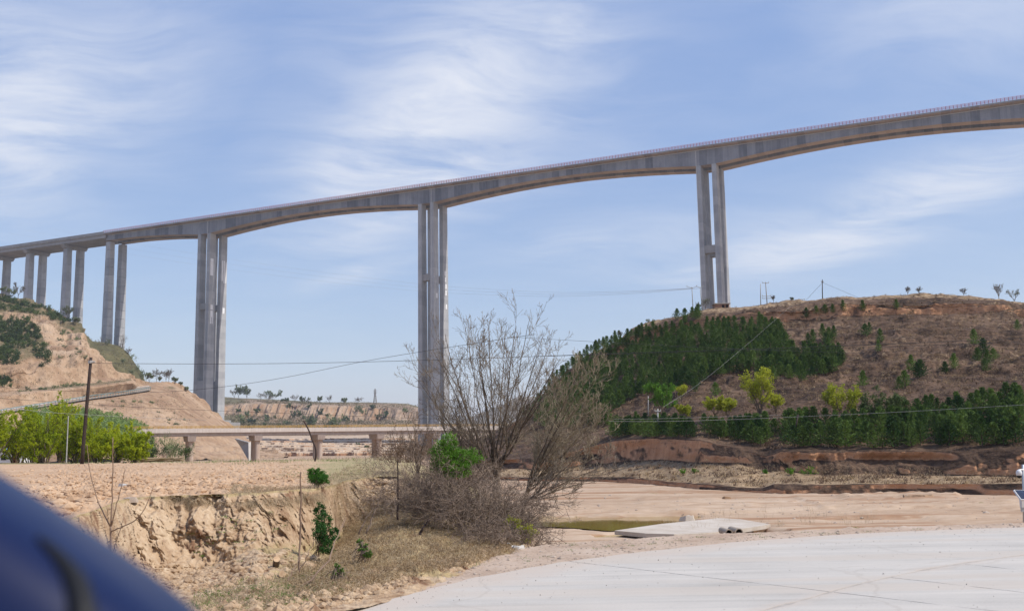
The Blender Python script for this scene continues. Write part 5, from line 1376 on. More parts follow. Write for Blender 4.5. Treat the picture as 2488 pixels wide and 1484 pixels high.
for lab, poly, n, hr_, mt, grp in PG:
    q = pts_in(poly, n, rl_, 6); b = on_patch(HL, q[:, 0], q[:, 1])
    for i, p_ in enumerate(b):
        s = p_[1] / FPX; h = rl_.uniform(*hr_) * s
        far_shrub("hill_shrub", p_ - [0, 0, 0.3], h * 1.9, h, lab, "shrub", mt, 1000 + int(rl_.integers(0, 9999)), 300, h * 0.10, group=grp)
for i, (u, v, hpx, wpx, lab, bare) in enumerate([(44, 724, 36, 40, "grey half-bare bush at the foot of the second viaduct bent", True), (12, 716, 18, 26, "green bush at the left edge under the viaduct", False),
        (30, 718, 22, 22, "light green bush left of the grey half-bare bush", False), (163, 775, 32, 26, "light green tree at the foot of the third viaduct bent", False),
        (185, 792, 22, 16, "small green bush right under the third viaduct bent", False)]):
    p_ = on_patch(HL, [u], [v])[0]; s = p_[1] / FPX
    tree_thing("crest_tree", p_, hpx * s, wpx * s, lab, "tree", M_FARBARE if bare else M_FARTREE, M_FARBARE, 420 + i, nst=6, leaf=0.35, nleaf=500, bare=bare, r0=0.015, rmin=0.06)
q = np.array([(246, 838), (262, 836), (300, 842), (312, 858), (322, 872), (336, 900), (344, 918), (332, 935), (320, 905), (300, 880), (345, 945), (350, 935)])
b = on_patch(SPUR, q[:, 0], q[:, 1])
SL = ["bare grey bush at the left foot of the tallest bent", "dark bush between the tallest bent's columns", "bare dark tree at the right foot of the tallest bent", "scrubby bush just below the bare dark tree on the spur", "scrubby bush a third of the way down the spur's skyline",
      "scrubby bush halfway down the spur's skyline", "olive bush low on the spur's skyline", "olive bush at the foot of the spur", "olive bush in the spur's dark middle", "dark bush in the spur's upper middle", "green bush at the spur's lower tip", "green bush above the spur's lower tip"]
for i, p_ in enumerate(b):
    s = p_[1] / FPX; hp = [24, 16, 34, 18, 16, 16, 22, 20, 14, 14, 16, 16][i]
    far_shrub("spur_bush", p_ - [0, 0, 0.3], hp * s * 0.9, hp * s, SL[i], "bush", M_FARBARE if i in (0, 2, 3) else M_FARTREE, 450 + i, 0 if i in (0, 2) else 160, hp * s * 0.07, twig=3)
# trees on the little hump left of the main pier
q = np.array([(362, 928), (380, 925), (388, 926), (402, 923), (410, 923), (425, 932), (440, 940), (455, 950)])
b = on_patch(HL, q[:, 0], q[:, 1])
SL = ["green leafy tree leftmost on the hump left of the main pier", "bare tall tree left on the hump", "low green bush at the hump's top left", "bare thin tree in the middle of the hump", "dense bare tree right of the hump's middle", "green-grey bush on the hump's right shoulder", "low bush halfway down the hump's right side", "lowest bush beside the main pier on the hump"]
for i, p_ in enumerate(b):
    s = p_[1] / FPX; hp = [26, 34, 14, 30, 32, 18, 14, 12][i]
    tree_thing("hump_tree", p_ - [0, 0, 0.2], hp * s, hp * s * 0.8, SL[i], "tree" if hp > 20 else "bush", M_FARBARE if i in (1, 3, 4) else M_FARTREE, M_FARBARE, 470 + i, nst=5, leaf=0.4, nleaf=320, bare=i in (1, 3, 4), r0=0.014, rmin=0.05)
# trees on the far plateau's rim
FT = [(570, 968, 26, 26, 1, "grey bare tree on the plateau rim just right of the main pier"), (582, 969, 34, 18, 0, "green poplar on the plateau rim, left of two"), (600, 970, 34, 18, 0, "green poplar on the plateau rim, right of two"),
      (634, 972, 22, 20, 1, "small grey bare tree on the rim beside the right poplar"), (664, 974, 28, 50, 0, "wide grey-green thicket tree on the plateau rim"), (650, 975, 18, 26, 1, "grey bare bush at the left foot of the wide thicket tree"),
      (715, 977, 22, 22, 1, "bare round tree on the rim right of the thicket"), (735, 978, 16, 30, 0, "low green bush in the middle of the rim"), (778, 978, 18, 16, 0, "tiny green tree in the middle of the rim"), (800, 979, 22, 12, 1, "thin bare tree mid rim"),
      (835, 979, 16, 14, 0, "small green tree before the lattice mast on the rim"), (870, 980, 18, 34, 1, "wide grey bush under the lattice mast"), (745, 980, 14, 24, 1, "flat grey bush mid rim"), (695, 977, 12, 24, 0, "low olive bush right of the thicket tree")]
for i, (u, v, hp, wp, bare, lab) in enumerate(FT):
    p_ = on_patch(FP, [u], [v])[0]; s = p_[1] / FPX
    tree_thing("rim_tree", p_ - [0, 0, 0.5], hp * s, wp * s, lab, "tree", M_FARBARE if bare else M_FARTREE, M_FARBARE, 500 + i, nst=6, leaf=0.6, nleaf=900, bare=bool(bare), r0=0.012, rmin=0.055)
q = np.concatenate([pts_in([(560, 995), (660, 1000), (700, 1030), (680, 1042), (570, 1042)], 16, rl_, 10), pts_in([(700, 985), (990, 992), (1000, 1030), (720, 1042)], 22, rl_, 10), pts_in([(860, 1072), (905, 1070), (905, 1095), (860, 1095)], 8, rl_, 8)])
b = on_patch(FP, q[:, 0], q[:, 1])
for i, p_ in enumerate(b):
    s = p_[1] / FPX; hp = rl_.uniform(8, 15)
    grp = "bushes below the plateau rim left" if i < 16 else ("bushes below the plateau rim right" if i < 38 else "bushes by the river under the low bridge")
    far_shrub("rim_bush", p_ - [0, 0, 0.5], hp * 1.4 * s, hp * s, "olive bush on the eroded slope " + ("just right of the main pier" if i < 16 else ("under the plateau rim" if i < 38 else "by the river under the low bridge")), "bush", M_SHRUB if i % 3 else M_FARTREE, 530 + i, 150, 0.75, group=grp)
for i, (u, v) in enumerate([(757, 1036), (812, 1037)]):
    p_ = on_patch(FP, [u], [v])[0]; s = p_[1] / FPX
    far_shrub("green_tree", p_, 22 * s, 26 * s, ["green round tree below the plateau rim, left of the pair", "green round tree below the plateau rim, right of the pair"][i], "tree", M_FARTREE, 580 + i, 500, 0.8)
# scrub over the far slopes and over the left hill: a texture of small bushes
r = np.random.default_rng(92)
pt_, _ = rand_on(FP, [(550, 975), (1015, 982), (1020, 1040), (550, 1045)], 1500, r, (FP.lev > 1.6) & ((FP.lev < 3.0) | (FP.lev > 4.0)))
C = np.repeat(pt_, 12, 0) + r.normal(0, 1.0, (len(pt_) * 12, 3)) * [1.6, 1.6, 0.8] + [0, 0, 0.8]
o = obj("far_scrub", leaves(C, 0.55, r, k=4), M_FARSCRUB, base=(0, 0, 0)); tag(o, "olive scrub dotted over the far eroded slopes", "scrub", kind='stuff')
pt_, _ = rand_on(HL, [(-20, 700), (60, 722), (195, 795), (240, 860), (330, 915), (470, 960), (520, 1010), (440, 1040), (300, 1000), (0, 1000)], 1600, r, (HL.lev > 0.2))
C = np.repeat(pt_, 10, 0) + r.normal(0, 0.4, (len(pt_) * 10, 3)) * [1.6, 1.6, 0.7] + [0, 0, 0.3]
o = obj("hill_scrub", leaves(C, 0.20, r, k=4), M_FARSCRUB, base=(0, 0, 0)); tag(o, "thin brown scrub dotted over the left hillside", "scrub", kind='stuff')
pt_, _ = rand_on(SPUR, [(200, 800), (290, 838), (350, 925), (360, 950), (250, 900)], 420, r)
C = np.repeat(pt_, 10, 0) + r.normal(0, 0.7, (len(pt_) * 10, 3)) * [1.6, 1.6, 0.8] + [0, 0, 0.5]
o = obj("spur_scrub", leaves(C, 0.34, r, k=4), M_FARSCRUB, base=(0, 0, 0)); tag(o, "brown and olive scrub over the dark spur", "scrub", kind='stuff')
# lattice mast
mb = on_patch(FP, [913], [981])[0]; s = mb[1] / FPX; H = 38 * s
mast = empty("lattice_mast", mb, "grey lattice power mast on the far plateau's rim", "pylon")
cor = np.array([[-1, -1], [1, -1], [1, 1], [-1, 1]]) * H * 0.1
legs = np.array([[np.r_[mb[:2] + c, mb[2] - 1], np.r_[mb[:2] + c * 0.25, mb[2] + H * 0.75], np.r_[mb[:2] + c * 0.05, mb[2] + H]] for c in cor])
for q in legs: obj("leg", tubes(q[None], np.full((1, 3), 0.32), 4), M_FARBARE, parent=mast)
br = []
for k in range(6):
    f0_, f1_ = k / 7, (k + 1) / 7
    for a in range(4):
        pa = np.array([np.r_[mb[:2] + cor[a] * (1 - f0_), mb[2] + H * f0_], np.r_[mb[:2] + cor[(a + 1) % 4] * (1 - f1_), mb[2] + H * f1_]]); br.append(pa)
obj("bracing", tubes(np.array(br), np.full((len(br), 2), 0.16), 3), M_FARBARE, parent=mast)
for f_ in (0.75, 0.88): obj("crossarm", tubes(np.array([[mb + [-H * 0.13, 0, H * f_], mb + [H * 0.13, 0, H * f_]]]), np.full((1, 2), 0.22), 4), M_FARBARE, parent=mast)

# ---------------------------------------------------------------- willows, poplar thicket and the house behind them
def field_z(x, y):
    d = (FL.P[..., 0] - x) ** 2 + (FL.P[..., 1] - y) ** 2
    return float(FL.P.reshape(-1, 3)[np.argmin(d)][2])
def willow(u, v, Z, hpx, wpx, label, seed, mt=M_WILL, nl=15000, leaf=0.068, nst=18):
    b = at(u, v, Z); s = Z / FPX; h, w_ = hpx * s, wpx * s
    r = np.random.default_rng(seed)
    a = r.uniform(0, 6.28, nst); rad = r.uniform(0.1, 1, nst) * w_ / 2
    st = b + np.stack([np.cos(a) * rad * 0.18, np.sin(a) * rad * 0.18, np.full(nst, -0.3)], 1)
    tgt = b + np.stack([np.cos(a) * rad * 1.15, np.sin(a) * rad * 0.8, h * r.uniform(0.35, 1.0, nst)], 1)
    k = 8; f = np.linspace(0, 1, k)[None, :, None]
    L0 = st[:, None] * (1 - f) + tgt[:, None] * f + np.array([0, 0, 1.0]) * (f * (1 - f)) * h * 0.25
    L0[:, 1:] += r.normal(0, 0.02 * h, (nst, k - 1, 3)); R0 = np.full((nst, 1), 0.014 * h) * np.linspace(1, 0.25, k)[None]
    P1, R1 = grow(L0, R0, 8, (0.22, 0.5), (20, 55), 6, r, 0.35, 0.14, 0.15, 1.0, 0.5, 0.009)
    P2, R2 = grow(P1, R1, 4, (0.3, 0.6), (20, 50), 4, r, 0.3, 0.15, 0.2, 1.0, 0.6, 0.008)
    root = empty("willow_bush", b, label, "bush", "willow bushes at the back of the field")
    obj("stems", tubes(L0, R0, 5), M_BARK, parent=root)
    obj("branches", join(tubes(P1, R1, 3), tubes(P2, R2, 3)), M_BARK, parent=root)
    C = np.concatenate([sample_on(P2, max(1, nl // len(P2)), r, 0.1, 0.05), sample_on(P1, 14, r, 0.15, 0.09), sample_on(L0, 60, r, 0.2, 0.18)])
    obj("crown", leaves(C, leaf, r, k=4), mt, parent=root)
WL = [(-30, 1128, 92, 150, 150, "yellow-green willow bush cut off by the picture's left edge"), (42, 1126, 97, 132, 100, "yellow-green willow bush second from the left edge, hiding a small house"), (105, 1124, 92, 128, 95, "yellow-green willow bush with a thick dark stem, third from the left"),
      (150, 1124, 98, 162, 80, "tallest yellow-green willow bush, left of the dark leaning pole"), (182, 1123, 94, 108, 84, "yellow-green willow bush right behind the dark leaning pole"), (240, 1122, 93, 98, 95, "yellow-green willow bush just right of the dark leaning pole"),
      (285, 1121, 96, 96, 90, "yellow-green willow bush left of where the low bridge appears"), (322, 1120, 94, 72, 100, "lowest yellow-green willow bush at the right end of the row"), (75, 1124, 104, 118, 90, "yellow-green willow bush at the back between the second and third"),
      (210, 1122, 103, 112, 90, "yellow-green willow bush at the back right of the tallest")]
for i, (u, v, Z, hp, wp, lab) in enumerate(WL): willow(u, v, Z, hp * 0.88, wp * 1.1, lab, 600 + i)
# pale green poplar saplings in rows behind: a thicket nobody could count
rt = np.random.default_rng(33)
n = 1000
uu = rt.uniform(60, 372, n); Zq = rt.uniform(200, 310, n)
f_ = (310 - Zq) / 110
topv = np.interp(uu, [60, 150, 220, 275, 321, 357, 372], [985, 982, 990, 997, 1010, 1028, 1042]) + rt.uniform(0, 8, n) + f_ * 40
hh = rt.uniform(3.5, 6.0, n)
B = at(uu, topv, Zq) - np.stack([0 * hh, 0 * hh, hh], 1)
P0, R0 = walk(B, np.tile([0, 0, 1.0], (n, 1)), hh, np.full(n, 0.05), 5, rt, 0.4, 0.04, 0.3, 0.015)
P1, R1 = grow(P0, R0, 8, (0.12, 0.25), (20, 40), 3, rt, 0.6, 0.1, 0.3, 1.0, 0.5, 0.012)
o = obj("poplar_thicket", leaves(np.concatenate([sample_on(P1, 6, rt, 0.1, 0.2), sample_on(P0, 26, rt, 0.15, 0.42)]), 0.24, rt, k=4), M_SAGE, base=(0, 0, 0)); tag(o, "pale green thicket of young poplars behind the willow bushes", "thicket", kind='stuff')
o = obj("poplar_stems", join(tubes(P0, R0, 4), tubes(P1, R1, 3)), M_PALETWIG, base=(0, 0, 0)); tag(o, "thin stems of the young poplar thicket", "stems", kind='stuff')
# scrub under the low bridge, behind the field's far edge
SB = [(345, 1116, 120, 40, 60), (372, 1118, 112, 46, 50), (398, 1116, 118, 40, 50), (425, 1117, 122, 38, 46), (448, 1116, 118, 34, 36), (360, 1112, 150, 62, 50), (410, 1112, 150, 56, 50)]
SL = ["green-grey bush under the low bridge nearest the willows", "dark-twigged bush in front of the low bridge, second from the willows", "purplish bare bush under the low bridge", "pale olive bush left of the first visible bridge column", "grey twiggy bush touching the first visible bridge column", "tall olive bush behind the others under the bridge, left", "tall olive bush behind the others under the bridge, right"]
for i, (u, v, Z, hp, wp) in enumerate(SB):
    s = Z / FPX
    far_shrub("scrub_bush", at(u, v, Z), wp * s, hp * s, SL[i], "bush", (M_FARTREE, M_SHRUB, M_BRAM)[i % 3], 640 + i, 0 if i % 3 == 2 else 380, 0.10, twig=4)
# small house
hb = at(24, 1123, 112); hs = 112 / FPX
house = empty("small_house", (hb[0], hb[1], 1.0), "small white house with blue roof and red door behind the willows", "house")
w_ = 62 * hs; H = 26 * hs
b8 = lambda x0, x1, y0, y1, z0, z1: hexa([[hb[0] + x0, hb[1] + y0, z0], [hb[0] + x1, hb[1] + y0, z0], [hb[0] + x1, hb[1] + y1, z0], [hb[0] + x0, hb[1] + y1, z0]], [[hb[0] + x0, hb[1] + y0, z1], [hb[0] + x1, hb[1] + y0, z1], [hb[0] + x1, hb[1] + y1, z1], [hb[0] + x0, hb[1] + y1, z1]])
obj("wall", b8(-w_ / 2, w_ / 2, 0, 2.6, 0.8, 1.1 + H), M_WHITE, parent=house)
obj("roof", hexa([[hb[0] - w_ / 2 - 0.2, hb[1] - 0.4, 1.105 + H], [hb[0] + w_ / 2 + 0.2, hb[1] - 0.4, 1.105 + H], [hb[0] + w_ / 2 + 0.2, hb[1] + 2.9, 1.105 + H], [hb[0] - w_ / 2 - 0.2, hb[1] + 2.9, 1.105 + H]],
                 [[hb[0] - w_ / 2 - 0.2, hb[1] - 0.35, 1.2 + H], [hb[0] + w_ / 2 + 0.2, hb[1] - 0.35, 1.2 + H], [hb[0] + w_ / 2 + 0.2, hb[1] + 2.9, 1.6 + H], [hb[0] - w_ / 2 - 0.2, hb[1] + 2.9, 1.6 + H]]), M_BLUE_R, parent=house)
obj("door", b8(0.25, 0.95, -0.03, 0.05, 0.82, 0.9 + H * 0.8), M_REDD, parent=house)
obj("window", b8(-1.0, -0.4, -0.03, 0.05, 1.3, 1.0 + H * 0.75), M_DARK, parent=house)
# white post among the willows
o = obj("white_post", tubes(np.array([[at(161, 1124, 91), at(166, 1010, 91)]]), np.array([[0.06, 0.045]]), 8, True), M_POLEC); tag(o, "thin whitish post among the willow bushes", "post")
# ---------------------------------------------------------------- the near bank: bare tree, brambles, grass, saplings
def on_bank(u, v):
    """nearest sheet (cut bank or field) seen at the pixel"""
    a = on_patch(CB, [u], [v])[0]; b = on_patch(FL, [u], [v])[0]
    ua, va = proj(a); ub, vb = proj(b)
    return a if np.hypot(ua - u, va - v) <= np.hypot(ub - u, vb - v) + 1 else b
rn = np.random.default_rng(55)
def limbs(starts, targets, r0, rng, k=10, bow=0.18, jit=0.02, r1=0.16):
    st = np.asarray(starts, float); tg_ = np.asarray(targets, float); n = len(st)
    f = np.linspace(0, 1, k)[None, :, None]
    L = np.linalg.norm(tg_ - st, axis=1)[:, None, None]
    P = st[:, None] * (1 - f) + tg_[:, None] * f
    out = tg_ - st; out[:, 2] = 0
    P = P - out[:, None] * bow * 2.0 * (f * (1 - f)) + np.array([0, 0, 1.0]) * L * 0.05 * (f * (1 - f))
    wob = np.cumsum(rng.normal(0, 1, (n, k, 3)), 1) * jit * L / 2; wob[:, 0] = 0
    wob *= 1 - f * 0.5
    return P + wob, np.asarray(r0)[:, None] * (np.linspace(1, r1, k) ** 0.9)[None]
def bare_tree(name, base, trunk_top, tgts, label, seed, rt, rl, twm, levels=(9, 6, 4), rmin=0.0034, bow=0.2, barkm=None):
    r = np.random.default_rng(seed)
    root = empty(name, base, label, "tree")
    n = len(tgts)
    TP = np.array([polyline([base - [0, 0, 0.3], base * 0.5 + trunk_top * 0.5 + [0.03, 0, 0], trunk_top], 6)]); TR = np.array([np.linspace(rt * 1.15, rt * 0.8, 6)])
    st = trunk_top - (trunk_top - base) * r.uniform(0, 0.75, (n, 1))
    P0, R0 = limbs(st, tgts, rl * r.uniform(0.7, 1.1, n), r, 11, bow)
    P1, R1 = grow(P0, R0, levels[0], (0.22, 0.50), (20, 50), 8, r, 0.34, 0.15, 0.12, 0.97, 0.50, rmin)
    P2, R2 = grow(P1, R1, levels[1], (0.28, 0.55), (22, 55), 6, r, 0.30, 0.18, 0.15, 0.98, 0.55, rmin)
    P3, R3 = grow(P2, R2, levels[2], (0.35, 0.65), (20, 50), 5, r, 0.25, 0.15, 0.2, 1.0, 0.7, rmin)
    obj("trunk", tubes(TP, TR, 9), barkm or M_BARK, parent=root, smooth=True)
    obj("limbs", tubes(P0, R0, 6), barkm or M_BARK, parent=root, smooth=True)
    obj("branches", tubes(P1, R1, 4), twm, parent=root)
    obj("twigs", join(tubes(P2, R2, 3), tubes(P3, R3, 3)), twm, parent=root)
    return root
jz = lambda pts, Z, sp: np.array([at(u, v, Z + rn.uniform(-sp, sp)) for u, v in pts])
b0 = at(1206, 1236, 27.0)
bare_tree("bare_tree", b0, at(1200, 1090, 27.0), jz([(1002, 920), (1020, 880), (1048, 840), (1085, 800), (1128, 790), (1165, 810), (1185, 785), (1225, 810), (1252, 790), (1288, 782), (1318, 815), (1335, 835), (1352, 870), (1345, 915), (1150, 850), (1060, 880), (1310, 930), (1050, 960), (1375, 935)], 27.0, 1.6), "large bare many-limbed tree rising above the brambles in the middle", 701, 0.12, 0.030, M_TWIG, (10, 6, 4), bow=0.0)
bare_tree("bare_tree", at(1262, 1236, 26.0), at(1290, 1170, 26.0), jz([(1432, 925), (1468, 950), (1490, 985), (1462, 915), (1405, 920), (1480, 1010), (1495, 1050), (1440, 1000), (1400, 960), (1370, 990), (1340, 1010), (1490, 1100), (1450, 1080)], 26.0, 1.3),
          "pale-twigged bare tree leaning right beside the large bare tree", 702, 0.06, 0.024, M_PALETWIG, (11, 7, 4), bow=0.05)
bare_tree("bare_tree", at(1250, 1242, 24.5), at(1290, 1205, 24.5), jz([(1400, 1110), (1450, 1140), (1500, 1128), (1470, 1165), (1380, 1160), (1360, 1120), (1420, 1195), (1350, 1230)], 24.5, 1.0),
          "low dark branch fan reaching right over the sand from the brambles", 703, 0.05, 0.022, M_TWIG, (9, 6, 4), bow=0.0)
bare_tree("bare_tree", at(1135, 1225, 26.5), at(1128, 1165, 26.5), jz([(1085, 1000), (1120, 985), (1065, 960), (1150, 1010), (1095, 1050), (1040, 990), (1105, 930)], 26.5, 1.0), "thin leaning bare tree on the left of the large bare tree", 704, 0.05, 0.026, M_TWIG, (8, 5, 4), bow=0.05)
bare_tree("bare_tree", at(1016, 1195, 25.0), at(1014, 1120, 25.0), jz([(985, 1000), (1010, 1015), (1035, 1035), (1055, 1050), (975, 1060), (1000, 1070)], 25.0, 0.8), "small dark bare tree at the left end of the brambles", 705, 0.038, 0.018, M_BRAM, (8, 5, 3), bow=0.08)
# bramble mounds: arching grey-brown canes
def bramble(c_u, c_v, Z, wpx, hpx, n, label, seed, depth_=0.9, mt=M_BRAM):
    r = np.random.default_rng(seed); s = Z / FPX; b = at(c_u, c_v, Z)
    a = r.uniform(0, 6.28, n); q = np.sqrt(r.uniform(0, 1, n))
    st = b + np.stack([np.cos(a) * q * wpx * s * 0.42, np.sin(a) * q * depth_, np.full(n, -0.15)], 1)
    d = unit(np.stack([np.cos(a) * q * 1.1, np.sin(a) * q * 0.9, r.uniform(0.7, 1.8, n)], 1) + r.normal(0, 0.35, (n, 3)))
    L = hpx * s * r.uniform(0.55, 1.5, n)
    P, R = walk(st, d, L, r.uniform(0.0045, 0.009, n), 9, r, 0.25, 0.17, 0.4, 0.0035, 0.16)
    P1, R1 = grow(P, R, 6, (0.22, 0.5), (25, 75), 6, r, -0.05, 0.22, 0.2, 1.0, 0.6, 0.0035)
    P2, R2 = grow(P1, R1, 3, (0.3, 0.7), (25, 80), 4, r, -0.1, 0.25, 0.2, 1.0, 0.8, 0.0033)
    root = empty("bramble_bush", b, label, "bush", "bramble bushes under the bare tree")
    obj("canes", tubes(P, R, 4), mt, parent=root)
    obj("twigs", join(tubes(P1, R1, 3), tubes(P2, R2, 3)), mt, parent=root)
bramble(1012, 1222, 24.0, 90, 120, 90, "leftmost grey-brown bramble bush, against the earth bank", 711)
bramble(1080, 1246, 23.2, 120, 112, 130, "grey-brown bramble bush under the green creeper", 712)
bramble(1160, 1262, 22.4, 130, 108, 150, "thickest grey-brown bramble mound below the bare tree's trunk", 713)
bramble(1235, 1286, 22.4, 105, 105, 120, "right grey-brown bramble mound hanging over the sand", 714)
bramble(1180, 1316, 20.8, 110, 70, 100, "lower grey-brown bramble bush beside the road shoulder", 715)
bramble(1268, 1318, 21.6, 80, 70, 70, "small bramble bush at the tip of the bank by the puddle", 716)
bramble(985, 1112, 34.0, 110, 62, 120, "reddish-brown bramble bush behind the bank, in front of the low bridge", 717, 1.6, M_DRYB)
bramble(1115, 1170, 26.0, 130, 70, 120, "grey bramble bush between the bare trees' trunks", 718)
# green creeper over the brambles
def leaf_clump(name, blobs, n, leaf, mt, label, cat, seed, k=4):
    r = np.random.default_rng(seed); C = []
    tot = sum(w_ * h for _, _, _, w_, h in blobs)
    for u, v, Z, wpx, hpx in blobs:
        s = Z / FPX; m_ = int(n * wpx * hpx / tot)
        # clusters of leaves through the blob, denser towards its skin
        cc = unit(r.normal(size=(max(6, m_ // 28), 3))) * (r.uniform(0.25, 1, (max(6, m_ // 28), 1)) ** 0.5)
        cl_ = cc[r.integers(0, len(cc), m_)] + r.normal(0, 0.15, (m_, 3))
        C.append(at(u, v, Z) + cl_ * np.array([wpx * s / 2, wpx * s / 2.4, hpx * s / 2]))
    C = np.concatenate(C)
    base = at(blobs[0][0], blobs[0][1], blobs[0][2]); base[2] = C[:, 2].min()
    root = empty(name, base, label, cat)
    obj("leaves", leaves(C, leaf, r, k=k), mt, parent=root)
    m_ = 60; i = r.integers(0, len(C), m_)
    st = np.repeat(base[None], m_, 0) + r.normal(0, 0.08, (m_, 3)); f = np.linspace(0, 1, 5)[None, :, None]
    obj("stems", tubes(st[:, None] * (1 - f) + C[i][:, None] * f + np.array([0, 0, 0.15]) * f * (1 - f), np.full((m_, 5), 0.006), 3), M_BRAM, parent=root)
    return root
leaf_clump("green_creeper", [(1080, 1108, 23.0, 70, 70), (1092, 1075, 23.0, 40, 50), (1130, 1112, 23.0, 80, 50), (1110, 1140, 22.8, 70, 40), (1060, 1130, 23, 40, 40)], 9000, 0.020, M_BRIGHT, "bright green leafy creeper over the top of the brambles", "creeper", 721)
leaf_clump("green_creeper", [(1250, 1270, 21.4, 46, 40), (1275, 1296, 21.2, 60, 40), (1235, 1290, 21.4, 30, 30)], 1400, 0.02, M_LIME, "sparse lime green shoots at the right foot of the brambles", "creeper", 722)
leaf_clump("green_bush", [(770, 1158, 23.5, 50, 34), (758, 1150, 23.5, 26, 24), (788, 1165, 23.3, 30, 24), (776, 1146, 23.5, 20, 18)], 4200, 0.017, M_EVERG, "small round vivid green bush on the field's edge", "bush", 723)
leaf_clump("ivy", [(778, 1240, 19.9, 30, 36), (784, 1265, 19.7, 42, 40), (776, 1292, 19.5, 34, 40), (800, 1300, 19.3, 44, 44), (795, 1330, 19.1, 34, 34), (812, 1290, 19.3, 22, 26)], 3800, 0.019, M_IVY, "dark green ivy hanging in a cleft of the earth bank", "ivy", 724)
leaf_clump("green_weed", [(880, 1330, 17.6, 30, 22), (870, 1318, 17.8, 20, 16), (893, 1346, 17.4, 24, 20)], 700, 0.022, M_WEED, "green weed on the dry grass slope right of the ivy", "weed", 725)
leaf_clump("green_weed", [(822, 1388, 15.4, 26, 40)], 500, 0.022, M_WEED, "tall green weed at the foot of the dry slope", "weed", 726)
# grasses
def lay_grass(name, sheet, poly, n, L, wd, mt, label, lean=(0, 0, 1), spread=0.5, bend=0.5, cat="grass", seed=1, clump=7, cr=0.06):
    r = np.random.default_rng(seed)
    pt_, nn_ = rand_on(sheet, poly, max(2, n // clump), r)
    pt_ = np.repeat(pt_, clump, 0) + r.normal(0, cr, (len(pt_) * clump, 3)) * [1, 1, 0.1]; nn_ = np.repeat(nn_, clump, 0)
    D = unit(nn_ * 0.6 + np.array(lean) + r.normal(0, spread, pt_.shape))
    o = obj(name, blades(pt_ - D * 0.02, D, L * r.uniform(0.4, 1.3, len(pt_)), wd, r, bend), mt, base=(0, 0, 0))
    return tag(o, label, cat, kind='stuff')
TAL = [(690, 1380), (800, 1360), (850, 1240), (900, 1210), (985, 1225), (1080, 1255), (1180, 1290), (1250, 1300), (1250, 1345), (1130, 1372), (1000, 1402), (880, 1432), (760, 1455), (700, 1440)]
lay_grass("dry_grass", CB, TAL, 26000, 0.30, 0.0055, M_DRY, "long dry grass lying over the slope below the brambles", (0.15, -0.35, 0.45), 0.35, 0.9, seed=2)
lay_grass("dry_grass", CB, TAL, 9000, 0.34, 0.005, M_STRAW, "pale straw lying over the slope below the brambles", (0.1, -0.3, 0.5), 0.4, 0.9, seed=3)
TOPE = [(560, 1180), (640, 1190), (760, 1184), (812, 1150), (850, 1130), (985, 1118), (1000, 1160), (980, 1180), (897, 1175), (850, 1190), (800, 1200), (700, 1205), (560, 1215)]
lay_grass("dry_grass", FL, TOPE, 12000, 0.20, 0.005, M_STRAW, "dry grass along the top edge of the bank", (0, 0, 0.7), 0.55, 0.5, seed=4)
lay_grass("dry_grass", CB, [(800, 1180), (900, 1160), (985, 1158), (990, 1240), (900, 1260), (850, 1300), (815, 1260)], 3500, 0.22, 0.004, M_DRY, "dry grass hanging over the right part of the bank", (0.05, -0.4, 0.2), 0.35, 1.0, seed=5)
lay_grass("dry_grass", CB, [(380, 1205), (480, 1205), (520, 1220), (640, 1210), (780, 1195), (780, 1215), (640, 1225), (480, 1225), (400, 1225)], 2600, 0.22, 0.004, M_STRAW, "dry roots and grass hanging from the bank's lip", (0.0, -0.35, -0.1), 0.35, 1.1, seed=6)
lay_grass("dry_grass", CB, [(420, 1484), (560, 1420), (700, 1400), (800, 1430), (640, 1490), (500, 1530)], 6500, 0.16, 0.0042, M_STRAW, "dry grass in the ditch at the foot of the bank", (0.05, -0.1, 0.6), 0.55, 0.6, seed=7)
lay_grass("green_grass", CB, [(420, 1484), (560, 1410), (740, 1390), (900, 1400), (800, 1440), (640, 1490)], 4200, 0.12, 0.005, M_WEED, "short green weeds in the ditch", (0, 0, 0.7), 0.6, 0.5, seed=8, clump=16, cr=0.07)
lay_grass("green_grass", SH, [(1010, 1400), (1060, 1380), (1140, 1364), (1170, 1352), (1160, 1372), (1060, 1398)], 3000, 0.07, 0.004, M_WEED, "strip of short green grass along the road shoulder", (0, 0, 0.8), 0.5, 0.4, seed=9, clump=12, cr=0.08)
lay_grass("green_grass", SH, [(1150, 1370), (1300, 1328), (1500, 1312), (1800, 1298), (2300, 1276), (2300, 1284), (1800, 1308), (1400, 1345), (1150, 1390)], 1500, 0.08, 0.004, M_WEED, "scattered green tufts on the road shoulder", (0, 0, 0.8), 0.6, 0.4, seed=10, clump=34, cr=0.07)
lay_grass("green_grass", FL, [(680, 1120), (900, 1115), (960, 1125), (900, 1150), (800, 1165), (690, 1160)], 3000, 0.10, 0.006, M_WEED, "thin green weeds on the field's right corner", (0, 0, 0.8), 0.6, 0.4, seed=11, clump=16, cr=0.25)
lay_grass("green_grass", FL, [(100, 1120), (300, 1119), (620, 1116), (860, 1112), (860, 1122), (620, 1126), (300, 1126), (100, 1127)], 7000, 0.28, 0.016, M_WEED, "green grass fringe along the field's far edge", (0, 0, 0.9), 0.4, 0.4, seed=12, clump=12, cr=0.4)
lay_grass("dry_grass", FL, [(380, 1120), (620, 1116), (900, 1110), (985, 1108), (990, 1118), (880, 1122), (620, 1124), (380, 1126)], 7000, 0.55, 0.012, M_STRAW, "tall straw grass along the field's far edge", (0, 0, 1.0), 0.35, 0.3, seed=13, clump=10, cr=0.4)
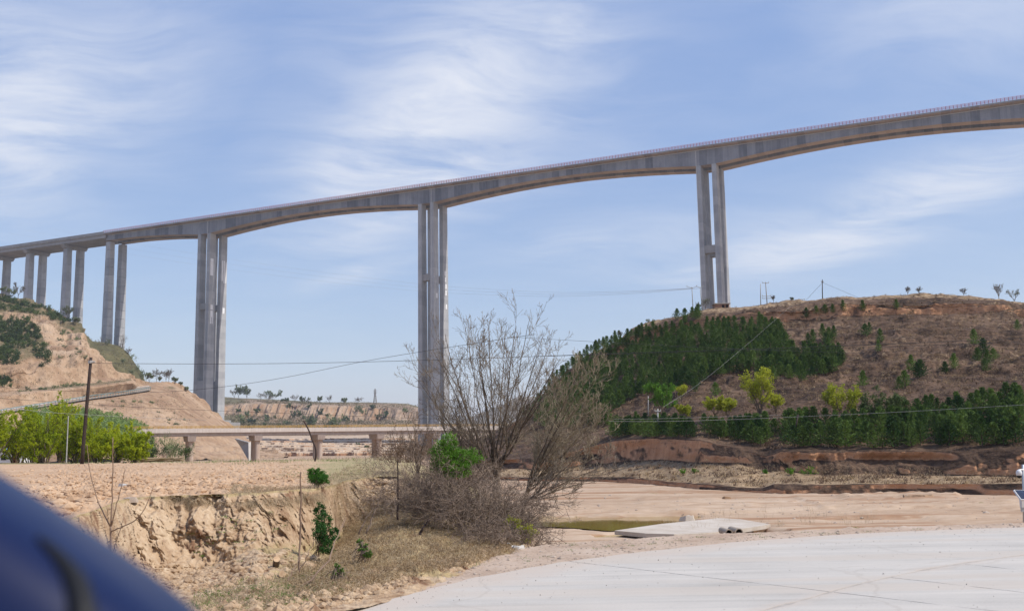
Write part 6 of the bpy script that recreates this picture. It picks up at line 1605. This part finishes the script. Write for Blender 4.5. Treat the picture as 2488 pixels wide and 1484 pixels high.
lay_grass("green_grass", CB, [(470, 1230), (740, 1230), (740, 1340), (470, 1400)], 500, 0.09, 0.005, M_WEED, "few green tufts on the bare face of the bank", (0, -0.5, 0.4), 0.5, 0.4, seed=14, clump=20, cr=0.05)
lay_grass("dry_weeds", rb, [(1560, 1300), (1600, 1275), (1760, 1248), (1960, 1240), (2140, 1262), (2060, 1285), (1800, 1280), (1640, 1302)], 700, 0.55, 0.004, M_STRAW, "sparse dry weeds on the sand round the fallen slab", (0, 0, 1.0), 0.4, 0.2, seed=15, clump=9, cr=0.12)
lay_grass("dry_grass", HR, [(1400, 1120), (1700, 1118), (2480, 1150), (2480, 1174), (1850, 1178), (1500, 1158)], 5000, 0.35, 0.012, M_STRAW, "pale grass on the strip between the two right banks", (0, 0, 0.9), 0.5, 0.4, seed=16, clump=10, cr=0.3)
lay_grass("dry_scrub", HR, [(1440, 1075), (1580, 1056), (1700, 1058), (1860, 1096), (1980, 1090), (2480, 1082), (2480, 1104), (1980, 1108), (1860, 1118), (1700, 1078), (1580, 1076), (1440, 1095)], 3200, 0.4, 0.010, M_DRYB, "dry scrub hanging over the lip of the upper red bank", (0, -0.7, 0.5), 0.5, 0.7, cat="scrub", seed=17, clump=14, cr=0.3)
lay_grass("dry_scrub", HR, [(1480, 1085), (1700, 1090), (1900, 1115), (2480, 1110), (2480, 1150), (1880, 1145), (1700, 1120), (1480, 1118)], 1800, 0.3, 0.010, M_DRYB, "dry scrub clinging to the face of the upper red bank", (0, -0.5, 0.6), 0.5, 0.6, cat="scrub", seed=18, clump=22, cr=0.35)
# clods on the field: loose lumps
rc = np.random.default_rng(66)
def stone(seed, sub=1):
    r = np.random.default_rng(seed)
    V = np.array([[0, 0, 1], [0.9, 0, 0.3], [0.3, 0.85, 0.3], [-0.7, 0.5, 0.3], [-0.7, -0.5, 0.3], [0.3, -0.85, 0.3], [0.7, 0.5, -0.4], [-0.3, 0.8, -0.4], [-0.9, 0, -0.4], [-0.3, -0.8, -0.4], [0.7, -0.5, -0.4], [0, 0, -0.8]], float) * r.uniform(0.7, 1.25, (12, 1))
    F = np.array([[0, 1, 2], [0, 2, 3], [0, 3, 4], [0, 4, 5], [0, 5, 1], [1, 6, 2], [2, 7, 3], [3, 8, 4], [4, 9, 5], [5, 10, 1], [6, 7, 2], [7, 8, 3], [8, 9, 4], [9, 10, 5], [10, 6, 1], [6, 11, 7], [7, 11, 8], [8, 11, 9], [9, 11, 10], [10, 11, 6]])
    return V, F
def lumps(name, sheet, poly, n, size, mt, label, cat, seed, flat=0.6):
    r = np.random.default_rng(seed); pt_, _ = rand_on(sheet, poly, n, r); parts = []
    for k in range(4):
        q = pt_[k::4]; V, F = stone(seed * 10 + k); s = size * r.lognormal(0, 0.45, len(q))
        parts.append(copies(V, F, q, np.stack([s, s * r.uniform(0.6, 1, len(q)), s * flat], 1), r.uniform(0, 6.28, len(q))))
    o = obj(name, join(*parts), mt, base=(0, 0, 0)); return tag(o, label, cat, kind='stuff')
lumps("soil_clods", FL, [(-100, 1300), (120, 1262), (280, 1205), (560, 1195), (700, 1185), (800, 1150), (700, 1125), (0, 1128), (-100, 1130)], 3800, 0.055, M_FIELD, "ploughed clods of soil on the field", "soil", 31)
lumps("soil_clods", CB, [(100, 1290), (300, 1360), (520, 1380), (700, 1335), (800, 1350), (700, 1400), (500, 1440), (300, 1440)], 900, 0.04, M_CLIFF, "clods fallen at the foot of the bank", "soil", 32)
lumps("shoulder_stones", SH, [(700, 1490), (1000, 1405), (1210, 1337), (1500, 1311), (2488, 1270), (2488, 1282), (1500, 1345), (1100, 1412), (850, 1486)], 1800, 0.022, M_STONE, "small pale stones and clods along the road shoulder", "stones", 33)
lumps("ditch_clods", CB, [(420, 1484), (700, 1450), (880, 1430), (1000, 1404), (1020, 1412), (900, 1450), (760, 1490), (600, 1520)], 1100, 0.035, M_CLIFF, "loose clods along the ditch beside the road", "soil", 37)
lumps("riverbed_stones", rb, [(1300, 1200), (1700, 1200), (2488, 1210), (2488, 1262), (1900, 1275), (1300, 1240)], 260, 0.055, M_STONE, "small stones scattered over the sandy riverbed", "stones", 34, 0.5)
None and lumps("bank_edge_clods", HR, [(1400, 1160), (1700, 1182), (1880, 1180), (2488, 1176), (2488, 1200), (1900, 1198), (1600, 1180)], 500, 0.16, M_CUT, "crumbled earth at the foot of the low red bank", "soil", 35)
# loose grit on the road
r = np.random.default_rng(36); gp = np.stack([r.uniform(600, 2480, 5200), r.uniform(1282, 1480, 5200)], 1)
ev = np.interp(gp[:, 0], [p[0] for p in Epx], [p[1] for p in Epx]); gp = gp[(gp[:, 1] > ev + 1) & (r.uniform(0, 1, len(gp)) < np.exp(-(gp[:, 1] - ev) / 22) + 0.05)]
G = atz(gp[:, 0], gp[:, 1], 0.006); V, F = stone(5)
o = obj("road_grit", copies(V, F, G, 0.0045 * r.lognormal(0, 0.45, len(G)), r.uniform(0, 6, len(G))), M_GRIT, base=(0, 0, 0)); tag(o, "loose grit on the dusty road", "gravel", kind='stuff')

# saplings, stakes and dead sticks
def stick(name, px, radii, mt, label, cat="stick", k=12, wob=0.01, sides=6):
    pts = np.array([at(u, v, Z) for u, v, Z in px]); P_ = bez(pts, k); P_[1:-1] += rn.normal(0, wob, (k - 2, 3))
    o = obj(name, tubes(P_[None], np.linspace(radii[0], radii[1], k)[None], sides, True), mt, base=P_[0]); return tag(o, label, cat)
sb = at(268, 1372, 14.2)
sap = empty("sapling", sb, "slender bare sapling with four upright shoots in the left foreground", "tree")
for nm, px, r0, r1 in (("trunk", [(268, 1400, 14.2), (269, 1330, 14.2), (270, 1278, 14.2)], 0.020, 0.015), ("shoot", [(270, 1280, 14.2), (273, 1180, 14.2), (274, 1120, 14.15), (274, 1062, 14.1)], 0.012, 0.006),
                       ("shoot", [(269, 1280, 14.2), (250, 1245, 14.25), (232, 1200, 14.3), (217, 1140, 14.3), (211, 1080, 14.3)], 0.010, 0.004), ("shoot", [(271, 1275, 14.2), (285, 1220, 14.1), (295, 1180, 14.1), (304, 1140, 14.0)], 0.009, 0.004),
                       ("shoot", [(271, 1290, 14.2), (300, 1278, 14.0), (340, 1258, 13.9), (360, 1220, 13.9), (374, 1178, 13.9)], 0.010, 0.004), ("shoot", [(271, 1350, 14.1), (285, 1310, 14.0), (295, 1275, 14.0), (300, 1255, 14.0)], 0.009, 0.004), ("shoot", [(269, 1355, 14.15), (262, 1320, 14.2), (256, 1285, 14.2)], 0.006, 0.003)):
    P_ = bez(np.array([at(*p) for p in px]), 14); P_[1:-1] += rn.normal(0, 0.003, (12, 3))
    obj(nm, tubes(P_[None], np.linspace(r0, r1, 14)[None], 7, True), M_SAPL, parent=sap, smooth=True)
stick("stake", [(726, 1384, 15.2), (730, 1290, 15.2), (733, 1220, 15.1), (731, 1146, 15.0)], (0.018, 0.012), M_SAPL, "thin upright grey stake in front of the earth bank")
stick("dead_stick", [(765, 1120, 50), (770, 1095, 50), (757, 1065, 50), (752, 1048, 50), (738, 1022, 50)][::-1], (0.035, 0.05), M_POLEW, "dark crooked dead branch leaning in front of the low bridge")
stick("dead_stick", [(735, 1420, 14.6), (800, 1368, 14.8), (815, 1310, 15.2), (840, 1258, 15.6)], (0.014, 0.006), M_SAPL, "long bent twig leaning right across the dry slope")
stick("dead_stick", [(727, 1390, 15.0), (748, 1345, 15.0), (765, 1310, 15.1)], (0.010, 0.005), M_SAPL, "short twig beside the foot of the upright stake")
stick("dead_stick", [(966, 1262, 22.5), (968, 1190, 22.5), (966, 1120, 22.5)], (0.026, 0.014), M_POLEW, "dark upright dead stem at the left of the brambles")
stick("dead_stick", [(890, 1295, 19), (905, 1255, 19), (920, 1225, 19), (926, 1185, 19)], (0.020, 0.006), M_BRAM, "dark forked dead stem on the dry slope")
stick("dead_stick", [(872, 1296, 19), (885, 1262, 19), (905, 1240, 19), (908, 1214, 19)], (0.016, 0.005), M_BRAM, "short dark stem left of the forked dead stem")
stick("dead_stick", [(1020, 1298, 19.5), (1030, 1280, 19.5), (1042, 1262, 19.5)], (0.03, 0.012), M_POLEW, "dark snapped stub in the dry grass below the brambles")
stick("dead_stick", [(700, 1410, 13.5), (715, 1380, 13.6), (735, 1345, 13.8)], (0.008, 0.004), M_SAPL, "thin twig near the cut stump in the ditch")
# cut stump, fallen log pieces, pale debris
sp_ = on_bank(676, 1376)
st = empty("cut_stump", sp_, "freshly cut pale wood stump in the ditch", "stump")
th = np.arange(12) * 2 * np.pi / 12
def disc(c, n_, r_, h):
    n_ = unit(np.array(n_, float)); a = unit(np.cross(n_, [0.2, 0.1, 1.0])); b = np.cross(n_, a)
    R1 = c + r_ * (np.cos(th)[:, None] * a + np.sin(th)[:, None] * b) * np.array([1, 1, 1]); R2 = R1 - n_ * h
    return R1, R2
R1, R2 = disc(sp_ + [0, -0.1, 0.14], (0.25, -0.75, 0.65), 0.055, 0.2)
obj("bark", (np.concatenate([R1, R2]), [np.array([[k, (k + 1) % 12, 12 + (k + 1) % 12, 12 + k] for k in range(12)])]), M_BARK, parent=st, smooth=True)
obj("cut_face", (R1 + unit(np.array([0.25, -0.75, 0.65])) * 0.004, [np.arange(12)[None]]), M_LOG, parent=st)
R1, R2 = disc(on_bank(688, 1398) + [0, -0.1, 0.05], (0.1, -0.9, 0.3), 0.05, 0.25)
o = obj("cut_log", (np.concatenate([R1, R2]), [np.array([[k, (k + 1) % 12, 12 + (k + 1) % 12, 12 + k] for k in range(12)]), np.arange(12)[None], np.arange(12, 24)[::-1][None]]), M_LOG); tag(o, "short cut log below the pale stump", "log")
def flat_rock(name, u, v, z, wpx, hpx, label, mt, cat, seed, sheet=None, hh=0.10):
    r = np.random.default_rng(seed)
    c = atz(u, v, z) if sheet is None else on_patch(sheet, [u], [v])[0]
    s = c[1] / FPX; n = 9; a = np.arange(n) * 2 * np.pi / n + r.uniform(-0.2, 0.2, n); rr_ = r.uniform(0.7, 1.1, n)
    w_ = wpx * s / 2; dp = max(w_ * 0.6, 0.08)
    B_ = c + np.stack([np.cos(a) * rr_ * w_, np.sin(a) * rr_ * dp, np.full(n, -0.05)], 1); T_ = c + np.stack([np.cos(a) * rr_ * w_ * 0.8, np.sin(a) * rr_ * dp * 0.8, hh * r.uniform(0.6, 1.1, n)], 1)
    o = obj(name, (np.concatenate([B_, T_]), [np.array([[k, (k + 1) % n, n + (k + 1) % n, n + k] for k in range(n)]), np.arange(n, 2 * n)[None]]), mt); return tag(o, label, cat)
flat_rock("pale_rock", 1258, 1336, -0.05, 40, 10, "flat whitish rock at the road shoulder below the brambles", M_WHITEC, "rock", 41, None, 0.10)
flat_rock("pale_rock", 1235, 1330, -0.05, 18, 8, "small whitish rock beside the flat one on the shoulder", M_WHITEC, "rock", 42, None, 0.10)
flat_rock("pale_rock", 300, 1180, 1.1, 30, 8, "pale flat stone on the ploughed field", M_WHITEC, "rock", 43, FL, 0.06)
flat_rock("pale_rock", 318, 1217, 1.1, 40, 6, "long pale stone on the lip of the bank", M_STONE, "rock", 44, FL, 0.05)
flat_rock("sand_block", 2230, 1210, RIV + 0.1, 90, 6, "broad broken earth slab on the riverbed heap", M_CUT, "clod", 45, None, 0.25)
flat_rock("sand_block", 1765, 1211, RIV + 0.05, 24, 5, "small dark clod alone on the sandy riverbed", M_CUT, "clod", 46, None, 0.16)
# bundle of pale sticks lying at the field's far edge
r = np.random.default_rng(48); c = at(388, 1122, 96); n = 26
P_ = np.stack([c + np.stack([r.uniform(-2.4, -1.2, n), r.normal(0, 0.3, n), r.uniform(0.05, 0.45, n)], 1), c + np.stack([r.uniform(0.8, 2.4, n), r.normal(0, 0.3, n), r.uniform(0.05, 0.4, n)], 1)], 1)
o = obj("stick_bundle", tubes(P_, np.full((n, 2), 0.05), 5), M_STRAW, base=c); tag(o, "pale bundle of cut sticks lying at the field's far edge", "sticks")
# ---------------------------------------------------------------- concrete slab, culvert pipes, poles, cables, hut, camera mast, car
sl = [(1493, 1288), (1608, 1271.5), (1680, 1263), (1745, 1254), (1800, 1255), (1872, 1264), (1800, 1278), (1770, 1284), (1708, 1292), (1638, 1297), (1570, 1295)]
zt = RIV + 0.20
W_ = np.array([atz(u, v, zt) for u, v in sl]); W_[:, 2] -= np.clip((np.array([p[0] for p in sl]) - 1650) / 220, 0, 1) * 0.15; n = len(W_)
o = obj("fallen_slab", (np.concatenate([W_, W_ - [0, 0, 0.16]]), [np.arange(n)[None], np.array([[k, n + k, n + (k + 1) % n, (k + 1) % n] for k in range(n)])]), M_SLAB); tag(o, "long pale concrete slab lying on the sand beside the puddle", "slab")
flat_rock("slab_chip", 1672, 1262, RIV + 0.1, 44, 6, "pale broken chip on the slab's far edge", M_SLAB, "rock", 49, None, 0.2)
def pipe(u, v, Z, r_out, label, seed):
    c = at(u, v, Z); d = unit(np.array([0.1, 1.0, -0.05])); a = unit(np.cross(d, [0, 0, 1.0])); b = np.cross(a, d); th = np.arange(20) * 2 * np.pi / 20
    ring = lambda r_, off: c + d * off + r_ * (np.cos(th)[:, None] * a + np.sin(th)[:, None] * b)
    V = np.concatenate([ring(r_out, 0), ring(r_out, 2.4), ring(r_out * 0.78, 0), ring(r_out * 0.78, 2.4)])
    F = []
    for k in range(20):
        k2 = (k + 1) % 20
        F += [[k, 20 + k, 20 + k2, k2], [40 + k, 40 + k2, 60 + k2, 60 + k], [k, k2, 40 + k2, 40 + k], [20 + k, 60 + k, 60 + k2, 20 + k2]]
    o = obj("culvert_pipe", (V, [np.array(F)]), M_CULV); tag(o, label, "pipe", "culvert pipes beside the slab")
pipe(1771.5, 1294, 34.5, 0.125, "left, more deeply buried concrete culvert pipe at the slab's end", 1)
pipe(1796, 1292.5, 34.5, 0.135, "right, wider open concrete culvert pipe at the slab's end", 2)
# poles
def pole(name, px0, px1, Z, r0, r1, mt, label, Z1=None):
    a, b = at(*px0, Z), at(*px1, Z1 or Z); e = empty(name, a, label, "pole")
    obj("shaft", tubes(polyline([a - [0, 0, 0.5], a, b], 6)[None], np.linspace(r0, r1, 6)[None], 9, True), mt, parent=e, smooth=True)
    return e, a, b
e, a, b = pole("utility_pole", (199, 1120), (221, 868), 86.0, 0.165, 0.125, M_POLEW, "dark leaning wooden utility pole among the willow bushes")
obj("wire_binding", tubes(np.array([[a + (b - a) * 0.955 + [0, 0, -0.12], a + (b - a) * 0.955 + [0, 0, 0.12]]]), np.full((1, 2), 0.2), 8, True), M_POLEC, parent=e)
obj("insulator", tubes(np.array([[a + (b - a) * 0.95 + [0.1, -0.1, 0], a + (b - a) * 0.95 + [0.42, -0.1, 0.05]]]), np.full((1, 2), 0.07), 6, True), M_PORC, parent=e)
def hillpole(u, v0, v1, r_, mt, label, arms=(), u1=None, dz=0, sheet=HR):
    g = on_patch(sheet, [u], [v0])[0]; Z = g[1]; a = at(u, v0, Z); a[2] = min(a[2], g[2] + 0.2); b = at(u1 or u, v1, Z)
    e = empty("utility_pole", a, label, "pole")
    obj("shaft", tubes(np.array([[a - [0, 0, 0.8], (a + b) / 2, b]]), np.array([[r_, r_ * 0.9, r_ * 0.75]]), 7, True), mt, parent=e, smooth=True)
    for f, hw, dv in arms:
        c = a + (b - a) * f
        arm = obj("crossarm", tubes(np.array([[c + [-hw, 0, dv], c + [0, -0.1, 0], c + [hw, 0, dv]]]), np.full((1, 3), r_ * 0.5), 4, True), mt, parent=e)
        obj("insulator", join(*[tubes(np.array([[c + [s * hw, 0, dv], c + [s * hw, 0, dv + 0.2]]]), np.full((1, 2), 0.05), 6, True) for s in (-1, 1)]), M_PORC, parent=arm)
    return e, a, b
e1, pa1, pb1 = hillpole(1598, 1050, 993, 0.10, M_POLEC, "short pale concrete pole before the round green tree", [(0.90, 0.28, 0.0)])
hillpole(1575, 1008, 962, 0.06, M_POLEC, "thin grey pole just left of the round green tree")
hillpole(1929, 1066, 1006, 0.09, M_POLEW, "dark leaning pole in the gap of the right pine row", (), 1939)
e2, pa2, pb2 = hillpole(1998, 724, 679, 0.08, M_POLEW, "lone wooden pole with guy wires on the hill's skyline", [(0.85, 0.15, 0.0)])
hillpole(1684, 752, 697, 0.08, M_POLEC, "hilltop pole left of the viaduct leg, with a crossarm", [(0.95, 0.85, 0.25)], 1681)
hillpole(1706, 750, 697, 0.08, M_POLEC, "hilltop pole in front of the viaduct leg, with a crossarm", [(0.97, 0.6, 0.2)], 1701)
hillpole(1848, 740, 690, 0.08, M_POLEC, "plain thin pole on the hilltop, left of the crossarm one", ())
hillpole(1864, 738, 685, 0.09, M_POLEC, "thin hilltop pole with two low crossarms", [(0.35, 0.7, 0.0), (0.25, 0.7, 0.0), (0.95, 0.5, 0.0)], 1860)
for i, (ue, ve) in enumerate([(1957, 724), (2082, 716)]):
    g = on_patch(HR, [ue], [ve])[0]
    o = obj("guy_wire", tubes(np.array([[pb2 - [0, 0, 0.5], g]]), np.full((1, 2), 0.018), 4), M_CABLE); tag(o, ["left guy wire of the lone skyline pole", "right guy wire of the lone skyline pole"][i], "cable")
# overhead cables
def cable(px, r_, mt, label, n=40):
    P_ = np.array([at(u, v, Z) for u, v, Z in px]); P_ = bez(P_, n)
    o = obj("overhead_cable", tubes(P_[None], np.full((1, n), r_), 4), mt, base=P_[0]); tag(o, label, "cable")
cable([(219, 882, 86), (400, 884, 86), (622, 884, 86), (860, 880, 85), (1000, 876, 84), (1240, 868, 82), (1500, 858, 79), (1800, 849, 76), (2100, 838, 73), (2488, 822, 70), (2700, 812, 68)], 0.018, M_CABLE, "dark cable running right from the leaning pole across the whole valley")
cable([(1300, 866, 81), (1600, 857, 78), (1900, 850, 75), (2200, 841, 72), (2488, 830, 70), (2700, 822, 68)], 0.012, M_CABLE, "thinner cable just below the long dark one over the pines")
cable([(-40, 938, 70), (125, 948, 66), (325, 955, 62), (467, 949, 59), (622, 930, 56), (760, 905, 54), (864, 879, 52), (1012, 856, 50), (1227, 822, 47), (1300, 812, 46)], 0.010, M_CABLE, "cable sagging at the left and rising to the bare tree")
cable([(1235, 818, 84), (1336, 824, 86), (1500, 833, 90), (1660, 842, 94), (1900, 852, 98), (2100, 858, 100)], 0.013, M_CABLE, "cable falling from the bare tree's crown to the pines")
cable([(-60, 962, 80), (0, 968, 80), (170, 978, 82), (250, 985, 84), (467, 995, 86), (622, 1001, 88), (800, 1008, 90), (986, 1015, 92), (1150, 1020, 94)], 0.012, M_CABLE, "low cable passing in front of the main pier's foot")
cable([(-60, 985, 80), (0, 988, 82), (120, 1002, 84), (300, 1012, 87), (500, 1020, 90)], 0.012, M_CABLEL, "pale low cable above the willow bushes")
cable([(1480, 1023, 84), (1600, 1024, 84), (1750, 1020, 84), (1900, 1014, 83), (2200, 1000, 80), (2488, 983, 77), (2700, 972, 75)], 0.010, M_CABLEL, "pale cable crossing in front of the right pine row")
cable([(1490, 1018, 86), (1598, 1017, 86), (1760, 1012, 88), (1940, 1007, 90)], 0.009, M_CABLEL, "pale cable from the short concrete pole to the dark leaning one")
cable([(1612, 988, 86), (1680, 946, 100), (1745, 896, 112), (1830, 824, 128), (1920, 745, 150)], 0.008, M_CABLEL, "straight pale wire climbing the hillside over the pines")
WR = [[(120, 556), (212, 571), (330, 593), (480, 618), (541, 627.5), (800, 664), (1013, 690), (1078, 696), (1350, 712), (1560, 707), (1680, 700)],
      [(60, 559), (162, 577), (306, 603), (480, 631), (541, 640), (800, 675), (1013, 699), (1078, 704), (1350, 717), (1560, 710), (1684, 700)],
      [(20, 566), (120, 584), (306, 616), (480, 644), (541, 653), (800, 686), (1013, 707.5), (1078, 712), (1350, 722), (1560, 713), (1702, 700)]]
for i, px in enumerate(WR):
    cable([(u, v, float(np.interp(u, [0, 250, 541, 1078, 1690], [690, 640, 560, 430, 168]))) for u, v in px], 0.022, M_CABLEL, ["top of the three long pale wires passing in front of the viaduct piers", "middle of the three long pale wires passing in front of the viaduct piers", "bottom of the three long pale wires passing in front of the viaduct piers"][i], 60)
# pump hut on the hilltop
g = on_patch(HR, [1752], [747])[0]; Z = g[1]; s = Z / FPX
hut = empty("brick_hut", g, "small flat-roofed brick hut at the foot of the right viaduct leg", "hut")
x0, x1 = at(1737, 750, Z)[0], at(1772, 750, Z)[0]; zb, zt_ = g[2] - 0.5, at(1750, 738.5, Z)[2]
bx = lambda a, b, c_, d, e_, f: hexa([[a, c_, e_], [b, c_, e_], [b, d, e_], [a, d, e_]], [[a, c_, f], [b, c_, f], [b, d, f], [a, d, f]])
obj("wall", bx(x0, x1, Z, Z + 2.0, zb, zt_), M_BRICK, parent=hut)
obj("roof", bx(x0 - 0.2, x1 + 0.2, Z - 0.25, Z + 2.2, zt_ + 0.003, zt_ + 0.16), M_HROOF, parent=hut)
for f0, f1 in ((0.50, 0.66), (0.78, 0.93)):
    wq = obj("window", bx(x0 + (x1 - x0) * f0, x0 + (x1 - x0) * f1, Z - 0.03, Z + 0.05, zb + (zt_ - zb) * 0.42, zb + (zt_ - zb) * 0.88), M_DARK, parent=hut)
    obj("sill", bx(x0 + (x1 - x0) * (f0 - 0.02), x0 + (x1 - x0) * (f1 + 0.02), Z - 0.06, Z + 0.05, zb + (zt_ - zb) * 0.36, zb + (zt_ - zb) * 0.42 - 0.002), M_HROOF, parent=wq)
# surveillance mast with solar panel at the right edge
Zc = 34.0
base = at(2487, 1266, Zc); cm = empty("camera_mast", base, "white surveillance camera mast with solar panel at the right edge", "camera mast")
obj("shaft", tubes(np.array([[at(2489, 1272, Zc), at(2488, 1200, Zc), at(2486, 1128, Zc)]]), np.full((1, 3), 0.05), 10, True), M_GALV, parent=cm, smooth=True)
c = at(2476, 1151, Zc - 0.3)
def ball(c, rx, rz, n=10, m_=8):
    th = np.linspace(0, 2 * np.pi, n, endpoint=False); ph = np.linspace(0.02, np.pi - 0.02, m_)
    V = np.array([[c[0] + rx * np.sin(p) * np.cos(t_), c[1] + rx * np.sin(p) * np.sin(t_), c[2] + rz * np.cos(p)] for p in ph for t_ in th])
    F = np.array([[i * n + j, i * n + (j + 1) % n, (i + 1) * n + (j + 1) % n, (i + 1) * n + j] for i in range(m_ - 1) for j in range(n)])
    return V, F
obj("camera_arm", tubes(np.array([[at(2487, 1140, Zc), at(2476, 1141, Zc - 0.3)]]), np.full((1, 2), 0.03), 6, True), M_WHITE, parent=cm)
hd = obj("camera_head", ball(c + [0, 0, 0.03], 0.10, 0.12), M_WHITE, parent=cm, smooth=True)
obj("dome", ball(c + [0, 0, -0.06], 0.078, 0.085), M_RUBBER, parent=hd, smooth=True)
pc = [at(2463, 1189, Zc - 0.5), at(2481, 1213, Zc - 0.9), at(2515, 1214, Zc - 0.7), at(2500, 1190, Zc - 0.2)]
pn = unit(np.cross(pc[1] - pc[0], pc[3] - pc[0])); pn = pn if pn[2] > 0 else -pn
fr_ = obj("panel_frame", hexa([p - pn * 0.05 for p in pc], pc), M_WHITE, parent=cm)
ctr = np.mean(pc, 0)
obj("solar_cells", hexa([ctr + (p - ctr) * 0.9 + pn * 0.002 for p in pc], [ctr + (p - ctr) * 0.9 + pn * 0.012 for p in pc]), M_SOLAR, parent=fr_)
obj("control_box", box(at(2488, 1222, Zc - 0.1), (0.22, 0.16, 0.26)), M_WHITE, parent=cm)
obj("lower_box", box(at(2486, 1236, Zc - 0.1), (0.12, 0.12, 0.16)), M_GALV, parent=cm)

# ---------------------------------------------------------------- the blurred blue car mirror in the lower left corner
Ym = 0.62; pxm = FPX / Ym
ed = np.array([0.842, 0.0, -0.540]); up_ = np.array([0.540, 0.0, 0.842]); fw = np.array([0, 1.0, 0])
HL_, HH, HD = 0.235, 0.120, 0.085           # half sizes of the housing
mid = at(215, 1334, Ym); cen = mid - up_ * HH * 0.985 - ed * 0.03
def shell(n=48, m_=28, e1=0.62, e2=0.70, g=1.0):
    th = np.linspace(-np.pi, np.pi, n, endpoint=False); ph = np.linspace(-np.pi / 2, np.pi / 2, m_)
    sp = lambda x, p: np.sign(x) * np.abs(x) ** p
    V = []
    for p in ph:
        for t_ in th:
            x = sp(np.cos(p), e1) * sp(np.cos(t_), e2); y = sp(np.cos(p), e1) * sp(np.sin(t_), e2); z = sp(np.sin(p), e1)
            x *= 1 - 0.10 * z
            V.append(cen + g * (ed * HL_ * x + up_ * HH * (z + 0.06 * (1 - x * x) - 0.06) + fw * HD * y))
    F = np.array([[i * n + j, i * n + (j + 1) % n, (i + 1) * n + (j + 1) % n, (i + 1) * n + j] for i in range(m_ - 1) for j in range(n)])
    return np.array(V), F
mir = empty("car_mirror", cen - [0, 0, 0.3], "large blurred glossy blue car mirror housing in the lower left corner", "car mirror")
obj("housing", shell(), M_PAINT, parent=mir, smooth=True)
# dark seam where the cap meets the foot of the mirror
sx = np.array([(92, 1305), (120, 1330), (150, 1362), (176, 1398), (194, 1440), (202, 1490), (204, 1560)], float)
def hit(u, v):
    """first point of the housing along the picture's ray"""
    r = ray(u, v); ts = np.linspace(0.3, 1.2, 1200); Q = EYE + r[None] * ts[:, None] - cen
    x, z, y = Q @ ed / HL_, Q @ up_ / HH, Q @ fw / HD
    val = (np.abs(x) ** (2 / 0.7) + np.abs(y) ** (2 / 0.7)) ** (0.7 / 0.62) + np.abs(z) ** (2 / 0.62)
    i = np.where(val < 1.02)[0]
    return (EYE + r * ts[i[0]]) if len(i) else (EYE + r * 0.58)
P_ = bez(np.array([hit(u, v) for u, v in sx]), 30)
obj("seam", tubes(P_[None], np.interp(np.linspace(0, 1, 30), [0, 0.15, 0.5, 1], [0.0015, 0.0035, 0.0065, 0.009])[None], 8, True), M_RUBBER, parent=mir, smooth=True)
obj("glass", box(cen - fw * (HD + 0.004) , (0.30, 0.006, 0.15), [ed, fw, up_]), M_MIRROR, parent=mir) if False else None
obj("arm", tubes(np.array([[cen - ed * 0.10 - up_ * 0.09, cen - ed * 0.16 - up_ * 0.18 + [0, 0, -0.02], cen - ed * 0.26 + [0, 0, -0.30]]]), np.array([[0.05, 0.045, 0.05]]), 10, True), M_RUBBER, parent=mir, smooth=True)

# ---------------------------------------------------------------- thin spring haze over the valley
m = bpy.data.materials.new("haze_air"); m.use_nodes = True; MATS["haze_air"] = m
t = NT(m.node_tree)
vol = t.n('ShaderNodeVolumePrincipled', {'Color': (0.90, 0.94, 1.0, 1), 'Density': 0.00013, 'Anisotropy': 0.25})
t.n('ShaderNodeOutputMaterial', {'Volume': vol.outputs[0]})
hz = obj("haze", box((0, 0, 84), (10400, 10400, 180)), m, base=(0, 0, 84)); tag(hz, "thin pale haze over the whole valley", "haze", kind='stuff')
